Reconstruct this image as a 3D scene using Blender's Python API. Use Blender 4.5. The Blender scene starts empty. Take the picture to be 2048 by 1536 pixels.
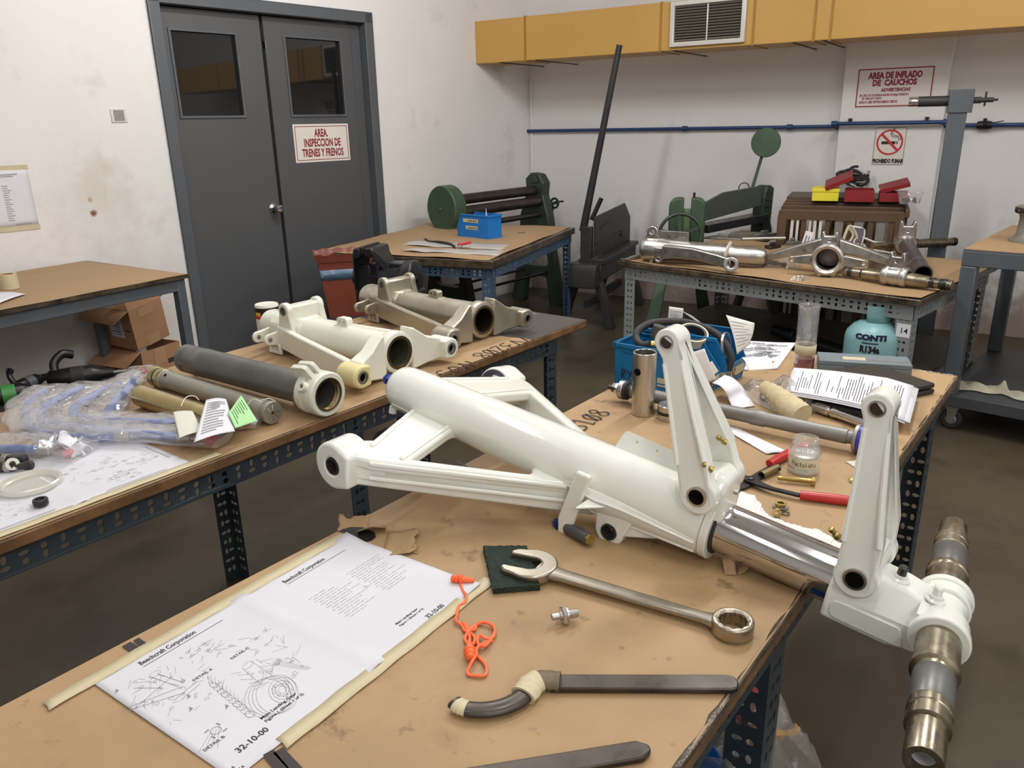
import bpy, bmesh, math, random
import numpy as np
from mathutils import Vector, Matrix, Euler

random.seed(7)
PI = math.pi
SC = bpy.context.scene
COL = SC.collection

# ------------------------------------------------------------------ camera
CAM_H = 1.38
FPX = 1571.2
_p, _r = 0.32212, -0.02211
_cp, _sp, _cr, _sr = math.cos(_p), math.sin(_p), math.cos(_r), math.sin(_r)
_fw = Vector((0, _cp, -_sp)); _up0 = Vector((0, _sp, _cp)); _rt0 = Vector((1, 0, 0))
_RT = _cr * _rt0 + _sr * _up0
_UP = -_sr * _rt0 + _cr * _up0
camd = bpy.data.cameras.new('camera'); cam = bpy.data.objects.new('camera', camd); COL.objects.link(cam)
camd.sensor_width = 36.0; camd.sensor_fit = 'HORIZONTAL'; camd.lens = FPX / 2048 * 36.0
camd.clip_start = 0.02; camd.clip_end = 60
mw = Matrix.Identity(4)
for i in range(3):
    mw[i][0] = _RT[i]; mw[i][1] = _UP[i]; mw[i][2] = -_fw[i]
mw[2][3] = CAM_H
cam.matrix_world = mw
SC.camera = cam

# ------------------------------------------------------------------ light
vs = SC.view_settings
SC.display_settings.display_device = 'sRGB'
vs.view_transform = 'Standard'; vs.look = 'None'; vs.exposure = 0.0; vs.gamma = 1.0; vs.use_curve_mapping = False
world = bpy.data.worlds.new('world'); SC.world = world; world.use_nodes = True
bg = world.node_tree.nodes['Background']; bg.inputs[0].default_value = (0.93, 0.96, 1.0, 1); bg.inputs[1].default_value = 0.3

def lamp(name, loc, size, power, rotz=0.0, color=(1.0, 0.965, 0.91), aim=None):
    d = bpy.data.lights.new(name, 'AREA'); d.shape = 'RECTANGLE'; d.size = size[0]; d.size_y = size[1]
    d.energy = power; d.color = color
    o = bpy.data.objects.new(name, d); COL.objects.link(o); o.location = loc
    if aim is None:
        o.rotation_euler = (0, 0, rotz)
    else:
        v = Vector(aim) - Vector(loc)
        o.rotation_euler = v.to_track_quat('-Z', 'Y').to_euler()
    return o

# fluorescent tubes under the ceiling
TUBE = (1.22, 0.16)
LIGHTS = [((-0.9, 1.6, 2.95), 10), ((0.45, 0.8, 2.95), 13), ((-0.4, 3.5, 2.95), 37), ((1.1, 2.7, 2.95), 40), ((2.7, 2.2, 2.95), 28),
          ((-1.2, -0.6, 2.95), 9), ((0.6, -2.2, 2.95), 34), ((2.2, -0.8, 2.95), 16)]
def tube_lamp(lc, e):
    # a bare tube throws its light sideways as well: two slim emitters back to back
    for sg in (1, -1):
        o = lamp('fluorescent_tube', lc, TUBE, e, 0, (1.0, 0.985, 0.955))
        o.rotation_euler = (Matrix.Rotation(math.radians(52), 3, 'Z') @ Matrix.Rotation(math.radians(sg * 48), 3, 'X')).to_euler()
for lc, e in LIGHTS: tube_lamp(lc, e * 0.66)

# ------------------------------------------------------------------ pixel -> place on a real plane
def ray(px, py):
    return _fw + (px - 1024) / FPX * _RT - (py - 768) / FPX * _UP
def on(px, py, z):
    d = ray(px, py); k = (z - CAM_H) / d.z
    return Vector((d.x * k, d.y * k, z))
def atd(px, py, y):
    d = ray(px, py); k = y / d.y
    return Vector((d.x * k, y, CAM_H + d.z * k))
AL, AB = 0.69829, -0.56908
DL = Vector((math.sin(AL), math.cos(AL), 0)); NL = Vector((math.cos(AL), -math.sin(AL), 0))
DB = Vector((math.cos(AB), math.sin(AB), 0)); NB = Vector((-math.sin(AB), math.cos(AB), 0))
CLL, CBB = -4.233158698801191, 5.842748670078449
CORNER = Vector((0.19195, 6.81307, 0))
def onL(px, py, off=0.0):
    d = ray(px, py); k = (CLL + off) / (NL.x * d.x + NL.y * d.y)
    return Vector((d.x * k, d.y * k, CAM_H + d.z * k))
def onB(px, py, off=0.0):
    d = ray(px, py); k = (CBB - off) / (NB.x * d.x + NB.y * d.y)
    return Vector((d.x * k, d.y * k, CAM_H + d.z * k))
def frame(o, x=None, z=None, y=None):
    """orthonormal 4x4 from origin and two of the axes (first given wins)"""
    if x is not None: x = Vector(x).normalized()
    if y is not None: y = Vector(y).normalized()
    if z is not None: z = Vector(z).normalized()
    if z is None and x is not None and y is not None:
        z = x.cross(y).normalized(); y = z.cross(x)
    elif x is not None and z is not None:
        y = z.cross(x).normalized(); x = y.cross(z) if False else x; z = x.cross(y)
    elif z is not None and y is not None:
        x = y.cross(z).normalized(); y = z.cross(x)
    elif z is not None:
        t = Vector((1, 0, 0)) if abs(z.x) < 0.9 else Vector((0, 1, 0))
        x = (t - z * t.dot(z)).normalized(); y = z.cross(x)
    m = Matrix.Identity(4)
    for i in range(3):
        m[i][0] = x[i]; m[i][1] = y[i]; m[i][2] = z[i]; m[i][3] = o[i]
    return m
def fz(o, ang):
    return Matrix.Translation(Vector(o)) @ Matrix.Rotation(ang, 4, 'Z')
T3 = lambda x, y, z: Matrix.Translation(Vector((x, y, z)))
RX = lambda a: Matrix.Rotation(a, 4, 'X')
RY = lambda a: Matrix.Rotation(a, 4, 'Y')
RZ = lambda a: Matrix.Rotation(a, 4, 'Z')
I4 = Matrix.Identity(4)

# ------------------------------------------------------------------ mesh builder
_glyph = {}
def glyphs(s, size, align, weight):
    k = (s, size, align, weight)
    if k not in _glyph:
        c = bpy.data.curves.new('t', 'FONT'); c.body = s; c.size = size; c.align_x = align; c.align_y = 'CENTER'
        c.offset = weight; c.resolution_u = 2
        o = bpy.data.objects.new('t', c); COL.objects.link(o)
        dg = bpy.context.evaluated_depsgraph_get()
        me = bpy.data.meshes.new_from_object(o.evaluated_get(dg))
        _glyph[k] = ([v.co.copy() for v in me.vertices], [tuple(p.vertices) for p in me.polygons])
        bpy.data.objects.remove(o); bpy.data.meshes.remove(me); bpy.data.curves.remove(c)
    return _glyph[k]

class MB:
    def __init__(s, M=I4):
        s.v = []; s.f = []; s.M = M
    def add(s, vs, fs, M=None):
        n = len(s.v); m = s.M @ M if M is not None else s.M
        s.v += [m @ Vector(p) for p in vs]; s.f += [tuple(i + n for i in f) for f in fs]
        return s
    def box(s, lo, hi, M=None):
        x0, y0, z0 = lo; x1, y1, z1 = hi
        return s.add([(x0, y0, z0), (x1, y0, z0), (x1, y1, z0), (x0, y1, z0), (x0, y0, z1), (x1, y0, z1), (x1, y1, z1), (x0, y1, z1)],
                     [(0, 3, 2, 1), (4, 5, 6, 7), (0, 1, 5, 4), (1, 2, 6, 5), (2, 3, 7, 6), (3, 0, 4, 7)], M)
    def bar(s, a, b, w, h, up=(0, 0, 1)):
        a = Vector(a); b = Vector(b); d = b - a; L = d.length
        up = Vector(up)
        if abs(d.normalized().dot(up)) > 0.99: up = Vector((1, 0, 0))
        return s.box((-w / 2, -h / 2, 0), (w / 2, h / 2, L), frame(a, z=d, y=up))
    def lathe(s, prof, M=None, seg=32, a0=0.0, a1=2 * PI, rx=1.0, ry=1.0):
        full = abs(a1 - a0 - 2 * PI) < 1e-6
        n = seg if full else seg + 1
        vs = []; fs = []
        for r, z in prof:
            if r < 1e-7 and full:
                vs.append([(0, 0, z)])
            else:
                vs.append([(r * rx * math.cos(a0 + (a1 - a0) * i / seg), r * ry * math.sin(a0 + (a1 - a0) * i / seg), z) for i in range(n)])
        base = []; flat = []
        for ring in vs:
            base.append(len(flat)); flat += ring
        for k in range(len(vs) - 1):
            A, B = vs[k], vs[k + 1]; a, b = base[k], base[k + 1]
            m = seg if full else seg
            for i in range(m):
                j = (i + 1) % n if full else i + 1
                if len(A) == 1 and len(B) == 1: continue
                if len(A) == 1: fs.append((a, b + j, b + i))
                elif len(B) == 1: fs.append((a + i, a + j, b))
                else: fs.append((a + i, a + j, b + j, b + i))
        return s.add(flat, fs, M)
    def cyl(s, a, b, r, r2=None, seg=24, caps=True):
        a = Vector(a); b = Vector(b); r2 = r if r2 is None else r2; L = (b - a).length
        p = ([(0, 0)] if caps else []) + [(r, 0), (r2, L)] + ([(0, L)] if caps else [])
        return s.lathe(p, frame(a, z=b - a), seg)
    def tube(s, pts, r, seg=10, closed=False, caps=True, flat=1.0, up=None):
        pts = [Vector(p) for p in pts]; n = len(pts)
        rr = r if isinstance(r, (list, tuple)) else [r] * n
        vs = []; fs = []
        prev = None
        for i, p in enumerate(pts):
            if closed: t = pts[(i + 1) % n] - pts[i - 1]
            else: t = pts[min(i + 1, n - 1)] - pts[max(i - 1, 0)]
            t.normalize()
            if up is not None: nx = Vector(up).cross(t)
            elif prev is None:
                nx = t.orthogonal()
            else:
                nx = prev - t * prev.dot(t)
            if nx.length < 1e-6: nx = t.orthogonal()
            nx.normalize(); ny = t.cross(nx); prev = nx
            for k in range(seg):
                a = 2 * PI * k / seg
                vs.append(p + (nx * math.cos(a) + ny * math.sin(a) * flat) * rr[i])
        m = n if closed else n - 1
        for i in range(m):
            for k in range(seg):
                a = i * seg + k; b = i * seg + (k + 1) % seg; c = ((i + 1) % n) * seg + (k + 1) % seg; d = ((i + 1) % n) * seg + k
                fs.append((a, b, c, d))
        if caps and not closed:
            fs.append(tuple(reversed(range(seg)))); fs.append(tuple((n - 1) * seg + k for k in range(seg)))
        return s.add(vs, fs)
    def loft(s, rings, closed_ring=True, caps=True, M=None):
        n = len(rings[0]); vs = [p for r in rings for p in r]; fs = []
        for i in range(len(rings) - 1):
            for k in range(n if closed_ring else n - 1):
                j = (k + 1) % n
                fs.append((i * n + k, i * n + j, (i + 1) * n + j, (i + 1) * n + k))
        if caps and closed_ring:
            fs.append(tuple(reversed(range(n)))); fs.append(tuple((len(rings) - 1) * n + k for k in range(n)))
        return s.add(vs, fs, M)
    def prism(s, outer, holes=(), z0=0.0, z1=0.01, M=None):
        bm = bmesh.new(); edges = []
        for lp in [outer] + list(holes):
            vv = [bm.verts.new((p[0], p[1], 0)) for p in lp]
            for i in range(len(vv)): edges.append(bm.edges.new((vv[i], vv[(i + 1) % len(vv)])))
        if holes:
            bmesh.ops.triangle_fill(bm, edges=edges, use_beauty=True, use_dissolve=False)
        else:
            bm.faces.new([e.verts[0] for e in edges][:0] or [v for v in bm.verts])
        bm.verts.index_update()
        nv = len(bm.verts); vs = [(v.co.x, v.co.y) for v in bm.verts]
        fs = []; up = None
        for f in bm.faces:
            ids = [v.index for v in f.verts]
            ar = sum(vs[ids[i]][0] * vs[ids[(i + 1) % len(ids)]][1] - vs[ids[(i + 1) % len(ids)]][0] * vs[ids[i]][1] for i in range(len(ids)))
            if ar < 0: ids.reverse()
            fs.append(tuple(i + nv for i in ids)); fs.append(tuple(reversed(ids)))
        k = 0
        for hi, lp in enumerate([outer] + list(holes)):
            n = len(lp); ar = sum(lp[i][0] * lp[(i + 1) % n][1] - lp[(i + 1) % n][0] * lp[i][1] for i in range(n))
            ccw = (ar > 0) == (hi == 0)
            for i in range(n):
                a, b = k + i, k + (i + 1) % n
                fs.append((a, b, b + nv, a + nv) if ccw else (b, a, a + nv, b + nv))
            k += n
        bm.free()
        return s.add([(x, y, z0) for x, y in vs] + [(x, y, z1) for x, y in vs], fs, M)
    def grid(s, nu, nv, fn, thick=0.0, M=None):
        P = [[Vector(fn(i / nu, j / nv)) for j in range(nv + 1)] for i in range(nu + 1)]
        vs = [p for r in P for p in r]; W = nv + 1
        fs = [(i * W + j, (i + 1) * W + j, (i + 1) * W + j + 1, i * W + j + 1) for i in range(nu) for j in range(nv)]
        return s.add(vs, fs, M)
    def text(s, txt, size, M, align='CENTER', weight=0.0, sx=1.0):
        v, f = glyphs(txt, size, align, weight)
        return s.add([(p.x * sx, p.y, 0) for p in v], f, M)
    def strip(s, x0, y0, x1, y1, M=None, z=0.0):
        return s.add([(x0, y0, z), (x1, y0, z), (x1, y1, z), (x0, y1, z)], [(0, 1, 2, 3)], M)
    def line(s, pts, w, M=None, closed=False):
        """flat ink line through 2D points"""
        pts = [Vector((p[0], p[1], 0)) for p in pts]
        n = len(pts)
        for i in range(n if closed else n - 1):
            a, b = pts[i], pts[(i + 1) % n]; d = b - a
            if d.length < 1e-7: continue
            q = Vector((-d.y, d.x, 0)).normalized() * w / 2
            s.add([a - q, b - q, b + q, a + q], [(0, 1, 2, 3)], M)
        return s
    def build(s, name, mat, parent=None, M=None, bev=0.0, seg=2, sub=0, solid=0.0, auto=35, flat=False):
        """M: world matrix of a top-level mesh (or None); verts given in the local space of the thing"""
        me = bpy.data.meshes.new(name)
        me.from_pydata(s.v, [], s.f); me.validate()
        bm = bmesh.new(); bm.from_mesh(me)
        bmesh.ops.remove_doubles(bm, verts=bm.verts, dist=1e-6)
        if not flat: bmesh.ops.recalc_face_normals(bm, faces=bm.faces)
        bm.to_mesh(me); bm.free()
        me.polygons.foreach_set('use_smooth', [True] * len(me.polygons))
        me.set_sharp_from_angle(angle=math.radians(auto))
        if mat is not None: me.materials.append(mat)
        o = bpy.data.objects.new(name, me); COL.objects.link(o)
        if parent is not None: o.parent = parent
        if M is not None: o.matrix_world = M
        if solid:
            m = o.modifiers.new('solid', 'SOLIDIFY'); m.thickness = solid; m.offset = 0
        if bev:
            m = o.modifiers.new('bevel', 'BEVEL'); m.width = bev; m.segments = seg; m.limit_method = 'ANGLE'; m.angle_limit = math.radians(40)
            m.harden_normals = False
        if sub:
            m = o.modifiers.new('sub', 'SUBSURF'); m.levels = sub; m.render_levels = sub
        return o

def thing(name, label, cat, M, group=None):
    o = bpy.data.objects.new(name, None); COL.objects.link(o); o.empty_display_size = 0.05
    o.matrix_world = M; o['label'] = label; o['category'] = cat
    if group: o['group'] = group
    return o
def tag(o, label, cat, group=None):
    o['label'] = label; o['category'] = cat
    if group: o['group'] = group
    return o
def struct(o):
    o['kind'] = 'structure'; return o
def plabel(o, label):
    o['label'] = label; return o
def arc(cx, cy, r, a0, a1, n, ry=None):
    ry = r if ry is None else ry
    return [(cx + r * math.cos(math.radians(a0 + (a1 - a0) * i / n)), cy + ry * math.sin(math.radians(a0 + (a1 - a0) * i / n))) for i in range(n + 1)]
def circ(cx, cy, r, n=16, ry=None):
    return arc(cx, cy, r, 0, 360, n, ry)[:-1]
def rrect(x0, y0, x1, y1, r, n=4):
    return arc(x1 - r, y0 + r, r, -90, 0, n) + arc(x1 - r, y1 - r, r, 0, 90, n) + arc(x0 + r, y1 - r, r, 90, 180, n) + arc(x0 + r, y0 + r, r, 180, 270, n)
def smooth_path(pts, n=8, closed=False):
    P = [Vector(p) for p in pts]; out = []; m = len(P)
    for i in range(m if closed else m - 1):
        p0 = P[(i - 1) % m] if closed or i > 0 else P[i]; p1 = P[i]; p2 = P[(i + 1) % m]; p3 = P[(i + 2) % m] if closed or i + 2 < m else P[(i + 1) % m]
        for k in range(n):
            t = k / n
            out.append(0.5 * ((2 * p1) + (p2 - p0) * t + (2 * p0 - 5 * p1 + 4 * p2 - p3) * t * t + (3 * p1 - p0 - 3 * p2 + p3) * t ** 3))
    if not closed: out.append(P[-1])
    return out

# ------------------------------------------------------------------ materials
def srgb(r, g, b):
    f = lambda c: (c / 255 / 12.92) if c / 255 <= 0.04045 else ((c / 255 + 0.055) / 1.055) ** 2.4
    return (f(r), f(g), f(b), 1)
MATS = {}
def mat(name, col, rough=0.5, metal=0.0, var=0.0, vscale=6.0, col2=None, stain=None, sscale=3.0, scut=(0.55, 0.7), samt=0.8,
        bump=0.0, bscale=60.0, spots=None, low=None, coat=0.0, spec=0.5, stretch=None, alpha=1.0, rvar=0.0, grain=0.0):
    m = bpy.data.materials.new(name); m.use_nodes = True; nt = m.node_tree; N = nt.nodes; L = nt.links
    b = N['Principled BSDF']; b.inputs['Roughness'].default_value = rough; b.inputs['Metallic'].default_value = metal
    b.inputs['Coat Weight'].default_value = coat; b.inputs['Coat Roughness'].default_value = 0.08; b.inputs['Specular IOR Level'].default_value = spec
    b.inputs['Base Color'].default_value = col; b.inputs['Alpha'].default_value = alpha
    tc = N.new('ShaderNodeTexCoord'); src = tc.outputs['Object']
    if stretch:
        mp = N.new('ShaderNodeMapping'); mp.inputs['Scale'].default_value = stretch; L.new(src, mp.inputs[0]); src = mp.outputs[0]
    cur = None
    def noise(scale, det=5.0, rg=0.6, off=0.0):
        n = N.new('ShaderNodeTexNoise'); n.inputs['Scale'].default_value = scale; n.inputs['Detail'].default_value = det; n.inputs['Roughness'].default_value = rg
        if off:
            mp = N.new('ShaderNodeMapping'); mp.inputs['Location'].default_value = (off, off * 1.7, off * .6); L.new(src, mp.inputs[0]); L.new(mp.outputs[0], n.inputs['Vector'])
        else: L.new(src, n.inputs['Vector'])
        return n.outputs['Fac']
    def mix(fac, a, bcol):
        x = N.new('ShaderNodeMix'); x.data_type = 'RGBA'
        if hasattr(fac, 'is_linked'): L.new(fac, x.inputs[0])
        else: x.inputs[0].default_value = fac
        if hasattr(a, 'is_linked'): L.new(a, x.inputs[6])
        else: x.inputs[6].default_value = a
        if hasattr(bcol, 'is_linked'): L.new(bcol, x.inputs[7])
        else: x.inputs[7].default_value = bcol
        return x.outputs[2]
    def ramp(f, a, c, v0=0.0, v1=1.0):
        r = N.new('ShaderNodeMapRange'); r.inputs[1].default_value = a; r.inputs[2].default_value = c; r.inputs[3].default_value = v0; r.inputs[4].default_value = v1
        L.new(f, r.inputs[0]); return r.outputs[0]
    cur = col
    if var or col2:
        c2 = col2 if col2 else tuple(max(0, c * (1 - var)) for c in col[:3]) + (1,)
        cur = mix(ramp(noise(vscale), 0.35, 0.68), cur, c2)
    if stain:
        sts = stain if isinstance(stain, list) else [(stain, sscale, scut, samt)]
        for i, (sc_, ss, cut, am) in enumerate(sts):
            cur = mix(ramp(noise(ss, 7.0, 0.65, 3.1 + i * 5.7), cut[0], cut[1], 0.0, am), cur, sc_)
    if low or spots:
        sx = N.new('ShaderNodeSeparateXYZ'); L.new(tc.outputs['Object'], sx.inputs[0])
        wob = noise(7.0, 6, .65, 31.0)
        def mth(op, a, b):
            q = N.new('ShaderNodeMath'); q.operation = op
            for i, v in enumerate((a, b)):
                if hasattr(v, 'is_linked'): L.new(v, q.inputs[i])
                else: q.inputs[i].default_value = v
            return q.outputs[0]
    for (z0, z1, lc_, am) in (low or []):
        zz = mth('ADD', sx.outputs[2], mth('MULTIPLY', mth('SUBTRACT', wob, .5), 0.9))
        cur = mix(ramp(zz, z1, z0, 0.0, am), cur, lc_)
    for (px_, pz_, r_, lc_, am) in (spots or []):
        cb = N.new('ShaderNodeCombineXYZ'); L.new(sx.outputs[0], cb.inputs[0]); L.new(sx.outputs[2], cb.inputs[2])
        dn = N.new('ShaderNodeVectorMath'); dn.operation = 'DISTANCE'; dn.inputs[1].default_value = (px_, 0, pz_); L.new(cb.outputs[0], dn.inputs[0])
        dd_ = mth('ADD', dn.outputs['Value'], mth('MULTIPLY', mth('SUBTRACT', wob, .5), r_ * 2.6))
        cur = mix(ramp(dd_, r_, r_ * .35, 0.0, am), cur, lc_)
    if grain:
        cur = mix(ramp(noise(400, 2.0, 0.6, 9.0), 0.3, 0.7, 0.0, grain), cur, tuple(c * 0.55 for c in col[:3]) + (1,))
    if cur is not col: L.new(cur, b.inputs['Base Color'])
    if rvar:
        L.new(ramp(noise(vscale * 2.3, 5, 0.6, 21.0), 0.3, 0.7, max(0.02, rough - rvar), rough + rvar), b.inputs['Roughness'])
    if bump:
        bn = N.new('ShaderNodeBump'); bn.inputs['Strength'].default_value = bump; bn.inputs['Distance'].default_value = 0.004
        L.new(noise(bscale, 4.0, 0.6, 13.0), bn.inputs['Height']); L.new(bn.outputs[0], b.inputs['Normal'])
    MATS[name] = m
    return m
def film(name, tint, density=0.25, rough=0.12, ior_spec=0.6):
    """thin clear sheet: mostly see-through, some gloss and a little milkiness"""
    m = bpy.data.materials.new(name); m.use_nodes = True; nt = m.node_tree; N = nt.nodes; L = nt.links
    out = N['Material Output']; N.remove(N['Principled BSDF'])
    tr = N.new('ShaderNodeBsdfTransparent'); tr.inputs[0].default_value = (0.97, 0.97, 0.97, 1)
    gl = N.new('ShaderNodeBsdfGlossy'); gl.inputs['Roughness'].default_value = rough; gl.inputs[0].default_value = (0.95, 0.95, 0.95, 1)
    df = N.new('ShaderNodeBsdfDiffuse'); df.inputs[0].default_value = tint
    tl = N.new('ShaderNodeBsdfTranslucent'); tl.inputs[0].default_value = tint
    lw_ = N.new('ShaderNodeLayerWeight'); lw_.inputs['Blend'].default_value = 0.22; fr = N.new('ShaderNodeMapRange'); fr.inputs[3].default_value = 0.05; fr.inputs[4].default_value = 0.75; L.new(lw_.outputs['Facing'], fr.inputs[0])
    tc = N.new('ShaderNodeTexCoord'); nz = N.new('ShaderNodeTexNoise'); nz.inputs['Scale'].default_value = 22; nz.inputs['Detail'].default_value = 3
    L.new(tc.outputs['Object'], nz.inputs['Vector'])
    bp = N.new('ShaderNodeBump'); bp.inputs['Strength'].default_value = 0.35; bp.inputs['Distance'].default_value = 0.006
    L.new(nz.outputs[0], bp.inputs['Height']); L.new(bp.outputs[0], gl.inputs['Normal']); L.new(bp.outputs[0], lw_.inputs['Normal'])
    a = N.new('ShaderNodeMixShader'); a.inputs[0].default_value = 0.5; L.new(df.outputs[0], a.inputs[1]); L.new(tl.outputs[0], a.inputs[2])
    c = N.new('ShaderNodeMixShader'); c.inputs[0].default_value = density; L.new(tr.outputs[0], c.inputs[1]); L.new(a.outputs[0], c.inputs[2])
    e = N.new('ShaderNodeMixShader'); L.new(fr.outputs[0], e.inputs[0]); L.new(c.outputs[0], e.inputs[1]); L.new(gl.outputs[0], e.inputs[2])
    L.new(e.outputs[0], out.inputs[0]); MATS[name] = m
    return m

_wl = lambda px, py: (wall_frame0(DL).inverted() @ onL(px, py))
def wall_frame0(d): return frame(CORNER, x=d, z=(0, 0, 1))
_r1 = _wl(187, 427); _r2 = _wl(180, 400); _r3 = _wl(200, 370)
wall_paint = mat('wall_paint', srgb(230, 227, 226), 0.75, spots=[(_r3.x, _r3.z, .16, srgb(206, 196, 176), .5), (_r1.x, _r1.z, .34, srgb(204, 198, 190), .3), (_r1.x, _r1.z, .022, srgb(126, 70, 36), .95), (_r2.x, _r2.z, .018, srgb(176, 130, 90), .7)], low=[(.25, .95, srgb(202, 196, 188), .55)], var=0.05, vscale=2.0, bump=0.25, bscale=45,
                 stain=[(srgb(178, 170, 158), 2.2, (0.60, 0.78), 0.55), (srgb(120, 100, 80), 6.0, (0.72, 0.80), 0.5)])
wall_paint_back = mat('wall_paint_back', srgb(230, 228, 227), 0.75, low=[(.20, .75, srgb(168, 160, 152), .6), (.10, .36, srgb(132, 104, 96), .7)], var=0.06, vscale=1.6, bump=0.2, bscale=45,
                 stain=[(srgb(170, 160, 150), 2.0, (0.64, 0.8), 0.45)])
floor_mat = mat('floor_concrete', srgb(80, 70, 55), 0.42, var=0.35, vscale=1.3, bump=0.08, bscale=25, rvar=0.12,
                stain=[(srgb(44, 38, 30), 2.6, (0.52, 0.74), 0.75), (srgb(104, 92, 74), 9.0, (0.66, 0.8), 0.35)])
kraft = mat('kraft_paper', srgb(174, 143, 104), 0.62, var=0.16, vscale=4.5, bump=0.12, bscale=18, grain=0.10,
            stain=[(srgb(128, 96, 68), 5.0, (0.54, 0.72), 0.6), (srgb(70, 50, 40), 19.0, (0.61, 0.70), 0.6), (srgb(200, 170, 136), 2.6, (0.60, 0.8), 0.35)])
kraft_clean = mat('kraft_clean', srgb(166, 136, 100), 0.66, var=0.12, vscale=3.0, bump=0.10, bscale=14,
            stain=[(srgb(132, 96, 66), 3.0, (0.6, 0.8), 0.45)])
kraft_edge = mat('kraft_rim', srgb(132, 98, 66), 0.35, var=0.5, vscale=14, bump=0.3, bscale=60, stain=(srgb(50, 38, 28), 9.0, (0.5, 0.68), 0.8) and [(srgb(50, 38, 28), 9.0, (0.55, 0.72), 0.7)])
tape_rim = mat('taped_edge', srgb(92, 78, 62), 0.22, var=0.5, vscale=22, bump=0.5, bscale=70, stain=[(srgb(28, 24, 22), 14.0, (0.46, 0.66), 0.85)])
white_gloss = mat('white_gloss_paint', srgb(236, 238, 230), 0.16, coat=0.5, var=0.03, vscale=4, bump=0.03, bscale=300)
white_old = mat('white_aged_paint', srgb(228, 228, 214), 0.34, var=0.08, vscale=8, stain=[(srgb(190, 178, 130), 9.0, (0.60, 0.76), 0.5)], coat=0.2)
cream_paint = mat('cream_primer', srgb(226, 214, 160), 0.4, var=0.1, vscale=10)
chrome = mat('polished_chrome', srgb(205, 204, 204), 0.09, 1.0)
alu = mat('aluminium', srgb(196, 194, 190), 0.34, 1.0, var=0.12, vscale=14, rvar=0.1)
alu_brushed = mat('brushed_aluminium', srgb(205, 203, 199), 0.30, 1.0, var=0.14, vscale=60, stretch=(1, 1, 0.03), rvar=0.06)
alu_dull = mat('dull_aluminium', srgb(168, 166, 162), 0.45, 0.9, var=0.2, vscale=12, stain=[(srgb(96, 90, 84), 12, (0.58, 0.75), 0.6)], bump=0.08, bscale=90)
champagne = mat('champagne_primer', srgb(182, 176, 160), 0.36, 0.75, var=0.12, vscale=8, stain=[(srgb(150, 136, 108), 12.0, (0.58, 0.76), 0.6)], rvar=0.08)
steel_dark = mat('dark_steel', srgb(92, 86, 82), 0.40, 0.9, var=0.35, vscale=14, stain=[(srgb(50, 42, 38), 12, (0.55, 0.72), 0.7)], rvar=0.1)
steel_wrench = mat('wrench_steel', srgb(176, 168, 154), 0.30, 1.0, var=0.1, vscale=14, stain=[(srgb(128, 116, 100), 12, (0.58, 0.76), 0.4)], rvar=0.04)
steel_tube = mat('gunmetal_tube', srgb(116, 115, 112), 0.40, 0.45, var=0.3, vscale=7, stain=[(srgb(80, 72, 66), 9, (0.55, 0.75), 0.6)], rvar=0.08)
steel_worn = mat('worn_axle_steel', srgb(168, 158, 138), 0.30, 0.95, var=0.35, vscale=16, stain=[(srgb(92, 80, 58), 18, (0.52, 0.7), 0.75)], rvar=0.1)
brass_tube = mat('cadmium_gold', srgb(196, 178, 128), 0.28, 0.95, var=0.15, vscale=20)
gold_bolt = mat('gold_zinc', srgb(190, 168, 104), 0.34, 0.95, var=0.2, vscale=40)
black_plastic = mat('black_plastic', srgb(32, 32, 34), 0.42)
black_rubber = mat('black_rubber', srgb(44, 42, 42), 0.62, var=0.15, vscale=20)
black_iron = mat('black_iron', srgb(46, 46, 50), 0.34, 0.35, var=0.3, vscale=12, bump=0.2, bscale=50, rvar=0.1)
black_sheet = mat('black_painted_steel', srgb(58, 58, 57), 0.5, 0.2, var=0.25, vscale=5, stain=[(srgb(88, 82, 72), 8, (0.62, 0.8), 0.5)])
hole_black = mat('bore_black', srgb(12, 11, 12), 0.9, 0.0, spec=0.1)
door_paint = mat('grey_door_paint', srgb(82, 83, 85), 0.52, var=0.06, vscale=3, bump=0.10, bscale=110)
frame_paint = mat('grey_frame_paint', srgb(86, 90, 95), 0.48, var=0.08, vscale=4, bump=0.06, bscale=90)
grey_steel = mat('grey_tool_steel', srgb(92, 98, 104), 0.42, 0.2, var=0.12, vscale=6, stain=[(srgb(60, 58, 56), 9, (0.62, 0.78), 0.5)])
angle_grey = mat('light_grey_angle', srgb(150, 156, 158), 0.45, 0.3, var=0.1, vscale=9, stain=[(srgb(100, 92, 84), 14, (0.62, 0.78), 0.6)])
angle_dark = mat('slate_angle', srgb(62, 72, 80), 0.5, 0.3, var=0.2, vscale=9)
angle_blue = mat('blue_angle', srgb(72, 98, 126), 0.5, 0.2, var=0.18, vscale=12, stain=[(srgb(140, 150, 160), 16, (0.62, 0.76), 0.6)])
green_machine = mat('machine_green', srgb(68, 92, 70), 0.42, 0.1, var=0.25, vscale=6, stain=[(srgb(40, 50, 42), 7, (0.55, 0.75), 0.6), (srgb(120, 136, 112), 22, (0.68, 0.78), 0.5)])
green_dark = mat('machine_green_dark', srgb(54, 66, 56), 0.42, 0.1, var=0.3, vscale=7, stain=[(srgb(34, 36, 34), 8, (0.55, 0.75), 0.6)])
roller_steel = mat('oiled_roller', srgb(92, 84, 82), 0.38, 0.8, var=0.25, vscale=10, stretch=(1, 1, 0.2))
duct_yellow = mat('duct_ochre', srgb(204, 160, 84), 0.40, var=0.08, vscale=1.5, bump=0.25, bscale=2.0, stain=[(srgb(180, 128, 50), 3.0, (0.6, 0.8), 0.5)])
pipe_blue = mat('blue_pipe_paint', srgb(38, 66, 112), 0.45, var=0.15, vscale=20, stain=[(srgb(150, 156, 166), 26, (0.70, 0.78), 0.7)])
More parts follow.
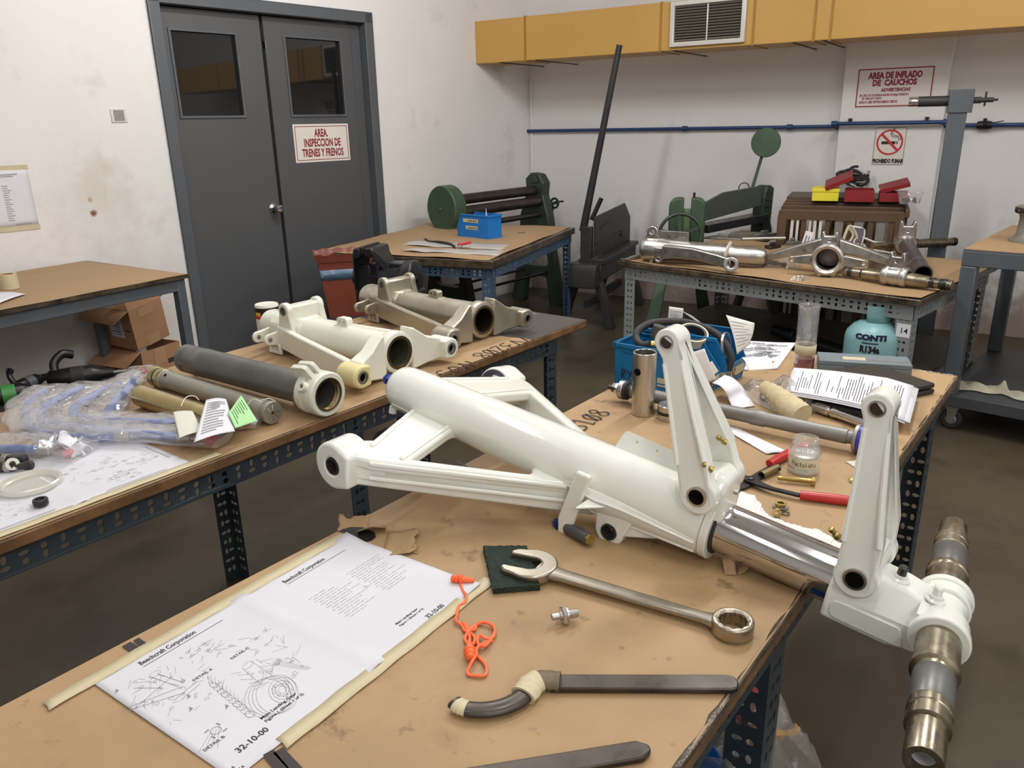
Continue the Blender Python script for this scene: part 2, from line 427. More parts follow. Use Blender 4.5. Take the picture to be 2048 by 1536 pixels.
sign_white = mat('sign_white', srgb(226, 220, 212), 0.42, var=0.04, vscale=6)
sign_red = mat('sign_red', srgb(142, 30, 46), 0.5, var=0.2, vscale=30)
sign_magenta = mat('sign_crimson', srgb(150, 34, 78), 0.5, var=0.25, vscale=30)
sign_black = mat('sign_black', srgb(26, 24, 26), 0.5)
paper = mat('white_paper', srgb(220, 220, 226), 0.75, var=0.03, vscale=9, bump=0.06, bscale=14)
paper_dirty = mat('drawing_paper', srgb(214, 214, 221), 0.7, var=0.05, vscale=7, bump=0.07, bscale=10, stain=[(srgb(176, 168, 160), 11, (0.66, 0.78), 0.5)])
ink = mat('printed_ink', srgb(52, 50, 54), 0.7)
ink_light = mat('faint_ink', srgb(150, 150, 154), 0.75)
marker = mat('black_marker', srgb(48, 38, 38), 0.55)
masking = mat('masking_tape', srgb(204, 192, 158), 0.6, var=0.08, vscale=14, bump=0.15, bscale=50, stain=[(srgb(180, 164, 124), 9, (0.6, 0.8), 0.5)])
orange = mat('orange_rubber', srgb(250, 112, 62), 0.42)
scour = mat('scouring_pad_green', srgb(44, 60, 50), 0.95, var=0.4, vscale=80, bump=1.0, bscale=260)
blue_bin = mat('blue_bin_plastic', srgb(24, 112, 166), 0.40, var=0.1, vscale=8)
blue_bin_dark = mat('teal_bin_plastic', srgb(22, 112, 138), 0.40, var=0.1, vscale=8)
hose_blue = mat('blue_hose', srgb(58, 100, 178), 0.4, var=0.1, vscale=14)
cap_red = mat('red_cap', srgb(214, 66, 82), 0.4)
red_grip = mat('red_vinyl_grip', srgb(186, 38, 38), 0.30, var=0.08, vscale=20)
red_box = mat('red_tool_box', srgb(138, 28, 34), 0.42, var=0.12, vscale=12)
yellow_box = mat('yellow_card_box', srgb(232, 216, 56), 0.5, var=0.06, vscale=12)
brown_slat = mat('brown_slat_paint', srgb(88, 66, 46), 0.5, var=0.25, vscale=8, stain=[(srgb(60, 46, 36), 9, (0.55, 0.75), 0.6)])
slat_pale = mat('pale_slat', srgb(206, 202, 196), 0.55, var=0.15, vscale=10)
slat_grey = mat('grey_slat', srgb(138, 136, 132), 0.4, 0.3, var=0.3, vscale=10)
cardboard = mat('cardboard', srgb(172, 130, 96), 0.78, var=0.12, vscale=8)
cardboard_in = mat('cardboard_inside', srgb(128, 94, 68), 0.82, var=0.12, vscale=8)
tan_tape = mat('tan_tape', srgb(182, 146, 112), 0.4, var=0.1, vscale=20)
terracotta = mat('terracotta_plastic', srgb(124, 62, 46), 0.42, var=0.12, vscale=8)
blue_tape = mat('blue_worn_tape', srgb(92, 122, 150), 0.5, var=0.4, vscale=18, stretch=(1, 1, 5), stain=[(srgb(206, 210, 214), 22, (0.56, 0.68), 0.85)])
refrigerant = mat('teal_cylinder_paint', srgb(126, 168, 172), 0.38, 0.0, var=0.08, vscale=6, stain=[(srgb(96, 134, 138), 9, (0.62, 0.8), 0.5)])
grey_case = mat('grey_case_plastic', srgb(112, 124, 130), 0.5, var=0.1, vscale=8)
hivis = mat('hi_vis_yellow', srgb(216, 226, 40), 0.6, var=0.15, vscale=30)
cloth_white = mat('white_cloth', srgb(232, 228, 226), 0.9, var=0.05, vscale=12, bump=0.35, bscale=180)
cloth_cream = mat('cream_rag', srgb(196, 190, 168), 0.9, var=0.15, vscale=9, bump=0.35, bscale=120)
sock = mat('tan_cloth', srgb(206, 190, 152), 0.85, var=0.2, vscale=30, bump=0.6, bscale=120)
green_tag = mat('green_tag_paper', srgb(172, 222, 160), 0.7)
tag_white = mat('white_tag_card', srgb(230, 226, 220), 0.7)
red_fluid = mat('red_fluid', srgb(120, 18, 40), 0.15, coat=0.5)
blue_fit = mat('blue_anodised', srgb(44, 62, 134), 0.3, 0.6)
purple_band = mat('blue_ring', srgb(58, 52, 158), 0.4)
soil_black = mat('greasy_black', srgb(36, 36, 36), 0.35, 0.3, var=0.3, vscale=16)
green_plastic = mat('green_plastic', srgb(70, 138, 72), 0.4)
purple_grey = mat('slate_grommet', srgb(72, 68, 84), 0.55)
wheel_paint = mat('wheel_grey', srgb(150, 146, 136), 0.4, 0.5, var=0.2, vscale=10, stain=[(srgb(100, 92, 80), 14, (0.6, 0.76), 0.5)])
label_red = mat('can_label_black', srgb(26, 24, 24), 0.4)
label_yel = mat('can_label_yellow', srgb(226, 170, 52), 0.4)
label_rd = mat('can_label_red', srgb(196, 48, 40), 0.4)
bag = film('clear_bag', (0.93, 0.93, 0.95, 1), 0.15, 0.14)
bag_thin = film('thin_clear_bag', (0.9, 0.88, 0.84, 1), 0.16, 0.10)
clear_plastic = film('clear_acrylic', (0.9, 0.9, 0.9, 1), 0.10, 0.05)
jar_glass = film('jar_glass', (0.86, 0.88, 0.84, 1), 0.14, 0.04)
jelly = film('petroleum_jelly', (0.84, 0.86, 0.80, 1), 0.55, 0.3)
lid_plastic = film('cloudy_lid', (0.84, 0.82, 0.74, 1), 0.72, 0.25)
# ------------------------------------------------------------------ the room
ROOM_H = 3.45
def wall_frame(o, d):
    return frame(o, x=d, z=(0, 0, 1))
FL = wall_frame(CORNER, DL)      # x along left wall towards corner (u negative in view), y into the wall
FB = wall_frame(CORNER, DB)      # x along back wall from corner, y into the wall
FLi = FL.inverted(); FBi = FB.inverted()
uL = lambda px, py: (FLi @ onL(px, py))
uB = lambda px, py, off=0.0: (FBi @ onB(px, py, off))

mb = MB(); c0 = CORNER - DL * 9.5 + DB * 0; c1 = CORNER + DB * 7.5
quad = [CORNER + DL * 0.2 - DB * 0.2, CORNER - DL * 9.6 - DB * .2, CORNER - DL * 9.6 + DB * 8.0, CORNER + DL * .2 + DB * 8.0]
def slab(q, z0, z1):
    m = MB(); m.prism([(p.x, p.y) for p in q], (), z0, z1); return m
struct(slab(quad, -0.1, 0.0).build('floor', floor_mat))
struct(slab(quad, ROOM_H, ROOM_H + 0.1).build('ceiling', wall_paint_back))
# left wall with the doorway cut out
dl, dr = uL(370.8, 525).x, uL(763, 375).x
DOOR_L, DOOR_R, DOOR_T = (uL(333, 262).x + uL(370.8, 525).x) / 2, uL(752, 200).x, uL(740, 27).z
m = MB(); m.prism([(-9.6, 0), (DOOR_L, 0), (DOOR_L, DOOR_T), (DOOR_R, DOOR_T), (DOOR_R, 0), (0.2, 0), (0.2, ROOM_H), (-9.6, ROOM_H)], (), -0.18, 0.0,
                  RX(PI / 2))
struct(m.build('wall_left', wall_paint, M=FL))
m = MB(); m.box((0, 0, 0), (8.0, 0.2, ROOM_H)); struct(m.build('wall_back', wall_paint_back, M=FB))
m = MB(); m.box((-0.2, 0, 0), (9.6, 0.2, ROOM_H)); struct(m.build('wall_right', wall_paint_back, M=frame(CORNER + DB * 7.0, x=-DL, z=(0, 0, 1))))
m = MB(); m.box((-1, 0, 0), (9.6, 0.2, ROOM_H)); struct(m.build('wall_front', wall_paint_back, M=frame(CORNER - DL * 9.0 + DB * 7.5, x=-DB, z=(0, 0, 1))))
# pillar on the back wall
PX0, PX1, PD = uB(1683, 200, 0.12).x, uB(1893, 200, 0.12).x, 0.12
m = MB(); m.box((PX0, -PD, 0), (PX1, 0.01, ROOM_H)); struct(m.build('wall_pillar', wall_paint_back, M=FB, bev=0.006))
# corner cable cover
m = MB(); m.box((0.012, -0.014, 0.25), (0.035, -0.0005, 1.70)); struct(m.build('trim_1', wall_paint_back, M=FB, bev=0.003))
# damp peeling patch low on the back wall
# door frame
fw_ = 0.062
m = MB()
for (a, b, z0, z1) in ((DOOR_L, DOOR_L + fw_, 0, DOOR_T), (DOOR_R - fw_, DOOR_R, 0, DOOR_T), (DOOR_L, DOOR_R, DOOR_T - fw_, DOOR_T)):
    m.box((a, -0.018, z0), (b, 0.17, z1))
struct(m.build('trim_2', frame_paint, M=FL, bev=0.004))
DW = DOOR_R - DOOR_L - 2 * fw_
gapx = (uL(545, 200).x + uL(533, 70).x) / 2 + 0.005
def door_leaf(name, a, b, win, knob):
    m = MB(); t0, t1 = 0.045, 0.09
    wx0, wx1, wz0, wz1 = win
    m.prism([(a, 0.012), (b, 0.012), (b, DOOR_T - fw_ - 0.006), (a, DOOR_T - fw_ - 0.006)], [[(wx0, wz0), (wx1, wz0), (wx1, wz1), (wx0, wz1)]], -t1, -t0, RX(PI / 2))
    d = struct(m.build(name, door_paint, M=FL))
    m = MB(); w = 0.014
    m.prism([(wx0 - w, wz0 - w), (wx1 + w, wz0 - w), (wx1 + w, wz1 + w), (wx0 - w, wz1 + w)], [[(wx0, wz0), (wx1, wz0), (wx1, wz1), (wx0, wz1)]], -t1, -t0 + 0.008, RX(PI / 2))
    m.build('glazing_bead', frame_paint, d, bev=0.002)
    m = MB(); m.box((wx0, t0 + 0.016, wz0), (wx1, t0 + 0.022, wz1)); m.build('glass_pane', door_glass, d)
    return d
door_glass = mat('dark_door_glass', srgb(20, 22, 24), 0.03, 0.0, spec=0.9)
def wn(pxs):
    q = [uL(*p) for p in pxs]
    return ((q[0].x + q[2].x) / 2, (q[1].x + q[3].x) / 2, (q[2].z + q[3].z) / 2, (q[0].z + q[1].z) / 2)
w1 = wn([(347.9, 56.6), (476.5, 70.8), (372.8, 230.2), (498, 231.9)])
w2 = wn([(578.3, 72.5), (687.2, 82.5), (593.7, 228.7), (698.6, 228.7)])
d1 = door_leaf('door_1', DOOR_L + fw_ + 0.004, gapx - 0.012, w1, True)
d2 = door_leaf('door_2', gapx + 0.012, DOOR_R - fw_ - 0.004, w2, False)
# dark passage behind the doors
m = MB(); m.box((DOOR_L, 0.35, 0), (DOOR_R, 0.36, DOOR_T)); struct(m.build('trim_3', hole_black, M=FL))
# knob with rose
k = uL(543, 418)
MK = T3(gapx - 0.058, 0.045, k.z) @ RX(PI / 2)
m = MB(); m.lathe([(0, 0), (0.030, 0), (0.030, 0.004), (0.022, 0.012), (0.012, 0.016), (0.012, 0.034), (0.020, 0.042), (0.027, 0.052), (0.027, 0.062), (0.020, 0.072), (0, 0.075)], MK, 28)
m.build('door_handle', chrome, d1)
m = MB(); m.box((gapx - 0.012, 0.055, k.z - 0.04), (gapx - 0.009, 0.085, k.z + 0.04)); m.build('latch_plate', chrome, d1)
z = uL(533, 88).z
m = MB(); m.box((gapx + 0.010, 0.040, z - 0.02), (gapx + 0.016, 0.062, z + 0.02)); m.build('flush_bolt', chrome, d2)
m = MB(); m.box((DOOR_R - fw_ - 0.075, 0.041, 0.02), (DOOR_R - fw_ - 0.071, 0.0452, DOOR_T - fw_ - 0.01)); m.build('edge_seam', frame_paint, d2)

# sign on the right door leaf
q = [uL(592, 248.2), uL(703, 247), uL(601.7, 326.6), uL(710, 319.7)]
cx = sum(p.x for p in q) / 4; cz = sum(p.z for p in q) / 4
sw = ((q[1].x - q[0].x) + (q[3].x - q[2].x)) / 2; sh = ((q[0].z - q[2].z) + (q[1].z - q[3].z)) / 2
tilt = -0.5 * ((q[0].z - q[1].z) / (q[1].x - q[0].x) + (q[2].z - q[3].z) / (q[3].x - q[2].x))
t = thing('door_sign', 'white sign with red lettering about inspection, on the right grey door leaf', 'sign', FL @ T3(cx, 0.0435, cz) @ RX(PI / 2) @ RZ(tilt))
m = MB(); m.prism(rrect(-sw / 2, -sh / 2, sw / 2, sh / 2, 0.004), (), -0.0015, 0.0015); m.build('sign_board', sign_white, t)
m = MB(); b_ = 0.012
m.prism([(-sw / 2 + b_, -sh / 2 + b_), (sw / 2 - b_, -sh / 2 + b_), (sw / 2 - b_, sh / 2 - b_), (-sw / 2 + b_, sh / 2 - b_)],
        [[(-sw / 2 + b_ + .004, -sh / 2 + b_ + .004), (sw / 2 - b_ - .004, -sh / 2 + b_ + .004), (sw / 2 - b_ - .004, sh / 2 - b_ - .004), (-sw / 2 + b_ + .004, sh / 2 - b_ - .004)]], 0.0015, 0.0021)
m.build('sign_border', sign_red, t)
m = MB()
hs = sh * 0.285
m.text('AREA.', hs, T3(-0.005, sh * 0.255, 0.0021), weight=0.0022, sx=0.60)
m.text('INSPECCION DE', hs, T3(0, 0.0, 0.0021), weight=0.0022, sx=0.60)
m.text('TRENES Y FRENOS', hs, T3(0, -sh * 0.265, 0.0021), weight=0.0022, sx=0.60)
m.build('lettering', sign_red, t)

# inflation area sign on the pillar
def pillar_sign(name, label, px4, tx=0.0):
    q = [FBi @ onB(px, py, PD + .003) for px, py in px4]
    cx = sum(p.x for p in q) / 4; cz = sum(p.z for p in q) / 4
    sw = ((q[1].x - q[0].x) + (q[3].x - q[2].x)) / 2; sh = ((q[0].z - q[2].z) + (q[1].z - q[3].z)) / 2
    t = thing(name, label, 'sign', FB @ T3(cx, -PD - .0022, cz) @ RX(PI / 2))
    return t, sw, sh
t, sw, sh = pillar_sign('warning_sign', 'large white sign with crimson AREA DE INFLADO lettering, high on the white pillar', [(1717, 138), (1870, 130.4), (1709, 213.7), (1862, 214)])
m = MB(); m.prism(rrect(-sw / 2, -sh / 2, sw / 2, sh / 2, 0.004), (), -0.0015, 0.0015); m.build('sign_board', sign_white, t)
m = MB(); b_ = 0.003; bb = 0.010
m.prism([(-sw / 2 + b_, -sh / 2 + b_), (sw / 2 - b_, -sh / 2 + b_), (sw / 2 - b_, sh / 2 - b_), (-sw / 2 + b_, sh / 2 - b_)],
        [[(-sw / 2 + bb, -sh / 2 + bb), (sw / 2 - bb, -sh / 2 + bb), (sw / 2 - bb, sh / 2 - bb), (-sw / 2 + bb, sh / 2 - bb)]], 0.0015, 0.0021)
m.build('sign_border', sign_magenta, t)
m = MB(); zt = 0.0021
m.text('AREA DE INFLADO', sh * .215, T3(0, sh * .30, zt), weight=0.003, sx=0.72)
m.text('DE  CAUCHOS', sh * .205, T3(0, sh * .115, zt), weight=0.003, sx=0.80)
m.text('ADVERTENCIAS', sh * .115, T3(0.012, -sh * .065, zt), weight=0.0016, sx=0.88)
m.text('-EL USO DE UN REGULADOR DE BAJA PRESION', sh * .078, T3(-sw * .45, -sh * .19, zt), 'LEFT', 0.0009, 0.74)
m.text('ES OBLIGATORIO.', sh * .078, T3(-sw * .41, -sh * .27, zt), 'LEFT', 0.0009, 0.8)
m.text('-SOLO USE NITROGENO SECO.', sh * .088, T3(-sw * .45, -sh * .365, zt), 'LEFT', 0.0011, 0.80)
m.build('lettering', sign_magenta, t)
t, sw, sh = pillar_sign('no_smoking_sign', 'small white no smoking sign with red crossed ring, below the blue pipe', [(1752, 254), (1814, 254), (1742, 330), (1807, 330)])
m = MB(); m.prism(rrect(-sw / 2, -sh / 2, sw / 2, sh / 2, 0.008), (), -0.0012, 0.0012); m.build('sign_board', sign_white, t)
m = MB(); a_, r_ = 0.003, 0.008
m.prism(rrect(-sw / 2 + a_, -sh / 2 + a_, sw / 2 - a_, sh / 2 - a_, r_), [rrect(-sw / 2 + a_ + .0025, -sh / 2 + a_ + .0025, sw / 2 - a_ - .0025, sh / 2 - a_ - .0025, r_ - .002)], 0.0012, 0.0016)
m.text('PROHIBIDO FUMAR', 0.034, T3(0, -sh * .40, 0.0017), weight=0.0022, sx=0.60)
cyy = sh * .10; R = sw * .42
m.prism([(-R * .62, cyy - .012), (R * .42, cyy - .012), (R * .42, cyy + .006), (-R * .62, cyy + .006)], (), 0.0012, 0.0016)
for xx in (R * .47, R * .56): m.strip(xx, cyy - .012, xx + .004, cyy + .006, z=0.0016)
for off in (0.0, 0.018):
    m.line(smooth_path([(R * .62 + off * .6, cyy + .012, 0), (R * .60 + off * .6, cyy + .030 + off * .3, 0), (R * .2 + off, cyy + .034 + off * .3, 0), (R * .02 + off * .4, cyy + .055, 0), (R * .22 + off * .5, cyy + .085, 0)], 5), 0.004, T3(0, 0, 0.0017))
m.build('lettering', sign_black, t)
m = MB(); m.prism(circ(0, cyy, R, 40), [circ(0, cyy, R * .86, 40)], 0.0017, 0.0022)
m.prism([(-R * .70, cyy + R * .56), (-R * .56, cyy + R * .70), (R * .70, cyy - R * .56), (R * .56, cyy - R * .70)], (), 0.0017, 0.0021)
m.build('prohibition_ring', mat('signal_red', srgb(196, 48, 56), 0.45), t)

# yellow air duct on brackets
DOFF = 0.63; DZ0, DZ1 = 1.795, 2.085
t = thing('air_duct', 'long ochre sheet metal air duct under the ceiling along the back wall', 'air duct', FB @ T3(0, -DOFF, DZ0))
dx0 = (FBi @ onB(951.6, 128, DOFF)).x; dx1 = 5.6; dh = DZ1 - DZ0; dd = 0.34
seams = [dx0, (FBi @ onB(1051, 122, DOFF)).x, (FBi @ onB(1320, 103, DOFF)).x, (FBi @ onB(1505, 85, DOFF)).x, (FBi @ onB(1627, 77, DOFF)).x, (FBi @ onB(1660, 75, DOFF)).x, 4.3, dx1]
for i in range(len(seams) - 1):
    m = MB(); a, b = seams[i] + .0015, seams[i + 1] - .0015; nx = max(2, int((b - a) / .08))
    vs = []
    
    sl = .129 * dd if i == 0 else 0
    m.prism([(a, 0), (b, 0), (b, dd), (a + sl, dd)], (), 0, dh); m.build('duct_section', duct_yellow, t, bev=0.004)
m = MB()
for x in seams[1:-1]:
    m.box((x - .006, -.005, -.004), (x + .006, dd + .004, dh + .004))
m.build('seam', mat('duct_seam', srgb(176, 126, 44), 0.45, var=0.2, vscale=10), t)
m = MB()
for px in (1000, 1070, 1345, 1580, 1640):
    x = (FBi @ onB(px, 120, DOFF)).x; m.box((x, -.004, -.006), (x + .012, DOFF, .0))
m.build('bracket', steel_dark, t)
g = [FBi @ onB(*p, DOFF) for p in ((1340, 98), (1490, 85), (1343, 4), (1495, -6))]
gx0, gx1 = g[0].x, g[1].x; gz0, gz1 = (g[0].z + g[1].z) / 2 - DZ0 + .004, dh - 0.004
gr = MB(); fwid = 0.028
gr.prism([(gx0, gz0), (gx1, gz0), (gx1, gz1), (gx0, gz1)], [[(gx0 + fwid, gz0 + fwid), (gx1 - fwid, gz0 + fwid), (gx1 - fwid, gz1 - fwid), (gx0 + fwid, gz1 - fwid)]], 0.0, 0.022, RX(PI / 2))
xm = (gx0 + gx1) / 2; gr.box((xm - .005, -.016, gz0 + fwid), (xm + .005, -.004, gz1 - fwid))
go = gr.build('grille', mat('grille_white', srgb(214, 212, 206), 0.35, 0.3), t, bev=0.004)
m = MB(); nl = 13
for i in range(nl):
    zz = gz0 + fwid + (gz1 - gz0 - 2 * fwid) * (i + .5) / nl
    m.box((gx0 + fwid, -.009, -.0008), (gx1 - fwid, .009, .0008), T3(0, -.004, zz) @ RX(math.radians(-38)))
m.build('louvre', mat('louvre_grey', srgb(176, 168, 158), 0.4, 0.4), go)
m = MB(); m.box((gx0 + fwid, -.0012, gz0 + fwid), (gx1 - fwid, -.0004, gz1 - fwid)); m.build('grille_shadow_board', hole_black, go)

# blue compressed air pipe
t = thing('air_pipe', 'thin dark blue pipe running along the back wall with a black valve', 'pipe', FB @ T3(0, -0.03, 1.305))
xa = uB(1059, 262).x; xj = PX0 - .02; xe = PX1 + .02
pts = [(xa, 0, 0), (xj - .03, 0, 0), (xj, -.01, .004), (xj, -PD - .006, .016), (xj + .03, -PD - .016, .018), (xe - .03, -PD - .016, .018), (xe, -PD - .004, .016), (xe, -.01, .0), (xe + .03, 0, -.004), (6.2, 0, -.02)]
m = MB(); m.tube(pts, 0.0125, 12); m.build('pipe', pipe_blue, t)
m = MB()
for x, yy, zz in ((xj, -.002, .0), (xj, -PD - .01, .017), (xe, -PD - .01, .017), (xe, -.002, 0), (xa + 1.35, 0, 0), (xa + 2.1, 0, 0)):
    m.lathe([(0, -.018), (.019, -.018), (.019, .018), (0, .018)], T3(x, yy, zz) @ RY(PI / 2), 16)
m.build('pipe_fitting', pipe_blue, t)
xv = uB(1970, 246).x
m = MB(); m.lathe([(0, -.04), (.022, -.04), (.026, -.02), (.026, .02), (.022, .04), (0, .04)], T3(xv, 0, -.006) @ RY(PI / 2), 16)
m.cyl((xv, 0, 0), (xv, -.05, .0), .010); m.bar((xv - .01, -.05, .0), (xv + .10, -.055, .018), .016, .006)
m.bar((xv, -.0, .01), (xv, 0, .035), .02, .02)
m.build('valve', black_iron, t)
m = MB()
for x in (xj + .08, xe - .12):
    m.box((x, -PD - .03 + .03 + .0, .03), (x + .02, -PD + .03, .05))
m.build('pipe_clip', black_iron, t)

# pasted sheet and cover plate on the left wall
q = [uL(-62, 345), uL(57, 336), uL(75, 451), uL(-40, 462)]
t = thing('wall_notice', 'white printed sheet taped to the left wall above the wall bench', 'paper', FL @ T3((q[1].x + q[2].x) / 2, -0.002, q[2].z))
wv = 0.216; hv = q[1].z - q[2].z
m = MB(); m.grid(6, 8, lambda u, v: (-wv + wv * u, -.0012 - .003 * math.sin(v * 3.1) * (u * (1 - u) * 3), hv * v)); m.build('sheet', paper, t, solid=.0004)
m = MB(); mi = MB(FLi @ I4)
Mi = RX(PI / 2)
for i in range(16):
    w_ = 0.02 + .02 * random.random(); m.strip(-wv + .09, 0.035 + i * .0105, -wv + .09 + w_, .0375 + i * .0105, T3(0, -.0055, 0) @ Mi)
m.strip(-wv + .05, hv - .026, -.05, hv - .022, T3(0, -.0045, 0) @ Mi); m.strip(-wv + .05, hv - .034, -.07, hv - .031, T3(0, -.0045, 0) @ Mi)
m.strip(-.10, .014, -.03, .018, T3(0, -.0045, 0) @ Mi)
m.build('printing', ink_light, t)
m = MB(); m.box((-wv, -.0016, hv - .006), (.003, -.0008, hv + .016)); m.box((-wv, -.0016, -.016), (.003, -.0008, .006)); m.build('masking_tape', masking, t)
q = uL(237, 231)
m = MB(); m.box((-.04, -.006, -.034), (.04, 0.0, .034)); tag(m.build('cover_plate', mat('plate_white', srgb(214, 210, 204), .5), M=FL @ T3(q.x, 0, q.z), bev=.003), 'small square grey blanking plate on the left wall beside the door', 'cover plate')
p_ = bpy.data.objects['cover_plate']
m = MB(); m.box((-.026, -.0075, -.026), (.026, -.0055, .026)); m.build('plate_insert', mat('plate_grey', srgb(150, 146, 142), .6, var=.2, vscale=40), p_)
# ------------------------------------------------------------------ benches
TA = math.radians(37.8)
TD = Vector((math.sin(TA), math.cos(TA), 0)); TM = Vector((math.cos(TA), -math.sin(TA), 0))
TZ = 0.732
def tw(t, m, z=TZ): return TD * t + TM * m + Vector((0, 0, z))

def slotted_plate(mb, L, W, M, pitch=0.033, rows=2, T=0.003, margin=0.02, kinds=True):
    """flat plate with slots: x 0..W, y 0..L, pierced right through"""
    holes = []
    n = int((L - 2 * margin) / pitch)
    for r in range(rows):
        cx = W * (r + 1) / (rows + 1) if rows > 1 else W / 2
        for i in range(n):
            cy = margin + (i + .5) * pitch
            k = (i + r) % 3
            if k == 0: holes.append([(cx + .0054 * c, cy + .0100 * s) for c, s in OCT])
            elif k == 1: holes.append([(cx + .0068 * c, cy + .0068 * s) for c, s in OCT])
            else: holes.append([(cx + .0095 * c, cy + .0054 * s) for c, s in OCT])
    mb.prism([(0, 0), (W, 0), (W, L), (0, L)], holes, 0, T, M)
OCT = [(math.cos(PI / 4 * i + PI / 8), math.sin(PI / 4 * i + PI / 8)) for i in range(8)]
_ang = {}
def angle_mesh(L, W, mt, rows):
    k = (round(L, 3), W, mt.name, rows)
    if k not in _ang:
        m = MB()
        slotted_plate(m, L, W, frame((0, 0, 0), x=(1, 0, 0), y=(0, 0, 1)), rows=rows)
        slotted_plate(m, L, W, frame((0, 0, 0), x=(0, 1, 0), y=(0, 0, 1)), rows=rows)
        o = m.build('angle', mt, auto=30); me = o.data; bpy.data.objects.remove(o); _ang[k] = me
    return _ang[k]
def angle(name, parent, M, L, W, mt, rows=2):
    """angle iron: corner line along local z, flanges along +x and +y"""
    o = bpy.data.objects.new(name, angle_mesh(L, W, mt, rows)); COL.objects.link(o); o.parent = parent; o.matrix_local = M
    return o

def bench(label, M, W, L, H, top_mat, rim_mat, leg_mat, legs_y, aw=0.045, thick=0.03, rows=2, inset=0.03, cover=True, rim_h=None, shelf=None, apron_gap=0.0):
    """local: x 0..W, y 0..L, top surface at z = H"""
    t = thing('workbench', label, 'workbench', M)
    m = MB(); m.box((0, 0, H - thick), (W, L, H - .002)); m.build('tabletop', rim_mat, t, bev=0.004)
    ya, yb = legs_y[0], legs_y[-1]
    zt = H - thick - .001
    for y in legs_y:
        s = 1 if y < L / 2 else -1
        for x, sx in ((inset, 1), (W - inset, -1)):
            Mx = T3(x, y, 0) @ Matrix(((sx, 0, 0, 0), (0, s, 0, 0), (0, 0, 1, 0), (0, 0, 0, 1)))
            angle('leg', t, Mx, zt, aw, leg_mat, rows)
    # aprons: angle lying under the top
    for x, sx in ((inset - .003, 1), (W - inset + .003, -1)):
        Mx = Matrix(((0, sx, 0, x), (0, 0, 1, ya), (-1, 0, 0, zt), (0, 0, 0, 1)))
        angle('apron', t, Mx, yb - ya, aw, leg_mat, rows)
    for y, s in ((ya - .003, 1), (yb + .003, -1)):
        Mx = Matrix(((0, 0, 1, inset), (0, s, 0, y), (-1, 0, 0, zt), (0, 0, 0, 1)))
        angle('apron', t, Mx, W - 2 * inset, aw, leg_mat, rows)
    if shelf is not None:
        m = MB(); m.box((inset + .004, ya + .004, shelf - .02), (W - inset - .004, yb - .004, shelf)); m.build('lower_shelf', shelf_mat, t)
    return t
shelf_mat = mat('dirty_shelf', srgb(92, 82, 68), 0.6, var=0.3, vscale=6, stain=[(srgb(48, 44, 40), 7, (.55, .72), .7)])

def wavy_cover(parent, name, mt, x0, y0, x1, y1, z, amp=0.0015, nx=24, ny=40, drop=0.02, edge=0.006, M=None, hole=None, lim=None):
    m = MB()
    def fn(u, v):
        x = x0 + (x1 - x0) * u; y = y0 + (y1 - y0) * v
        zz = z + amp * (math.sin(x * 17 + y * 5) + math.sin(y * 11 - x * 7) + 2.0)
        if lim: x, y = lim(x, y, u, v)
        return (x, y, zz)
    m.grid(nx, ny, fn)
    return m.build(name, mt, parent, flat=False)

# hero bench
ML = Matrix.Identity(4)
for i in range(3): ML[i][0] = TM[i]; ML[i][1] = TD[i]
MAIN_M0, MAIN_T0, MAIN_T1, MAIN_W = -0.962, -0.25, 2.235, 0.692
MT = Matrix.Translation(TD * MAIN_T0 + TM * MAIN_M0) @ ML
LB = MAIN_T1 - MAIN_T0
t_main = bench('near kraft covered workbench holding the big white landing gear leg', MT, MAIN_W, LB, TZ, kraft, kraft_edge, angle_dark, [0.10, 1.235, LB - .06], aw=0.06, thick=0.032, inset=0.025)
wavy_cover(t_main, "paper_cover", kraft, 0.001, 0.001, MAIN_W - .001, LB - .001, TZ - .0015, 0.0004)
m = MB()
rnd = random.Random(3)
pts = []
yy = 0.02
for k in range(2):
    pts = [(MAIN_W + .001, y, TZ - .004 - .002 * math.sin(y * 23 + k)) for y in np.linspace(.02, LB - .02, 60)]
rr_ = random.Random(4)
ys = np.linspace(.01, LB - .01, 120)
m.tube([(MAIN_W - .0045 + .0012 * rr_.random(), y, TZ - .0075 + .0010 * rr_.random()) for y in ys], [0.0062 + .0009 * rr_.random() for y in ys], 8)
m.tube([(x, LB - .002, TZ - .006 + .0010 * rr_.random()) for x in np.linspace(.01, MAIN_W - .01, 30)], .0062, 8)
m.build('taped_rim', tape_rim, t_main)

# left bench of the same type
LEFT_M1, LEFT_W = -1.402, 0.70
MT2 = Matrix.Translation(TD * -0.35 + TM * (LEFT_M1 - LEFT_W)) @ ML
LB2 = 2.235 + .35
def leg_at(px, py):  # along-bench coordinate of a pixel on the left bench front edge
    p = on(px, py, TZ); return p.dot(TD) + .35
t_left = bench('left workbench with bagged blue hoses and landing gear trunnions on kraft paper', MT2, LEFT_W, LB2, TZ, kraft_clean, kraft_edge, angle_dark, [0.25, leg_at(745, 810), LB2 - .16], aw=0.05, thick=0.028, inset=0.02)
wavy_cover(t_left, 'paper_cover', kraft_clean, 0.001, 0.001, LEFT_W - .001, LB2 - .30, TZ - .0012, 0.0004,
           lim=lambda x, y, u, v: (x, y - (0.10 * (1 - u) + .02 * math.sin(u * 9)) * max(0, v - .8) * 5))
m = MB(); m.box((.002, LB2 - .42, TZ - .0021), (LEFT_W - .002, LB2 - .002, TZ - .0014)); m.build('bare_metal_end', mat('scuffed_metal_top', srgb(96, 92, 90), .42, .5, var=.25, vscale=9, stain=[(srgb(190, 186, 180), 9, (.64, .76), .6), (srgb(48, 44, 44), 6, (.55, .7), .6)]), t_left)

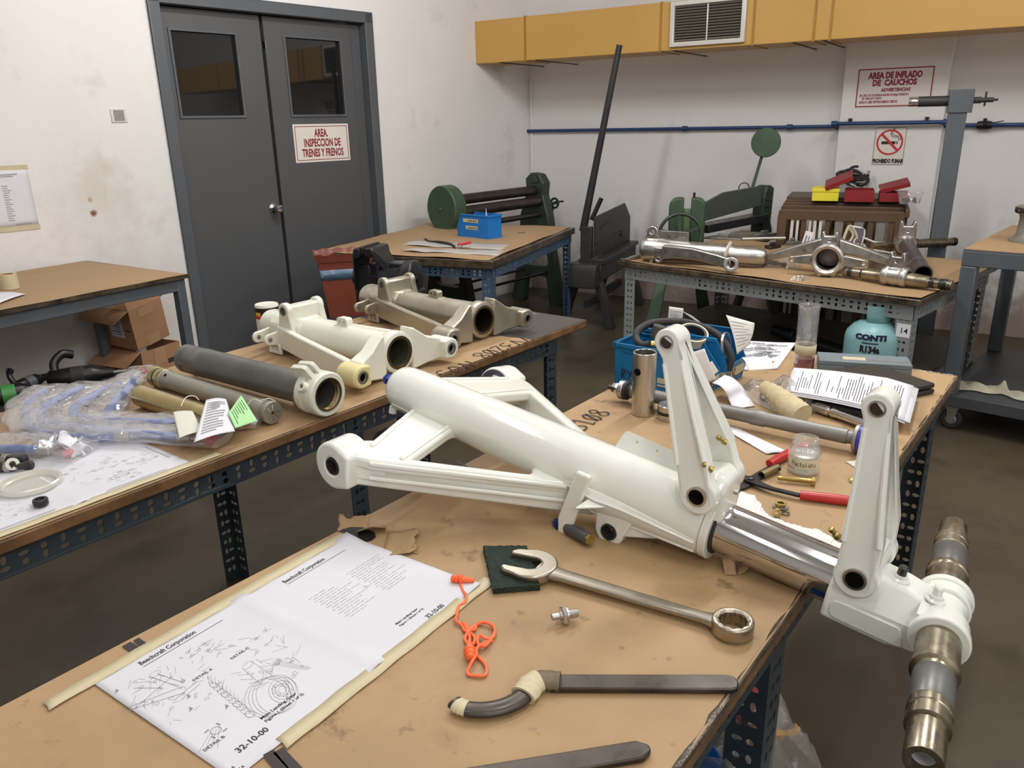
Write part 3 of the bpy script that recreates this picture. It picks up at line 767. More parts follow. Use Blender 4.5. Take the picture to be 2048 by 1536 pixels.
# bench against the left wall
WZ = 0.757
fr = on(376, 547, WZ); bl = on(0, 620, WZ)
wd = (fr - bl).normalized(); wn_ = Vector((-wd.y, wd.x, 0))
wdep = 0.80
MW = frame(Vector((fr.x, fr.y, 0)), x=wd, z=(0, 0, 1)) @ T3(-3.2, 0, 0)
t = thing('wall_bench', 'grey steel wall bench with kraft top against the left wall', 'workbench', MW)
m = MB(); m.prism([(0, 0), (3.2, 0), (3.2 + .02, wdep + .03), (0, wdep - .05)], (), WZ - .02, WZ - .003); m.build('tabletop', tape_rim, t)
m = MB(); m.grid(30, 8, lambda u, v: (.002 + 3.2 * u - .004 - .0 * v, .002 + (wdep + .03 - .08 * (1 - u)) * v - .003, WZ + .0008 * math.sin(u * 60 + v * 9) - .001)); m.build('paper_cover', kraft_clean, t)
m = MB(); m.box((0, .015, WZ - .075), (3.185, .05, WZ - .021)); m.box((3.15, .05, WZ - .075), (3.185, wdep - .07, WZ - .021)); m.build('apron', grey_steel, t, bev=.003)
for x, y in ((3.145, .012), (3.145, wdep - .09), (1.6, wdep - .13)):
    m = MB(); m.box((x, y, 0), (x + .042, y + .042, WZ - .022)); m.build('leg', grey_steel, t, bev=.003)

# blue legged bench in the corner
BZ = 0.70
F_ = on(985, 522, BZ); BR = on(1150, 454, BZ)
bd = (BR - F_).normalized(); be = Vector((bd.y, -bd.x, 0))
bL = (BR - F_).length; bW = 1.10
MBm = Matrix.Identity(4)
for i in range(3): MBm[i][0] = be[i]; MBm[i][1] = bd[i]
MBl = Matrix.Translation(Vector((F_.x, F_.y, 0)) - be * bW) @ MBm
t_blue = bench('corner workbench on blue slotted angle legs with a kraft top', MBl, bW, bL, BZ, kraft_clean, tape_rim, angle_blue, [.03, bL - .03], aw=.055, thick=.045, inset=.022)
wavy_cover(t_blue, 'paper_cover', kraft_clean, 0.012, 0.012, bW - .025, bL - .012, BZ - .001, 0.0022, 30, 30)

# table 14
EZ = 0.66
f0 = on(1236, 521, EZ); f1 = on(1842, 600, EZ)
ed = (f1 - f0).normalized(); en = Vector((-ed.y, ed.x, 0))
eW = (f1 - f0).length; eL = 1.06
M14 = frame(Vector((f0.x, f0.y, 0)), x=ed, z=(0, 0, 1))
t14 = bench('workbench numbered 14 on grey slotted angle legs, stripped metal parts on top', M14, eW, eL, EZ, kraft_clean, tape_rim, angle_grey, [.03, eL - .04], aw=.065, thick=.03, inset=.03, shelf=.26)
wavy_cover(t14, 'paper_cover', kraft_clean, 0.006, 0.012, eW - .006, eL - .006, EZ - .001, 0.0018, 40, 24)
m = MB()
for x in (.03, .095):
    m.prism([(x, EZ - .03), (x + .10, EZ - .03), (x, EZ - .14)], (), .030, .033, RX(PI / 2) @ T3(0, 0, -.062)) if x == .03 else None
m.build('gusset', angle_grey, t14)
m = MB(); q = M14.inverted() @ atd(1812, 660, (M14 @ Vector((eW - .06, .03, .4))).y)
xl = eW - .03 - .058
m.box((xl, .0262, q.z - .03), (xl + .056, .0268, q.z + .027)); lb = m.build('number_label', paper, t14); 
m = MB(); m.text('14', .034, T3(xl + .03, .0258, q.z - .004) @ RX(PI / 2), weight=.0003); m.build('number', sign_black, lb)

# wheeled steel trolley on the right
RZt = 0.825
ra = on(1927, 497, RZt); rb = on(2048, 503, RZt)
rd = Vector((math.cos(math.radians(-42)), math.sin(math.radians(-42)), 0)); rn = Vector((-rd.y, rd.x, 0)); 
MR = frame(Vector((ra.x, ra.y, 0)), x=rd, z=(0, 0, 1))
rW, rL = 1.5, .95
t = thing('steel_trolley', 'grey steel trolley table on castors at the right edge, kraft on top', 'trolley', MR)
m = MB(); m.box((0, 0, RZt - .008), (rW, rL, RZt - .003)); m.build('tabletop', grey_steel, t)
m = MB(); m.box((.004, .004, RZt - .003), (rW - .004, rL - .004, RZt)); m.build('paper_cover', kraft_clean, t)
m = MB(); tb = .062
m.box((0, 0, RZt - .075), (rW, tb, RZt - .008)); m.box((0, rL - tb, RZt - .075), (rW, rL, RZt - .008)); m.box((0, tb, RZt - .075), (tb, rL - tb, RZt - .008)); m.box((rW - tb, tb, RZt - .075), (rW, rL - tb, RZt - .008))
m.build('top_frame', grey_steel, t, bev=.004)
for x, y in ((0, 0), (rW - tb, 0), (0, rL - tb), (rW - tb, rL - tb)):
    m = MB(); m.box((x, y, .17), (x + tb, y + tb, RZt - .075)); m.build('leg', grey_steel, t, bev=.004)
m = MB(); m.box((0, -.0, .115), (rW, rL, .17)); m.build('lower_shelf', mat('shelf_grey', srgb(74, 78, 82), .5, .2, var=.2, vscale=5, stain=[(srgb(110, 104, 92), 6, (.6, .78), .5)]), t, bev=.004)
for x, y in ((.05, .04), (rW - .05, .04), (.05, rL - .05), (rW - .05, rL - .05)):
    m = MB(); m.box((x - .03, y - .03, .108), (x + .03, y + .03, .115)); m.prism([(-.02, .0), (.03, .0), (.012, -.07), (-.008, -.07)], (), -.022, -.018, T3(x, y, .108) @ RX(PI / 2)); m.prism([(-.02, .0), (.03, .0), (.012, -.07), (-.008, -.07)], (), .018, .022, T3(x, y, .108) @ RX(PI / 2))
    c = m.build('castor', alu_dull, t)
    m = MB(); m.lathe([(0, -.014), (.04, -.014), (.047, -.008), (.047, .008), (.04, .014), (0, .014)], T3(x + .002, y, .048) @ RX(PI / 2), 28); m.build('wheel', black_rubber, c)
    m = MB(); m.lathe([(0, -.017), (.02, -.017), (.024, -.0142), (.024, .0142), (.02, .017), (0, .017)], T3(x + .002, y, .048) @ RX(PI / 2), 20); m.build('hub_cap', alu_dull, c)
# ------------------------------------------------------------------ main landing gear leg on the near bench
def along(px, py, r):
    d = ray(px, py).normalized() * r; return Vector((d.x, d.y, d.z + CAM_H))
GC = along(1440, 1052, 1.2638); GE = along(795, 770, 1.58)
ga = (GE - GC).normalized(); gn = ga.cross(Vector((0, 0, 1))).normalized()
if gn.y < 0: gn = -gn
MG = frame(GC, x=ga, y=-gn)       # x along the barrel to its top end, y towards the camera side, z up
gear = thing('landing_gear_leg', 'large glossy white aircraft landing gear leg lying across the near workbench', 'landing gear', MG)
RXA = RY(PI / 2)                  # lathe axis onto local x

# barrel: revolved casting with its cap
m = MB()
prof = [(0, .692), (.020, .692), (.034, .688), (.0425, .676), (.0455, .655), (.0465, .62), (.0478, .55), (.0490, .50), (.0505, .40), (.0515, .30), (.0525, .20),
        (.0535, .12), (.054, .06), (.054, .0165), (.0525, .0155), (.0525, .0135), (.036, .0135)]
m.lathe([(r, x) for r, x in reversed(prof)], RXA, 64)
m.build('barrel', white_gloss, gear, auto=50)
m = MB()
m.lathe([(.0400, .0), (.053, .0), (.0545, .0015), (.0545, .0118), (.053, .0128), (.0400, .0128)], RXA, 64); m.build('collar_ring', white_gloss, gear)
m = MB(); m.lathe([(.0394, -.004), (.0435, -.004), (.0435, .002), (.0394, .002)], RXA, 48); m.build('gland_seal', black_rubber, gear)
m = MB(); m.lathe([(.0368, -.006), (.0368, .03)], RXA @ T3(0, 0, 0), 64)
m = MB(); m.lathe([(0, -.225), (.0392, -.225), (.0392, .012), (0, .012)], RXA, 72); m.build('piston', chrome, gear, auto=50)
# parting line along the barrel
m = MB()
for ang in (196, 12):
    a_ = math.radians(ang)
    pts = [(x, math.cos(a_) * (r + .0002), math.sin(a_) * (r + .0002)) for r, x in ((.0455, .655), (.0478, .55), (.049, .5), (.0505, .4), (.0515, .3))]
    if ang == 12: pts = [(x, math.cos(math.radians(-24)) * (r + .0004), math.sin(math.radians(-24)) * (r + .0004)) for r, x in ((.0445, .662), (.0465, .62), (.0478, .55))]
    m.tube(pts, .0016, 6)
m.build('casting_seam', white_gloss, gear)
# end fitting
m = MB(); m.cyl((.690, 0, .004), (.706, 0, .004), .0105, seg=16); m.build('charging_valve', alu, gear)
m = MB(); m.lathe([(0, 0), (.0105, 0), (.0125, .003), (.0125, .013), (.010, .017), (0, .017)], T3(.704, 0, .004) @ RXA, 6); m.build('valve_cap', blue_fit, gear)
m = MB(); m.cyl((.676, .022, -.036), (.676, .024, -.049), .008, seg=14); m.build('drain_boss', white_gloss, gear)

def fillet_poly(pts, rads, n=4):
    out = []
    P = [Vector((p[0], p[1])) for p in pts]; L = len(P)
    for i in range(L):
        a, b, c = P[i - 1], P[i], P[(i + 1) % L]; r = rads[i] if isinstance(rads, (list, tuple)) else rads
        if r <= 0: out.append((b.x, b.y)); continue
        u = (a - b).normalized(); v = (c - b).normalized(); ang = u.angle(v); d = min(r / math.tan(ang / 2), (a - b).length * .48, (c - b).length * .48)
        p, q = b + u * d, b + v * d
        for k in range(n + 1):
            t = k / n; s = p.lerp(b, t).lerp(b.lerp(q, t), t); out.append((s.x, s.y))
    return out

def side_brace(sgn, M, with_rib):
    """A-frame brace: local x along barrel, y outward (positive), z up, mid plane z=0"""
    h = .029
    m = MB(M)
    outer = [(.556, .2455), (.52, .2335), (.222, .034), (.15, .0), (.64, .0), (.618, .030), (.600, .060), (.560, .180), (.566, .196), (.598, .214)]
    hole = fillet_poly([(.478, .187), (.506, .034), (.325, .040), (.306, .072)], [.010, .018, .016, .016], 5)
    m.prism(outer, [hole], h - .022, h)
    d0 = Vector((.52 - .222, .2335 - .034, 0)).normalized(); n0 = Vector((-d0.y, d0.x, 0))
    a_, b_ = Vector((.556, .2455, 0)), Vector((.200, .0195, 0))
    m.prism([(p.x, p.y) for p in (a_, a_ - n0 * .016, b_ - n0 * .016, b_)] if n0.y > 0 else [(p.x, p.y) for p in (a_, b_, b_ + n0 * .016, a_ + n0 * .016)], (), -h, h - .001)
    m.prism([(.548, .150), (.600, .205), (.560, .248), (.500, .215)], (), -h * .6, h - .002)
    o = m.build('side_brace', white_gloss, gear, bev=.006, seg=3)
    # eye end
    m = MB(M); R = .0425; cx, cz = .585, .0
    MM = frame((cx, .202, cz), x=(1, 0, 0), z=(0, 1, 0))
    pts = arc(0, 0, R, -120, 120, 22) + [(-.040, R * .70), (-.040, -R * .70)]
    m.prism([(p[0], -p[1]) for p in pts], [circ(0, 0, .0150, 20)], 0, .058, MM)
    e = m.build('brace_eye', white_gloss, o, bev=.006, seg=3)
    m = MB(M); m.lathe([(.0120, .0), (.0151, .0), (.0151, .0575), (.0120, .0575), (.0120, 0)], frame((cx, .202, cz), z=(0, 1, 0)), 24); m.build('eye_bush', black_rubber, e)
    # channel rims on the upper strut and web rib on the lower strut
    m = MB(M)
    for a, b, w in (((.606, .03, h - .002), (.553, .200, h - .002), .010), ((.516, .035, h - .002), (.487, .195, h - .002), .009)):
        m.bar(a, b, w, .012)
    d = Vector((.298, .1995, 0)).normalized(); nrm = Vector((-d.y, d.x, 0))
    A = Vector((.522, .234, -.004)); B = Vector((.245, .0495, -.004))
    m.bar(A + nrm * .002, B + nrm * .002, .006, .0075)
    m.bar(A + Vector((0, 0, h - .003)) + nrm * .001, B + Vector((0, 0, h - .003)) + nrm * .001, .006, .008)
    m.build('stiffening_rib', white_gloss, o, bev=.0025, seg=2)
    return o
phi = math.radians(4)
side_brace(1, T3(0, 0, -.040), True)
fb_ = side_brace(-1, T3(.012, 0, .002) @ RX(math.radians(9.5)) @ Matrix(((1, 0, 0, 0), (0, -1, 0, 0), (0, 0, 1, 0), (0, 0, 0, 1))), True)
m = MB(T3(.012, 0, .002) @ RX(math.radians(9.5)) @ Matrix(((1, 0, 0, 0), (0, -1, 0, 0), (0, 0, 1, 0), (0, 0, 0, 1))))
m.lathe([(0, 0), (.038, 0), (.038, .0016), (0, .0016)], frame((.585, .2002, 0), z=(0, 1, 0)), 36); m.build('eye_face', purple_grey, fb_)
# lower flange on the camera side of the barrel, running into the collar
m = MB()
rings = []
for x, R, yo, a0_, a1_ in ((.262, .0518, .050, -62, -6), (.215, .0525, .0605, -58, -2), (.185, .0528, .0645, -56, 0), (.14, .0535, .0605, -52, 0), (.08, .0540, .0578, -46, -4), (.017, .0542, .0552, -42, -8)):
    A, B = math.radians(a0_), math.radians(a1_); q = []
    for k in range(7):
        t = A + (B - A) * k / 6; r = R + (yo - R) * (1 if 0 < k < 6 else 0.15); q.append((x, r * math.cos(t), r * math.sin(t)))
    for k in range(6, -1, -1):
        t = A + (B - A) * k / 6; q.append((x, (R - .008) * math.cos(t), (R - .008) * math.sin(t)))
    rings.append(q)
m.loft(rings)
for kk in (1, 5): m.tube([Vector(r[kk]) * 1.0 for r in rings], .0024, 8)
m.build('side_flange', white_gloss, gear, bev=.003)
# swing bracket with its black roller
m = MB()
m.prism(fillet_poly([(.222, .030), (.196, .030), (.213, -.062), (.219, -.094), (.240, -.098), (.244, -.066)], [.004, .004, .0, .010, .010, .0]), (), .062, .072, frame((0, 0, 0), x=(1, 0, 0), y=(0, 0, 1)) @ Matrix.Scale(-1, 4, (0, 0, 1)))
m.prism([(.200, .052), (.160, .052), (.200, .10)], (), -.02, -.014)
b = m.build('roller_bracket', white_gloss, gear, bev=.003)
m = MB(); Mr = frame((.230, .066, -.082), x=(.25, 0, .97), z=(-.95, .30, -.13))
m.lathe([(0, .006), (.0095, .006), (.0105, .010), (.0105, .058), (.009, .061), (0, .061)], Mr, 20); m.build('roller', mat('roller_sleeve', srgb(72, 72, 76), .5), b)
m = MB(); m.lathe([(0, .061), (.009, .061), (.009, .067), (.004, .067), (.004, .066), (0, .066)], Mr, 6); m.build('roller_nut', gold_bolt, b)
m = MB(); m.lathe([(0, -.014), (.0045, -.014), (.0045, .006), (0, .006)], Mr, 12); m.lathe([(0, -.026), (.008, -.026), (.009, -.022), (.009, -.016), (.011, -.014), (0, -.014)], Mr, 6); m.build('bolt_head', blue_fit, b)
# drag brace lug below
m = MB(); lx, lz = .158, -.062
pts = arc(0, 0, .026, 180, 360, 14) + [(.030, .040), (-.040, .040)]
m.prism(pts, [circ(0, -.002, .0135, 18)], .030, .052, T3(lx, 0, lz) @ RX(PI / 2) @ Matrix.Scale(-1, 4, (0, 0, 1)))
rings = [[(x, y, z) for y, z in ((-.03, -.03), (yy, -.03), (yy, zz), (-.03, zz))] for x, yy, zz in ((.135, .045, -.066), (.09, .035, -.052), (.05, .02, -.04))]
m.loft(rings)
m.build('drag_lug', white_gloss, gear, bev=.003)
m = MB(); m.lathe([(.0115, .029), (.0136, .029), (.0136, .0535), (.0115, .0535), (.0115, .029)], T3(lx, 0, lz - .002) @ RX(PI / 2) @ Matrix.Scale(-1, 4, (0, 0, 1)), 20); m.build('lug_bush', black_rubber, gear)
# flat bracket plate on top
m = MB()
out = fillet_poly([(.205, .0), (.198, .034), (.086, .030), (.066, .034), (.050, .034), (.046, .0)], [.0, .008, .0, 0, .004, 0])
m.prism(out, [circ(.172, .022, .0022, 8), circ(.135, .021, .0022, 8), circ(.078, .017, .0062, 14), circ(.092, .018, .0018, 8), circ(.066, .016, .0018, 8)], -.003, .003,
        T3(0, -.018, .0465) @ frame((0, 0, 0), x=(1, 0, 0), y=(0, -.52, .85)))
m.build('bracket_plate', white_gloss, gear, bev=.0015)
# lug casting carrying the upper torque link
m = MB()
rings = []
for x, w, zt in ((.085, .020, .050), (.060, .036, .066), (.040, .038, .088), (.015, .038, .096), (-.004, .034, .088), (-.010, .028, .05)):
    rings.append([(x, w, .02), (x, w, zt - .012), (x, w - .010, zt), (x, -w + .010, zt), (x, -w, zt - .012), (x, -w, .02)])
m.loft(rings); m.build('link_lug', white_gloss, gear, bev=.008, seg=3)
m = MB(); m.lathe([(0, 0), (.0045, 0), (.0045, .006), (0, .007)], T3(-.012, .012, .072) @ RY(-PI / 2), 6); m.build('lug_screw', alu, gear)

def torque_link(M, L, grease):
    m = MB(M)
    def leg(sg):
        # side outline in (x, z) and inner/outer face as a function of z
        out = arc(0, 0, .029, 150, 390, 18) + [(.0215, .050), (.0150, L - .022)] + arc(0, L, .0205, -25, 205, 16) + [(-.0180, L - .022), (-.0285, .050)]
        n = len(out)
        yo = lambda z: .058 - (.058 - .020) * min(1, max(0, (z - .03) / (L - .06)))
        yi = lambda z: .036 - .036 * min(1, max(0, (z - .03) / (L * .66)))
        vs = [(x, sg * yo(z), z) for x, z in out] + [(x, sg * yi(z), z) for x, z in out]
        fs = [tuple(range(n)), tuple(range(2 * n - 1, n - 1, -1))] + [(i, i + n, (i + 1) % n + n, (i + 1) % n) for i in range(n)]
        m.add(vs, fs)
    leg(1); leg(-1)
    o = m.build('torque_link', white_gloss, gear, bev=.0035, seg=3)
    m = MB(M)
    for sg in (1, -1):
        yo = lambda z: .058 - .038 * min(1, max(0, (z - .03) / (L - .06)))
        for xa, xb in ((.019, .0125), (-.0245, -.0150)):
            m.tube([(xa, sg * (yo(.05) + .0005), .05), ((xa + xb) / 2, sg * (yo(L * .5) + .0005), L * .5), (xb, sg * (yo(L - .03) + .0005), L - .03)], .0036, 8)
    m.build('edge_rib', white_gloss, o)
    for sg in (1, -1):
        m = MB(M); MM = frame((0, sg * .054, 0), z=(0, sg, 0))
        m.lathe([(.0118, .001), (.0150, .001), (.0152, .0062), (.0120, .0066), (.0118, .001)], MM, 24); b = m.build('bush', alu, o)
        m = MB(M); m.lathe([(0, .004), (.0119, .004), (.0119, .0055), (.008, .0062), (.007, .0045), (0, .0045)], MM, 24); m.build('pin_end', hole_black, b)
        m = MB(M); MM = frame((0, sg * .017, L), z=(0, sg, 0))
        m.lathe([(.0088, .0), (.0112, .0), (.0112, .0042), (.0088, .0046), (.0088, 0)], MM, 24); m.build('bush', alu, o)
        m = MB(M); m.lathe([(0, .0028), (.0089, .0028)], MM, 20); m.build('bore', steel_dark, o)
    for x, y, z in grease:
        m = MB(M); Mz = frame((x, y, z), z=(.55, .35, .8))
        m.lathe([(0, 0), (.0052, 0), (.0052, .006), (.0034, .008), (.0034, .011), (.0045, .013), (.0040, .017), (0, .018)], Mz, 12); m.build('grease_fitting', gold_bolt, o)
    return o
torque_link(frame((.026, 0, .066), z=(.105, 0, .195), y=(0, 1, 0)), .226, [(-.030, .046, .034), (-.034, -.010, .056)])
torque_link(frame((-.206, 0, .044), z=(.040, 0, .215), y=(0, 1, 0)), .226, [(.028, .046, .048), (.026, -.03, .09)])

# fork
m = MB()
def sect(x, k=1.0, yo=.050, zt=.044, zb=-.037):
    return [(x, yo, zb), (x, yo, .004), (x, yo * .46, zt), (x, -yo * .46, zt), (x, -yo, .004), (x, -yo, zb), (x, -yo * .5, zb - .008), (x, yo * .5, zb - .008)]
rings = [sect(-.176), sect(-.215), sect(-.262, yo=.0495, zt=.040), sect(-.292, yo=.048, zt=.034, zb=-.030)]
m.loft(rings)
fork = m.build('fork', white_gloss, gear, bev=.005, seg=3)
ax0 = Vector((-.343, .282, .012)); ax1 = Vector((-.283, -.285, -.002)); ad = (ax1 - ax0).normalized()
axc = lambda y: ax0 + (ax1 - ax0) * ((y - ax0.y) / (ax1.y - ax0.y))
m = MB()
for y0, y1, R in ((.058, .044, .0365), (.045, .020, .034), (-.022, -.046, .034), (-.046, -.058, .0365)):
    m.lathe([(0, 0), (R - .002, 0), (R, .002), (R, abs(y1 - y0) - .001), (R - .001, abs(y1 - y0)), (0, abs(y1 - y0))], frame(axc(y0), z=ad), 48)
m.loft([[(x, yo, -.03), (x, yo, .028), (x, yo - .026, .034), (x, yo - .026, -.03)] for x, yo in ((-.285, .048), (axc(.05).x, .046))])
m.loft([[(x, -yo, -.03), (x, -yo, .028), (x, -yo + .026, .034), (x, -yo + .026, -.03)] for x, yo in ((-.285, .048), (axc(-.05).x, .046))])
m.lathe([(0, 0), (.029, 0), (.029, .09), (0, .09)], frame(axc(.045), z=ad), 36)
m.build('fork_eye', white_gloss, fork, bev=.0015)
m = MB(); m.prism(fillet_poly([(-.186, -.030), (-.186, -.002), (-.275, -.001), (-.285, -.030)], [.012, .012, .008, .008]), (), .0495, .0525, RX(PI / 2) @ Matrix.Scale(-1, 4, (0, 0, 1))); m.build('cast_pad', white_gloss, fork, bev=.0025)
m = MB(); m.box((-.205 - .02, -.036, .03), (-.178, .036, .072)); m.lathe([(0, -.038), (.026, -.038), (.026, .038), (0, .038)], T3(-.206, 0, .044) @ RX(PI / 2), 32); m.build('link_lug', white_gloss, fork, bev=.004)
for x, y, z, mt in ((-.252, .006, .0405, steel_dark), (-.298, .012, .036, white_gloss)):
    m = MB(); m.lathe([(0, 0), (.0125, 0), (.0125, .002), (.009, .004), (.009, .008), (0, .008)], T3(x, y, z), 20); b = m.build('bolt_base', white_gloss, fork)
    m = MB(); m.lathe([(0, .008), (.006, .008), (.006, .019), (.0045, .021), (0, .021)], T3(x, y, z), 14); m.build('bolt_end', mt, b)
# axle stubs, stepped and worn
def axle_stub(y0, y1, steps, name):
    L = (axc(y1) - axc(y0)).length; z = (axc(y1) - axc(y0)).normalized()
    m = MB(); m.lathe([(r, L * t) for t, r in steps] + [(.0125, L), (.0125, L - .03), (0, L - .03)], frame(axc(y0), z=z), 40)
    o = m.build(name, steel_worn, gear, auto=30)
    return o, L, z
st = [(0, .0262), (.26, .0262), (.27, .0280), (.305, .0280), (.315, .0238), (.34, .0232), (.60, .0232), (.605, .0240), (.655, .0240), (.66, .0226), (.70, .0226), (.705, .0238), (.755, .0238), (.76, .0202), (.99, .0202), (1.0, .0196)]
a_o, aL, az = axle_stub(.055, .283, st, 'axle_stub')
m = MB(); m.lathe([(.0233, aL * .345), (.0236, aL * .35), (.0236, aL * .595), (.0233, aL * .598)], frame(axc(.055), z=az), 40); m.build('dark_journal', steel_tube, a_o)
m = MB(); m.lathe([(0, aL - .028), (.0124, aL - .028), (.0124, aL - .012)], frame(axc(.055), z=az), 24); m.build('bore_primer', mat('bore_white', srgb(222, 224, 226), .5, var=.2, vscale=60), a_o)
a_o, aL, az = axle_stub(-.055, -.286, st, 'axle_stub')
m = MB(); m.lathe([(.0233, aL * .345), (.0236, aL * .35), (.0236, aL * .595), (.0233, aL * .598)], frame(axc(-.055), z=az), 40); m.build('dark_journal', steel_tube, a_o)
# ------------------------------------------------------------------ things on the near bench
def fpx(p0, p1, z=TZ):
    a = on(*p0, z); b = on(*p1, z); return frame(a, x=b - a, z=(0, 0, 1)), (b - a).length
STROKES = {
 'Y': [[(0, 1), (.3, .5)], [(.62, 1), (.12, 0)]], 'V': [[(0, 1), (.28, 0), (.62, 1)]], 'N': [[(0, 0), (.08, 1), (.5, 0), (.6, 1)]],
 '3': [[(.05, .95), (.35, 1), (.48, .8), (.36, .58), (.15, .53), (.42, .48), (.56, .25), (.40, .03), (.02, .02)]],
 '1': [[(.02, .78), (.10, .98), (.26, .96), (.30, .08)], [(.22, .02), (.52, .05)]], '2': [[(.02, .78), (.2, 1), (.45, .9), (.42, .62), (.04, .04), (.56, .04)]],
 '0': [[(.3, 1), (.06, .7), (.08, .25), (.3, 0), (.52, .3), (.5, .75), (.3, 1)], [(.52, .98), (.06, .05)]],
 '8': [[(.3, .52), (.08, .75), (.28, 1), (.5, .8), (.3, .52), (.04, .25), (.28, 0), (.56, .22), (.3, .52)]],
 'O': [[(.3, 1), (.03, .5), (.3, 0), (.58, .5), (.3, 1)]], 'S': [[(.5, .9), (.25, 1), (.06, .78), (.3, .54), (.5, .28), (.28, 0), (.02, .1)]],
 'E': [[(.5, 1), (.05, 1), (.05, 0), (.52, 0)], [(.05, .52), (.42, .52)]], 'P': [[(.1, 0), (.1, 1), (.4, 1), (.5, .78), (.38, .55), (.1, .5)]],
 'a': [[(.44, .5), (.2, .6), (.04, .3), (.18, .02), (.42, .2), (.44, .55), (.5, .0)]], 'c': [[(.45, .5), (.22, .6), (.05, .3), (.22, 0), (.46, .1)]],
 't': [[(.22, .9), (.2, .1), (.36, .0)], [(.02, .6), (.42, .62)]], 'o': [[(.25, .6), (.04, .3), (.25, 0), (.46, .3), (.25, .6)]], 'l': [[(.16, 1), (.16, .02)]],
 'u': [[(.05, .6), (.08, .1), (.25, .0), (.42, .15), (.44, .6), (.46, .0)]], 'R': [[(.1, 0), (.1, 1), (.4, 1), (.5, .75), (.36, .55), (.1, .5), (.5, 0)]],
 '-': [[(.1, .5), (.5, .5)]], 'M': [[(0, 0), (.1, 1), (.32, .3), (.55, 1), (.62, 0)]], 'A': [[(0, 0), (.28, 1), (.56, 0)], [(.1, .4), (.46, .4)]], 'I': [[(.2, 0), (.2, 1)]], 'F': [[(.05, 0), (.05, 1), (.5, 1)], [(.05, .52), (.4, .52)]], '.': [[(.1, 0), (.14, .06)]],
}
def hand(mb, s, h, M, w=None, adv=.78):
    x = 0
    for ch in s:
        if ch in STROKES:
            for st in STROKES[ch]:
                P = smooth_path([(x + p[0] * h, p[1] * h, 0) for p in st], 4) if len(st) > 2 and ch not in 'YVNEMAF' else [(x + p[0] * h, p[1] * h, 0) for p in st]
                mb.line(P, w or h * .09, M)
        x += adv * h
    return mb
def para(mb, x0, y0, x1, y1, n, M, rnd, h=.5, ragged=.35):
    """rows of print as little dashes"""
    st = (y1 - y0) / n
    for i in range(n):
        yy = y0 + st * (i + .5); xe = x1 - (x1 - x0) * ragged * rnd.random(); x = x0
        while x < xe:
            w = (.004 + .010 * rnd.random()) * 1.0
            mb.strip(x, yy - abs(st) * h / 2, min(x + w, xe), yy + abs(st) * h / 2, M); x += w + .0022
    return mb

# marker on the kraft paper of the two benches
m = MB()
Mk, L_ = fpx((1163, 868), (1240, 812), TZ + .0012)
hand(m, '3108', .048, T3(0, 0, 0), w=.0042) if False else None
a = on(1172, 848, TZ + .0012); b = on(1222, 824, TZ + .0012)
inv = MT.inverted()
Mw = inv @ frame(on(1150, 872, TZ + .0012), x=on(1218, 828, TZ) - on(1150, 872, TZ), z=(0, 0, 1))
hand(m, 'V3108', .050, Mw, w=.0042, adv=.70)
Mw = inv @ frame(on(905, 958, TZ + .0012), x=TD, z=(0, 0, 1)); hand(m, 'YV', .05, Mw, w=.004, adv=.8)
for px0, px1, w in (((252, 1288), (280, 1304), .012), ((272, 1278), (290, 1291), .008), ((536, 1504), (570, 1545), .012), ((556, 1500), (598, 1545), .012)):
    p, q = inv @ on(*px0, TZ + .0012), inv @ on(*px1, TZ + .0012)
    m.line([(p.x, p.y), (q.x, q.y)], w, T3(0, 0, p.z))
m.build('marker_writing', marker, t_main, flat=True)
m = MB(); inv2 = MT2.inverted()
Mw = inv2 @ frame(on(1042, 673, TZ + .0012), x=-TD, z=(0, 0, 1)); hand(m, 'YV3208', .058, Mw, w=.0042, adv=.74)
Mw = inv2 @ frame(on(930, 722, TZ + .0012), x=-TD, z=(0, 0, 1)); hand(m, 'NOSE', .06, Mw, w=.0045, adv=.85)
m.build('marker_writing', marker, t_left, flat=True)

# torn flap of kraft at the edge
def flap(px, w, l, ang, curl, seed, parent=t_main, mt=kraft):
    rn = random.Random(seed); P = inv @ on(*px, TZ)
    j = [rn.uniform(-.13, .13) for _ in range(9)]
    m = MB(T3(P.x, P.y, TZ + .0006) @ RZ(ang))
    m.grid(8, 6, lambda u, v: ((u - .5) * w * (1 + j[int(v * 6)] * .5), v * l * (1 + j[int(u * 8)]), curl * math.sin(u * 5 + seed) * v * .25 + curl * v * v * (1 + j[int(u * 8)] * 1.5)))
    return m.build('torn_flap', mt, parent, solid=.0006)
flap((770, 1088), .075, .050, -.9, .006, 1); flap((706, 1060), .05, .030, .75, .010, 2); flap((742, 1056), .045, .024, -2.2, .012, 5)
flap((828, 1107), .012, .010, .3, .01, 8)
flap((1462, 1150), .018, .022, .6, .022, 4); flap((1475, 1140), .022, .016, -1.2, .02, 6)
m = MB()
rn = random.Random(5); P = inv @ on(715, 1068, TZ)
m.prism([(P.x - .004 + .008 * rn.random() + .034 * math.cos(a), P.y + (.016 + .008 * rn.random()) * math.sin(a)) for a in np.linspace(0, 6.28, 14)[:-1]], (), TZ - .0006, TZ + .0012); m.build('torn_hole', soil_black, t_main)

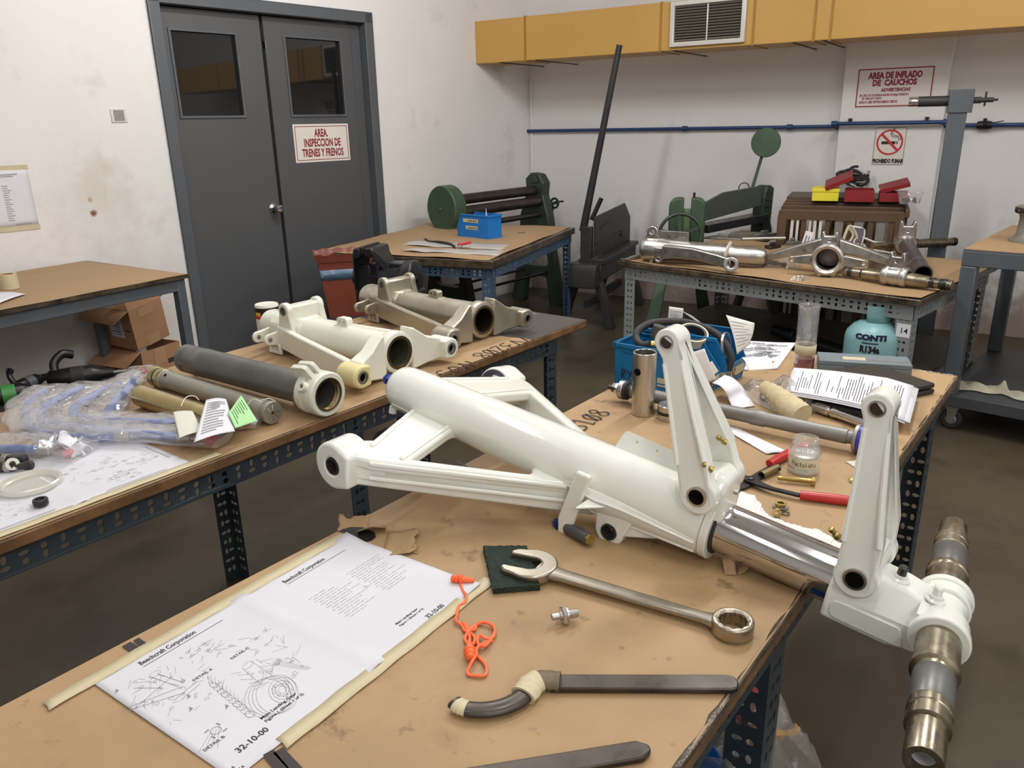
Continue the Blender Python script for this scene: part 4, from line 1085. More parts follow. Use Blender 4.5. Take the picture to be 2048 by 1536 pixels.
# taped drawing sheets
A_ = on(183, 1365, TZ)
MD = frame(A_, x=on(692, 1071, TZ) - A_, z=(0, 0, 1)); MDi = MD.inverted()
pc = lambda px, py: (MDi @ on(px, py, TZ))
PW, PH = .433, .279
t = thing('taped_drawing', 'long white parts drawing sheet taped to the near end of the front bench', 'drawing', MD)
m = MB()
def shf(u, v):
    x = PW * u; y = -PH * v
    z = .0010 + .0030 * math.exp(-((x - .2165) / .010) ** 2) + .0035 * max(0, u - .86) / .14 * max(0, v - .86) / .14 + .005 * max(0, u - .93) / .07 * max(0, .15 - v) / .15
    return (x, y, z)
m.grid(48, 20, shf); sh_ = m.build('sheet', paper_dirty, t, solid=.0003)
rn = random.Random(11); Z = T3(0, 0, .0014)
m = MB()
def at_px(px, py, rot=0.0): p = pc(px, py); return T3(p.x, p.y, .0014) @ RZ(rot)
p = pc(280, 1331); q = pc(412, 1261)
m.text('Beechcraft Corporation', .0125, T3(p.x, p.y + .001, .0014), 'LEFT', .0003, sx=(q.x - p.x) / (.0125 * 11.0))
p2 = pc(568, 1167); m.text('Beechcraft Corporation', .0125, T3(p2.x, p2.y + .001, .0014), 'LEFT', .0003, sx=(q.x - p.x) / (.0125 * 11.0))
for pp in (p, p2): m.strip(pp.x, pp.y - .0085, pp.x + .118, pp.y - .0075, Z)
p = pc(477, 1508); m.text('32-10-00', .0125, T3(p.x, p.y + .003, .0014), 'LEFT', .0003, .92); m.text('Page 6', .006, T3(p.x - .030, p.y - .012, .0014), 'LEFT', .0001); m.text('Mar 1/16', .006, T3(p.x - .030, p.y - .020, .0014), 'LEFT', .0001)
p = pc(857, 1238); m.text('32-10-00', .0115, T3(p.x, p.y + .003, .0014), 'LEFT', .0003, .85); p = pc(905, 1208); m.text('Page 6', .005, T3(p.x, p.y, .0014), 'LEFT', .0001); m.text('Apr 1/10', .005, T3(p.x, p.y - .007, .0014), 'LEFT', .0001)
p = pc(525, 1442); m.text('Main Landing Gear', .0068, T3(p.x, p.y + .003, .0014), 'LEFT', .00018); m.text('Figure 1 (Sheet 1 of 2)', .0062, T3(p.x, p.y - .005, .0014), 'LEFT', .00015)
p = pc(795, 1252); m.text('Main Landing Gear', .0058, T3(p.x, p.y + .003, .0014), 'LEFT', .00015); m.text('Figure 1 (Sheet 2 of 2)', .0054, T3(p.x, p.y - .004, .0014), 'LEFT', .00012)
for (px, py, s) in ((420, 1342, 'A'), (493, 1300, 'C'), (445, 1477, 'B')):
    p = pc(px, py); m.text('DETAIL ' + s, .0065, T3(p.x - .024, p.y, .0014), 'LEFT', .0001)
m.build('lettering', ink, t, flat=True)
m = MB(); LW = .00042
def rng(cx, cy, rx, ry, rot=0, w=LW):
    c_, s_ = math.cos(rot), math.sin(rot)
    m.line([(cx + rx * math.cos(a) * c_ - ry * math.sin(a) * s_, cy + rx * math.cos(a) * s_ + ry * math.sin(a) * c_) for a in np.linspace(0, 2 * PI, 25)], w, Z)
def seg_(x0, y0, x1, y1, w=LW): m.line([(x0, y0), (x1, y1)], w, Z)
# wheel and tyre drawing
w = pc(560, 1385)
for k in range(4): rng(w.x - .004 * k - .004, w.y + .002 * k, .024, .036, -.5)
for r in (.024, .018, .012, .007): rng(w.x + .004, w.y, r * .66, r, -.5)
for k in range(9): a = k * .7; rng(w.x + .003 + .008 * math.cos(a), w.y + .012 * math.sin(a), .0022, .0022, 0, .0004)
leg = pc(500, 1338)
seg_(leg.x - .006, leg.y + .004, w.x - .004, w.y + .030); seg_(leg.x + .010, leg.y + .010, w.x + .014, w.y + .03); rng(leg.x + .002, leg.y + .007, .008, .005, .3)
for k in range(26):
    x = w.x + rn.uniform(-.01, .065); y = w.y + rn.uniform(.01, .07); seg_(x, y, x + rn.uniform(-.018, .018), y + rn.uniform(.004, .02), .0004)
for k in range(14):
    x = w.x + rn.uniform(.01, .05); y = w.y + rn.uniform(.005, .05); rng(x, y, rn.uniform(.0015, .004), rn.uniform(.0015, .004), 0)
for k in range(12): seg_(w.x + .028 + .001 * k, w.y + .05, w.x + .046 + .0006 * k, w.y + .002, .0003) if k % 3 == 0 else None
# row of seal rings
a0 = pc(428, 1372); a1 = pc(500, 1430)
for k in range(10):
    f = k / 9; rng(a0.x + (a1.x - a0.x) * f, a0.y + (a1.y - a0.y) * f, .0035 + .0012 * f, .0065, 0, .0007 if k % 3 == 0 else .0004)
    seg_(a0.x + (a1.x - a0.x) * f, a0.y + (a1.y - a0.y) * f + .010, a0.x + (a1.x - a0.x) * f + .012, a0.y + (a1.y - a0.y) * f + .03, .0003)
# leg assembly drawing on the left
g = pc(345, 1390)
for (x0, y0, x1, y1) in ((-.045, .018, .010, -.010), (-.043, .024, .014, .002), (-.04, .015, .02, .03), (.004, .05, .012, .005), (.012, .05, .020, .006), (-.02, .05, .0, .02), (-.006, -.012, .03, -.005), (.0, -.018, .03, -.012)): seg_(g.x + x0, g.y + y0, g.x + x1, g.y + y1, .0007)
rng(g.x - .045, g.y + .021, .004, .006); rng(g.x + .010, g.y + .052, .007, .005)
for k in range(44):
    x = g.x + rn.uniform(-.045, .05); y = g.y + rn.uniform(-.05, .065); seg_(x, y, x + rn.uniform(-.012, .012), y + rn.uniform(-.002, .014), .0004)
for k in range(20):
    x = g.x + rn.uniform(-.03, .05); y = g.y + rn.uniform(-.045, .06); rng(x, y, rn.uniform(.001, .0028), rn.uniform(.001, .0028), 0)
for (px, py, n) in ((405, 1310, 22), (500, 1290, 16)):
    c = pc(px, py)
    for k in range(n):
        x = c.x + rn.uniform(-.02, .03); y = c.y + rn.uniform(-.022, .022); seg_(x, y, x + rn.uniform(-.014, .014), y + rn.uniform(-.004, .010), .0005)
        if k % 3 == 0: rng(x, y, .002, .0025)
c = pc(432, 1463)
rng(c.x, c.y, .006, .006, 0, .0008)
for a in range(4): seg_(c.x + .009 * math.cos(a * 1.57 + .4), c.y + .009 * math.sin(a * 1.57 + .4), c.x + .012 * math.cos(a * 1.57 + .9), c.y + .012 * math.sin(a * 1.57 + .9), .002)
for k in range(4): seg_(c.x - .03 + .005 * k, c.y - .012 - .004 * k, c.x - .006 + .004 * k, c.y + .002, .0004)
for (px, py) in ((232, 1384), (376, 1395), (380, 1420), (452, 1415)):
    c = pc(px, py); m.prism([(c.x - .003, c.y - .004), (c.x + .003, c.y - .002), (c.x + .002, c.y + .004)], (), .0012, .0015)
m.build('line_art', mat('drawing_ink', srgb(140, 140, 145), .7), t, flat=True)
m = MB()
for (p0, p1) in (((615, 1200), (762, 1262)), ((690, 1150), (795, 1200))):
    q = pc(*p0); q2 = pc(*p1)
    xa, ya = q.x, q.y
    for k in range(14):
        yy = ya - k * .0062
        para(m, xa + .004 * (k % 2), yy, xa + .075, yy - .0052, 1, Z, rn, .17, .6)
m.build('small_print', ink_light, t, flat=True)
m = MB()
for xa, ya, xb, yb in ((-.055, -.008, .432, .013), (-.06 + .12, -PH - .013, PW + .02, -PH + .009)):
    m.grid(60, 2, lambda u, v: (xa + (xb - xa) * u + .003 * math.sin(v * 40) * (u < .02), ya + (yb - ya) * v + .0006 * math.sin(u * 31), .0016 + .0003 * math.sin(u * 45 + v * 3)))
    m.build('masking_tape', masking, t, solid=.0003); m = MB()
m = MB(); c = pc(734, 1172); m.prism(circ(c.x, c.y, .0045, 9, .003), (), .0012, .003); m.build('crumb', paper, t)

# orange corded ear plugs
t = thing('ear_plugs', 'pair of bright orange ear plugs on a tangled cord, beside the taped drawing', 'ear plugs', Matrix.Translation(on(940, 1250, TZ)))
O_ = on(940, 1250, TZ)
rel = lambda px, py, z=.002: on(px, py, TZ) - O_ + Vector((0, 0, z))
cord = [(921, 1172), (926, 1185), (933, 1197), (930, 1208), (919, 1214), (914, 1232), (912, 1247), (924, 1254), (929, 1264), (942, 1270), (950, 1282), (946, 1292), (935, 1290), (930, 1280), (938, 1268), (950, 1262), (952, 1254), (962, 1249),
        (976, 1252), (987, 1258), (990, 1270), (984, 1282), (970, 1285), (960, 1276), (955, 1285), (958, 1296), (970, 1300), (981, 1285), (990, 1268), (984, 1256), (968, 1250), (950, 1254), (940, 1262), (935, 1256), (927, 1250), (938, 1270), (940, 1290)]
c2 = [(945, 1322), (950, 1312), (945, 1306), (958, 1318), (972, 1335), (970, 1353), (950, 1354), (935, 1350), (942, 1335), (952, 1318), (954, 1304), (968, 1294), (985, 1284)]
m = MB()
m.tube(smooth_path([rel(px, py, .0025 + .0022 * (i % 4 == 2) + .002 * (20 < i < 30)) for i, (px, py) in enumerate(cord)], 4), .0021, 8)
m.build('cord', orange, t)
m = MB(); m.tube(smooth_path([rel(px, py, .0022 + .0035 * (7 < i < 12)) for i, (px, py) in enumerate(c2)], 5), .0021, 8); m.build('cord', orange, t)
def plug(pa, pb):
    a, b = rel(*pa, .0065), rel(*pb, .0065)
    L = .036
    m = MB(); m.lathe([(0, -.001), (.0045, 0), (.0062, .003), (.0040, .005), (.0072, .008), (.0074, .0095), (.0044, .011), (.0078, .0145), (.0080, .016), (.0045, .018), (.0044, .0285), (.0032, .031), (.0030, .0345), (0, .036)], frame(a, z=b - a), 20); m.build('plug', orange, t)
plug((903, 1165), (943, 1168)); plug((941, 1325), (938, 1288))

# pneumatic fitting
Mf, _ = fpx((1104, 1250), (1143, 1243))
m = MB(); ax = T3(0, 0, .0125) @ RY(PI / 2)
t = thing('hose_fitting', 'small steel hose fitting with hex collar, alone on the bench below the wrench', 'fitting', Mf)
m.lathe([(.0025, .0), (.0048, .0), (.0048, .010), (.0062, .011), (.0062, .014)], ax, 20); m.lathe([(.0025, .006), (.0025, .0)], ax, 12); m.build('nozzle', alu, t)
m = MB(); m.lathe([(0, .0135), (.0115, .0135), (.0125, .0145), (.0125, .0185), (.0115, .0195), (0, .0195)], ax, 6); m.build('hex', chrome, t)
m = MB(); m.lathe([(0, .0195), (.0105, .0195), (.0105, .022), (.0058, .023), (.0058, .036), (.0052, .037), (0, .037)], ax, 22)
for k in range(6): m.lathe([(.0058, .024 + k * .002), (.0063, .025 + k * .002), (.0058, .026 + k * .002)], ax, 18)
m.build('thread', alu, t)

# scouring pad
c = [on(967, 1101, TZ), on(1053, 1101, TZ), on(1080, 1180, TZ), on(986, 1188, TZ)]
Ms = Matrix.Translation(c[0])
m = MB(Ms.inverted()); rn = random.Random(2)
def padf(u, v, z):
    p = c[0].lerp(c[1], u).lerp(c[3].lerp(c[2], u), v); e = .0012
    return (p.x + rn.uniform(-e, e), p.y + rn.uniform(-e, e), TZ + z + rn.uniform(-.0008, .0008) * (z > .001))
m.grid(40, 40, lambda u, v: padf(u, v, .0085)); m.grid(1, 1, lambda u, v: padf(u, v, .0003))
n0 = 41
for (f0, f1) in (((0, 0), (1, 0)), ((1, 0), (1, 1)), ((1, 1), (0, 1)), ((0, 1), (0, 0))):
    m.grid(40, 3, lambda u, v: padf(f0[0] + (f1[0] - f0[0]) * u, f0[1] + (f1[1] - f0[1]) * u, .0003 + .0085 * v))
tag(m.build('scouring_pad', scour, M=Ms), 'dark green scouring pad under the jaw of the big wrench', 'scouring pad')

# combination wrench
Mwr, WL = fpx((1064, 1146), (1464, 1266))
t = thing('combination_wrench', 'large steel combination wrench lying across the near bench', 'wrench', Mwr)
m = MB()
rings = []
for x, w_, h_ in ((.012, .040, .014), (.030, .032, .013), (.055, .0255, .0115), (.10, .0245, .011), (.20, .0225, .0105), (WL - .070, .0205, .0105), (WL - .040, .0195, .0115), (WL - .022, .026, .015)):
    z0 = .010 if x < .02 else .0095
    rings.append([(x, math.copysign(abs(math.cos(a)) ** .6, math.cos(a)) * w_ / 2, .0105 + math.copysign(abs(math.sin(a)) ** .75, math.sin(a)) * h_ / 2) for a in np.linspace(0, 2 * PI, 21)[:-1]])
m.loft(rings); m.build('shank', steel_wrench, t, auto=50)
m = MB(); ja = math.radians(164)   # jaw opening direction
jp = []
jaw_o = arc(0, 0, .0395, -116, 116, 26)
prof_ = [(p[0], p[1]) for p in jaw_o] + [(-.034, .0320), (-.042, .0235), (-.040, .0170)] + arc(-.002, 0, .0170, 90, -90, 12) + [(-.040, -.0170), (-.042, -.0235), (-.034, -.0320)]
m.prism(prof_, (), .0035, .0185, T3(0, 0, 0) @ RZ(math.radians(9)))
m.build('open_jaw', steel_wrench, t, bev=.003, seg=3)
m = MB(); hole = []
for k in range(24):
    a = 2 * PI * k / 24; r = .0192 if k % 2 else .0170; hole.append((WL + r * math.cos(a), r * math.sin(a)))
m.prism(circ(WL, 0, .0275, 40), [hole], .0015, .0225)
m.build('ring_end', steel_wrench, t, bev=.0035, seg=3)
m = MB(); m.text('1-1/2', .010, T3(WL * .62, .0, .0161), weight=.0001); m.text('DROP FORGED', .008, T3(WL * .38, 0, .0163), weight=.0001)
# (stamped marks are worn away on the real tool, so none are raised here)

# hook spanner with taped hook
Mh, HL = fpx((1100, 1375), (1387, 1375))
t = thing('hook_spanner', 'dark steel hook spanner with cream tape on its curved hook', 'spanner', Mh)
m = MB()
m.prism(fillet_poly([(.0, -.011), (.215, -.0125), (.222, -.010), (.2255, .0), (.222, .011), (.213, .0135), (.0, .0145)], [.0, .003, .006, .008, .006, .003, 0]), (), .0005, .0085)
m.build('handle', steel_dark, t, bev=.002)
hk = [(.012, .002), (-.010, .004), (-.022, -.004), (-.028, -.016), (-.038, -.030), (-.055, -.041), (-.075, -.046), (-.094, -.045), (-.106, -.040), (-.112, -.034)]
def hkpath(i0, i1, r0, z=.0072, n=6, flat=.72):
    P = smooth_path([(x, y, z) for x, y in hk], n); P = P[int(i0 * (len(P) - 1)):int(i1 * (len(P) - 1)) + 1]
    return P, [r0(i / (len(P) - 1)) for i in range(len(P))]
m = MB(); P, R_ = hkpath(0, 1, lambda f: .0135 - .0035 * f); m.tube(P, R_, 14, flat=.6, up=(0, 0, 1)); m.build('hook', steel_dark, t)
for i0, i1, rr, mt, nm in ((.13, .40, .0165, masking, 'tape_wrap'), (.80, .93, .0112, masking, 'tape_wrap'), (0.0, .16, .0150, mat('oily_tape', srgb(120, 104, 78), .5, var=.5, vscale=40), 'oily_wrap')):
    m = MB(); P, R_ = hkpath(i0, i1, lambda f: rr + .0006 * math.sin(f * 19)); m.tube(P, R_, 14, flat=.62, up=(0, 0, 1)); m.build(nm, mt, t)
# plain spanner handle at the picture's lower edge
Mh, HL = fpx((1040, 1550), (1300, 1506))
t = thing('spanner_handle', 'plain dark steel spanner handle nearest the camera, cut by the lower edge', 'spanner', Mh)
m = MB(); m.prism(fillet_poly([(-.10, -.014), (HL - .012, -.0125), (HL, -.004), (HL, .004), (HL - .012, .0125), (-.10, .014)], [0, .008, .006, .006, .008, 0]), (), .0005, .0085); m.build('handle', steel_dark, t, bev=.002)
m = MB(); m.tube(smooth_path([(-.098, 0, .0072), (-.125, .004, .0072), (-.145, -.014, .0072), (-.17, -.036, .0072), (-.205, -.042, .0072), (-.225, -.03, .0072)], 6), .011, 14, flat=.6, up=(0, 0, 1)); m.build('hook', steel_dark, t)

# white cloth under the piston
co = [on(1482, 985, TZ), on(1500, 1010, TZ), on(1700, 1075, TZ), on(1700, 1110, TZ)]
m = MB(Matrix.Translation(-co[0])); rn = random.Random(9)
e0 = [on(*p, TZ) for p in ((1448, 990), (1482, 985), (1508, 992), (1520, 1008), (1533, 1030), (1560, 1042), (1600, 1055), (1640, 1062), (1668, 1080), (1692, 1094))]
e1 = [on(*p, TZ) for p in ((1440, 1060), (1462, 1070), (1480, 1080), (1500, 1090), (1520, 1098), (1540, 1104), (1570, 1112), (1600, 1120), (1640, 1130), (1660, 1128))]
def clf(u, v):
    k = u * 9; i = min(8, int(k)); f = k - i
    a = e0[i].lerp(e0[i + 1], f); b = e1[i].lerp(e1[i + 1], f); p = a.lerp(b, v)
    z = .0015 + .010 * math.sin(v * PI) * (.4 + .6 * abs(math.sin(u * 9 + v * 3))) * (1 - .6 * v) + .0012 * math.sin(u * 60)
    return (p.x + .0012 * math.sin(u * 200) * (1 - v), p.y + .0015 * math.sin(u * 170) * (1 - v), TZ + max(.001, min(z, .011)))
m.grid(60, 14, clf)
tag(m.build('cleaning_cloth', cloth_white, M=Matrix.Translation(co[0]), solid=.001), 'white cloth spread under the chrome piston of the landing gear leg', 'cloth')

# circlip pliers with red handles
Mp, _ = fpx((1500, 968), (1600, 1003))
O2 = on(1500, 968, TZ); t = thing('circlip_pliers', 'black circlip pliers with two red vinyl handles, open beside the glass jar', 'pliers', Matrix.Translation(O2))
r2 = lambda px, py, z=0: on(px, py, TZ) - O2 + Vector((0, 0, z))
def flatbar(pts, ws, z0, z1):
    P = [Vector((p.x, p.y, 0)) for p in pts]; Lf = []; Rt = []
    for i, p in enumerate(P):
        d = (P[min(i + 1, len(P) - 1)] - P[max(i - 1, 0)]).normalized(); n = Vector((-d.y, d.x, 0)) * ws[i] / 2
        Lf.append((p.x + n.x, p.y + n.y)); Rt.append((p.x - n.x, p.y - n.y))
    m = MB(); m.prism(Lf + Rt[::-1], (), z0, z1); return m
flatbar([r2(1468, 952), r2(1484, 962), r2(1500, 968), r2(1520, 978), r2(1545, 987), r2(1600, 1000)], [.006, .013, .022, .016, .010, .010], .006, .0115).build('lever', black_iron, t, bev=.0015)
flatbar([r2(1466, 988), r2(1484, 978), r2(1500, 968), r2(1520, 952), r2(1540, 940), r2(1556, 930)], [.006, .014, .022, .016, .013, .013], .0005, .0060).build('lever', black_iron, t, bev=.0015)
m = MB(); m.lathe([(0, 0), (.0075, 0), (.0075, .013), (.006, .014), (0, .014)], I4, 20); m.build('pivot', black_iron, t)
m = MB(); m.tube([r2(1599, 999, .0090), r2(1640, 1004, .0092), r2(1680, 1009, .0090), r2(1702, 1012, .0088), r2(1706, 1013, .0088)], [.0082, .0090, .0090, .0085, .004], 16, flat=.85); m.build('red_grip', red_grip, t)
m = MB(); m.tube([r2(1538, 936, .0085), r2(1556, 926, .0090), r2(1580, 914, .0090), r2(1606, 900, .009), r2(1622, 893, .009)], [.0085, .0095, .0095, .0090, .004], 16, flat=.85); m.build('red_grip', red_grip, t)
m = MB(); c = r2(1548, 943); m.box((c.x - .007, c.y - .012, .006), (c.x + .009, c.y + .004, .013)); m.build('stop_block', black_iron, t, bev=.002)
# spacer tube, bolt and nuts
a = on(1522, 958, TZ); b = on(1555, 943, TZ)
m = MB(); m.lathe([(.0058, 0), (.0076, 0), (.0076, (b - a).length), (.0058, (b - a).length), (.0058, 0)], frame((0, 0, .0077), z=b - a), 22)
tag(m.build('spacer_tube', mat('spacer_bronze', srgb(150, 132, 96), .4, .9, var=.2, vscale=30), M=Matrix.Translation(a)), 'short hollow spacer tube lying against the pliers', 'spacer')
a = on(1554, 963, TZ); b = on(1622, 970, TZ); L = (b - a).length
t = thing('long_bolt', 'long gold zinc bolt lying in front of the glass jar', 'bolt', frame(a, x=b - a, z=(0, 0, 1)))
m = MB(); m.lathe([(0, 0), (.0042, .001), (.0042, .018), (.0048, .019), (.0048, L)], T3(0, 0, .0078) @ RXA, 16); m.build('shank', gold_bolt, t)
m = MB(); m.lathe([(0, L), (.0085, L), (.0088, L + .001), (.0088, L + .006), (.008, L + .007), (0, L + .007)], T3(0, 0, .0078) @ RXA, 6); m.build('bolt_head', gold_bolt, t)
def nut(px, py, r, h, label, mt, n=6, z=0, hole=.55, name='nut', tilt=None):
    P = on(px, py, TZ + z); m = MB(); m.prism(circ(0, 0, r, n if n > 6 else 6), [circ(0, 0, r * hole, 14)], 0.0004, h)
    M = Matrix.Translation(P) @ (tilt if tilt is not None else I4)
    return tag(m.build(name, mt, M=M, bev=.0008), label, name.replace('_', ' '))
nut(1561, 1014, .0135, .0022, 'large flat washer at the bottom of the washer stack near the pliers', alu_dull, 24, name='washer')
nut(1561, 1013, .0125, .0022, 'middle washer of the stack near the red pliers handle', alu_dull, 24, .0024, name='washer')
nut(1561, 1011, .0105, .006, 'flanged nut on top of the washer stack near the pliers', gold_bolt, 6, .0048)
nut(1552, 1024, .0085, .007, 'gold hex nut tipped on edge against the washer stack', gold_bolt, 6, .0072, tilt=RX(PI / 2 - .15) @ RZ(.3))
m = MB(); m.tube([Vector((.0065 * math.cos(a), .0065 * math.sin(a), .0012)) for a in np.linspace(0, 5.6, 20)], .0011, 8)
tag(m.build('spring_washer', steel_dark, M=Matrix.Translation(on(1571, 1028, TZ))), 'thin split spring washer lying flat below the nuts', 'washer')
# small white chip
P = on(1712, 928, TZ)
m = MB(); m.prism([(-.016, -.012), (.014, -.016), (.018, .008), (-.012, .014)], [circ(.001, 0, .002, 8)], .0004, .0022)
tag(m.build('plastic_shim', mat('cloudy_shim', srgb(206, 208, 200), .3), M=Matrix.Translation(P) @ RZ(.4)), 'small square of cloudy plastic beside the end of the grey rod', 'shim')

# glass jar
P = on(1606, 942, TZ)
t = thing('glass_jar', 'open glass jar of petroleum jelly with a hand written label', 'jar', Matrix.Translation(P) @ Matrix.Scale(.75, 4))
m = MB(); R = .0385
m.lathe([(0, .0015), (R - .004, .0), (R, .004), (R + .0012, .012), (R + .0012, .058), (R - .001, .066), (R - .008, .073), (R - .009, .077), (R - .0065, .079), (R - .0065, .083), (R - .009, .085), (R - .0065, .088), (R - .0075, .0925),
         (R - .0105, .0925), (R - .0115, .075), (R - .005, .063), (R - .003, .056), (R - .003, .006), (0, .005)], I4, 44); m.build('glass', jar_glass, t)
m = MB(); m.lathe([(0, .0055), (R - .0032, .0055), (R - .0032, .050), (R - .012, .052), (R - .02, .047), (0, .049)], I4, 40); m.build('petroleum_jelly', jelly, t)
v = (Vector((0, 0, 0)) - P); a0 = math.atan2(v.y, v.x)
m = MB(); m.lathe([(R + .0016, .022), (R + .0016, .046)], I4, 30, a0 - 1.15, a0 + 1.15); lab_ = m.build('label', mat('jar_label', srgb(212, 204, 176), .6), t)
m = MB(); hb = MB(); hand(hb, 'Pactolatu', .0125, I4, w=.0012, adv=.52)
Lx = .0125 * .52 * 9
vs = [(p.x, p.y) for p in hb.v]
m.add([((R + .002) * math.cos(a0 + (x - Lx / 2) / R), (R + .002) * math.sin(a0 + (x - Lx / 2) / R), .0275 + y) for x, y in vs], hb.f); m.build('handwriting', marker, lab_, flat=True)

# long damper rod lying at the back
a = on(1232, 800, TZ); b = on(1712, 905, TZ)
e = (b - a).normalized(); Rr = .0165
Mr = frame(Vector((a.x, a.y, TZ + .030)), x=e + Vector((0, 0, -.0)), z=(0, 0, 1)); RL = (b - a).length
t = thing('damper_rod', 'long grey steel damper rod with round end discs behind the landing gear', 'rod', Mr)
m = MB(); m.lathe([(0, .045), (.0165, .045), (.0165, .075), (.0135, .078), (.0135, .10), (.0155, .102), (.0155, RL * .60), (.0172, RL * .605), (.0172, RL * .66), (.0155, RL * .665), (.0155, RL - .02), (.0135, RL - .018), (.0135, RL)], RXA, 28); m.build('rod', mat('rod_grey', srgb(140, 138, 134), .5, .6, var=.12, vscale=12), t)
m = MB(); m.lathe([(0, RL - .006), (.026, RL - .006), (.029, RL - .004), (.029, RL + .002), (.0275, RL + .003), (.0275, RL + .010), (.029, RL + .011), (.029, RL + .016), (.026, RL + .019), (0, RL + .019)], RXA, 36); d_ = m.build('end_disc', alu_dull, t)
m = MB(); m.lathe([(.0276, RL + .0028), (.0293, RL + .004), (.0293, RL + .009), (.0276, RL + .0102)], RXA, 36); m.build('seal_ring', purple_band, d_)
m = MB(); m.lathe([(0, RL + .019), (.0125, RL + .019), (.0125, RL + .040), (.011, RL + .042), (0, RL + .042)], RXA, 8); m.build('end_nut', alu, t)
m = MB(); m.lathe([(0, .012), (.022, .012), (.0235, .014), (.0235, .020), (.0235, .024), (.022, .026), (0, .026)], RXA, 32); d_ = m.build('end_disc', alu, t)
m = MB(); m.lathe([(.020, .026), (.0225, .026), (.0225, .034), (.016, .036), (.016, .046)], RXA, 28); m.build('seal', black_rubber, d_)
m = MB(); m.lathe([(0, -.008), (.012, -.008), (.013, -.006), (.013, .012), (0, .012)], RXA, 6); m.build('hex_nut', chrome, t)
m = MB(); m.lathe([(0, -.020), (.006, -.020), (.006, -.008), (0, -.008)], RXA, 12); m.build('stud', steel_dark, t)

# aluminium sleeve standing upright
P = on(1286, 826, TZ); Rs = (on(1309, 826, TZ) - on(1262, 826, TZ)).length / 2
hS = .148
t = thing('metal_sleeve', 'tall brushed aluminium sleeve standing upright with a round side hole', 'sleeve', Matrix.Translation(P))
m = MB(); n = 40
vd = math.atan2(-P.y, -P.x)
hz, ha, hr = hS * .715, vd - .62, .0085
m.lathe([(Rs - .004, 0), (Rs, 0), (Rs, hS - .001), (Rs - .001, hS), (Rs - .003, hS), (Rs - .004, hS - .001), (Rs - .004, 0)], I4, 48); m.build('tube_wall', alu_brushed, t)
m = MB(); m.prism(circ(0, 0, hr, 18), (), 0, .0012, frame((Rs * math.cos(ha) * .985, Rs * math.sin(ha) * .985, hz), z=(math.cos(ha), math.sin(ha), 0))); m.build('side_hole', hole_black, t)
# piston cap
P = on(1338, 836, TZ); Rc = .026
t = thing('hydraulic_piston', 'short aluminium piston cap with a black seal ring, beside the upright sleeve', 'piston', Matrix.Translation(P))
m = MB(); m.lathe([(0, 0), (Rc, 0), (Rc, .012), (Rc - .003, .0125), (Rc - .003, .019), (Rc, .0195), (Rc, .032), (Rc - .002, .034), (0, .034)], I4, 40); m.build('body', alu_brushed, t)
m = MB(); m.lathe([(Rc - .003, .0125), (Rc + .0004, .0135), (Rc + .0004, .0185), (Rc - .003, .019)], I4, 40); m.build('seal_ring', black_rubber, t)

# stacking bins
def stacking_bin(label, M, L, W, H, mt, group=None, lip=.45, cut=.72, name='stacking_bin'):
    t = thing(name, label, 'bin', M, group)
    th = .003; prof = [(0, 0), (L * .97, 0), (L, H * lip * .5), (L, H * lip), (L * cut, H), (0, H)]
    m = MB()
    for y0, y1 in ((0, th), (W - th, W)): m.prism(prof, (), -y1, -y0, RX(PI / 2))
    m.box((0, 0, 0), (th, W, H)); m.box((0, 0, 0), (L * .97, W, th))
    m.add([(L * .97, 0, 0), (L * .97, W, 0), (L, W, H * lip), (L, 0, H * lip), (L * .97 - th, 0, 0), (L * .97 - th, W, 0), (L - th, W, H * lip), (L - th, 0, H * lip)], [(0, 1, 2, 3), (7, 6, 5, 4), (3, 2, 6, 7), (0, 4, 5, 1), (0, 3, 7, 4), (1, 5, 6, 2)])
    m.build('shell', mt, t, bev=.0012)
    m = MB()
    for y0, y1 in ((-.004, th), (W - th, W + .004)): m.box((-.004, y0, H - .010), (L * cut, y1, H))
    m.box((-.006, -.004, H - .012), (th, W + .004, H))
    m.prism([(L * .1, H * .2), (L * .66, H * .2), (L * .66, H * .24), (L * .1, H * .24)], (), -.0, .0015, RX(PI / 2))
    m.prism([(L * .1, H * .80), (L * .60, H * .80), (L * .60, H * .84), (L * .1, H * .84)], (), -.0, .0015, RX(PI / 2))
    m.build('rim', mt, t, bev=.0012)
    return t
fc = on(1398, 803, TZ); lb_ = on(1268, 776, TZ)
bx = (fc - lb_).normalized(); BLn = .235
Mb = frame(fc - bx * BLn, x=bx, z=(0, 0, 1))
binA = stacking_bin('near blue stacking bin behind the upright sleeve, hung with white tags', Mb @ RZ(math.radians(0)), BLn, .118, .112, blue_bin, cut=.80)
Mb2 = frame(fc - bx * (BLn - .012) + Vector((-bx.y, bx.x, 0)) * .128, x=bx, z=(0, 0, 1))
binB = stacking_bin('far blue stacking bin with a black hose coiled over it', Mb2, BLn, .118, .125, blue_bin, cut=.86)
for bn, s in ((binA, 'YV3208'), (binB, 'YV32')):
    m = MB(); yy = -.0012; m.box((BLn * .52, -.0014, .018), (BLn * .985, -.0004, .040)); m.box((BLn * .985, -.0014, .018), (BLn * .988 + .0014, .119, .040)); tp = m.build('masking_tape', masking, bn)
    m = MB(); hand(m, s, .019, frame((BLn * .992 + .0012, .004, .020), x=(0, 1, 0), y=(0, 0, 1)), w=.0028, adv=.75); hand(m, 'RYV', .022, frame((.02, -.0018, .022), x=(1, 0, 0), y=(0, 0, 1)), w=.003); m.build('handwriting', marker, tp, flat=True)
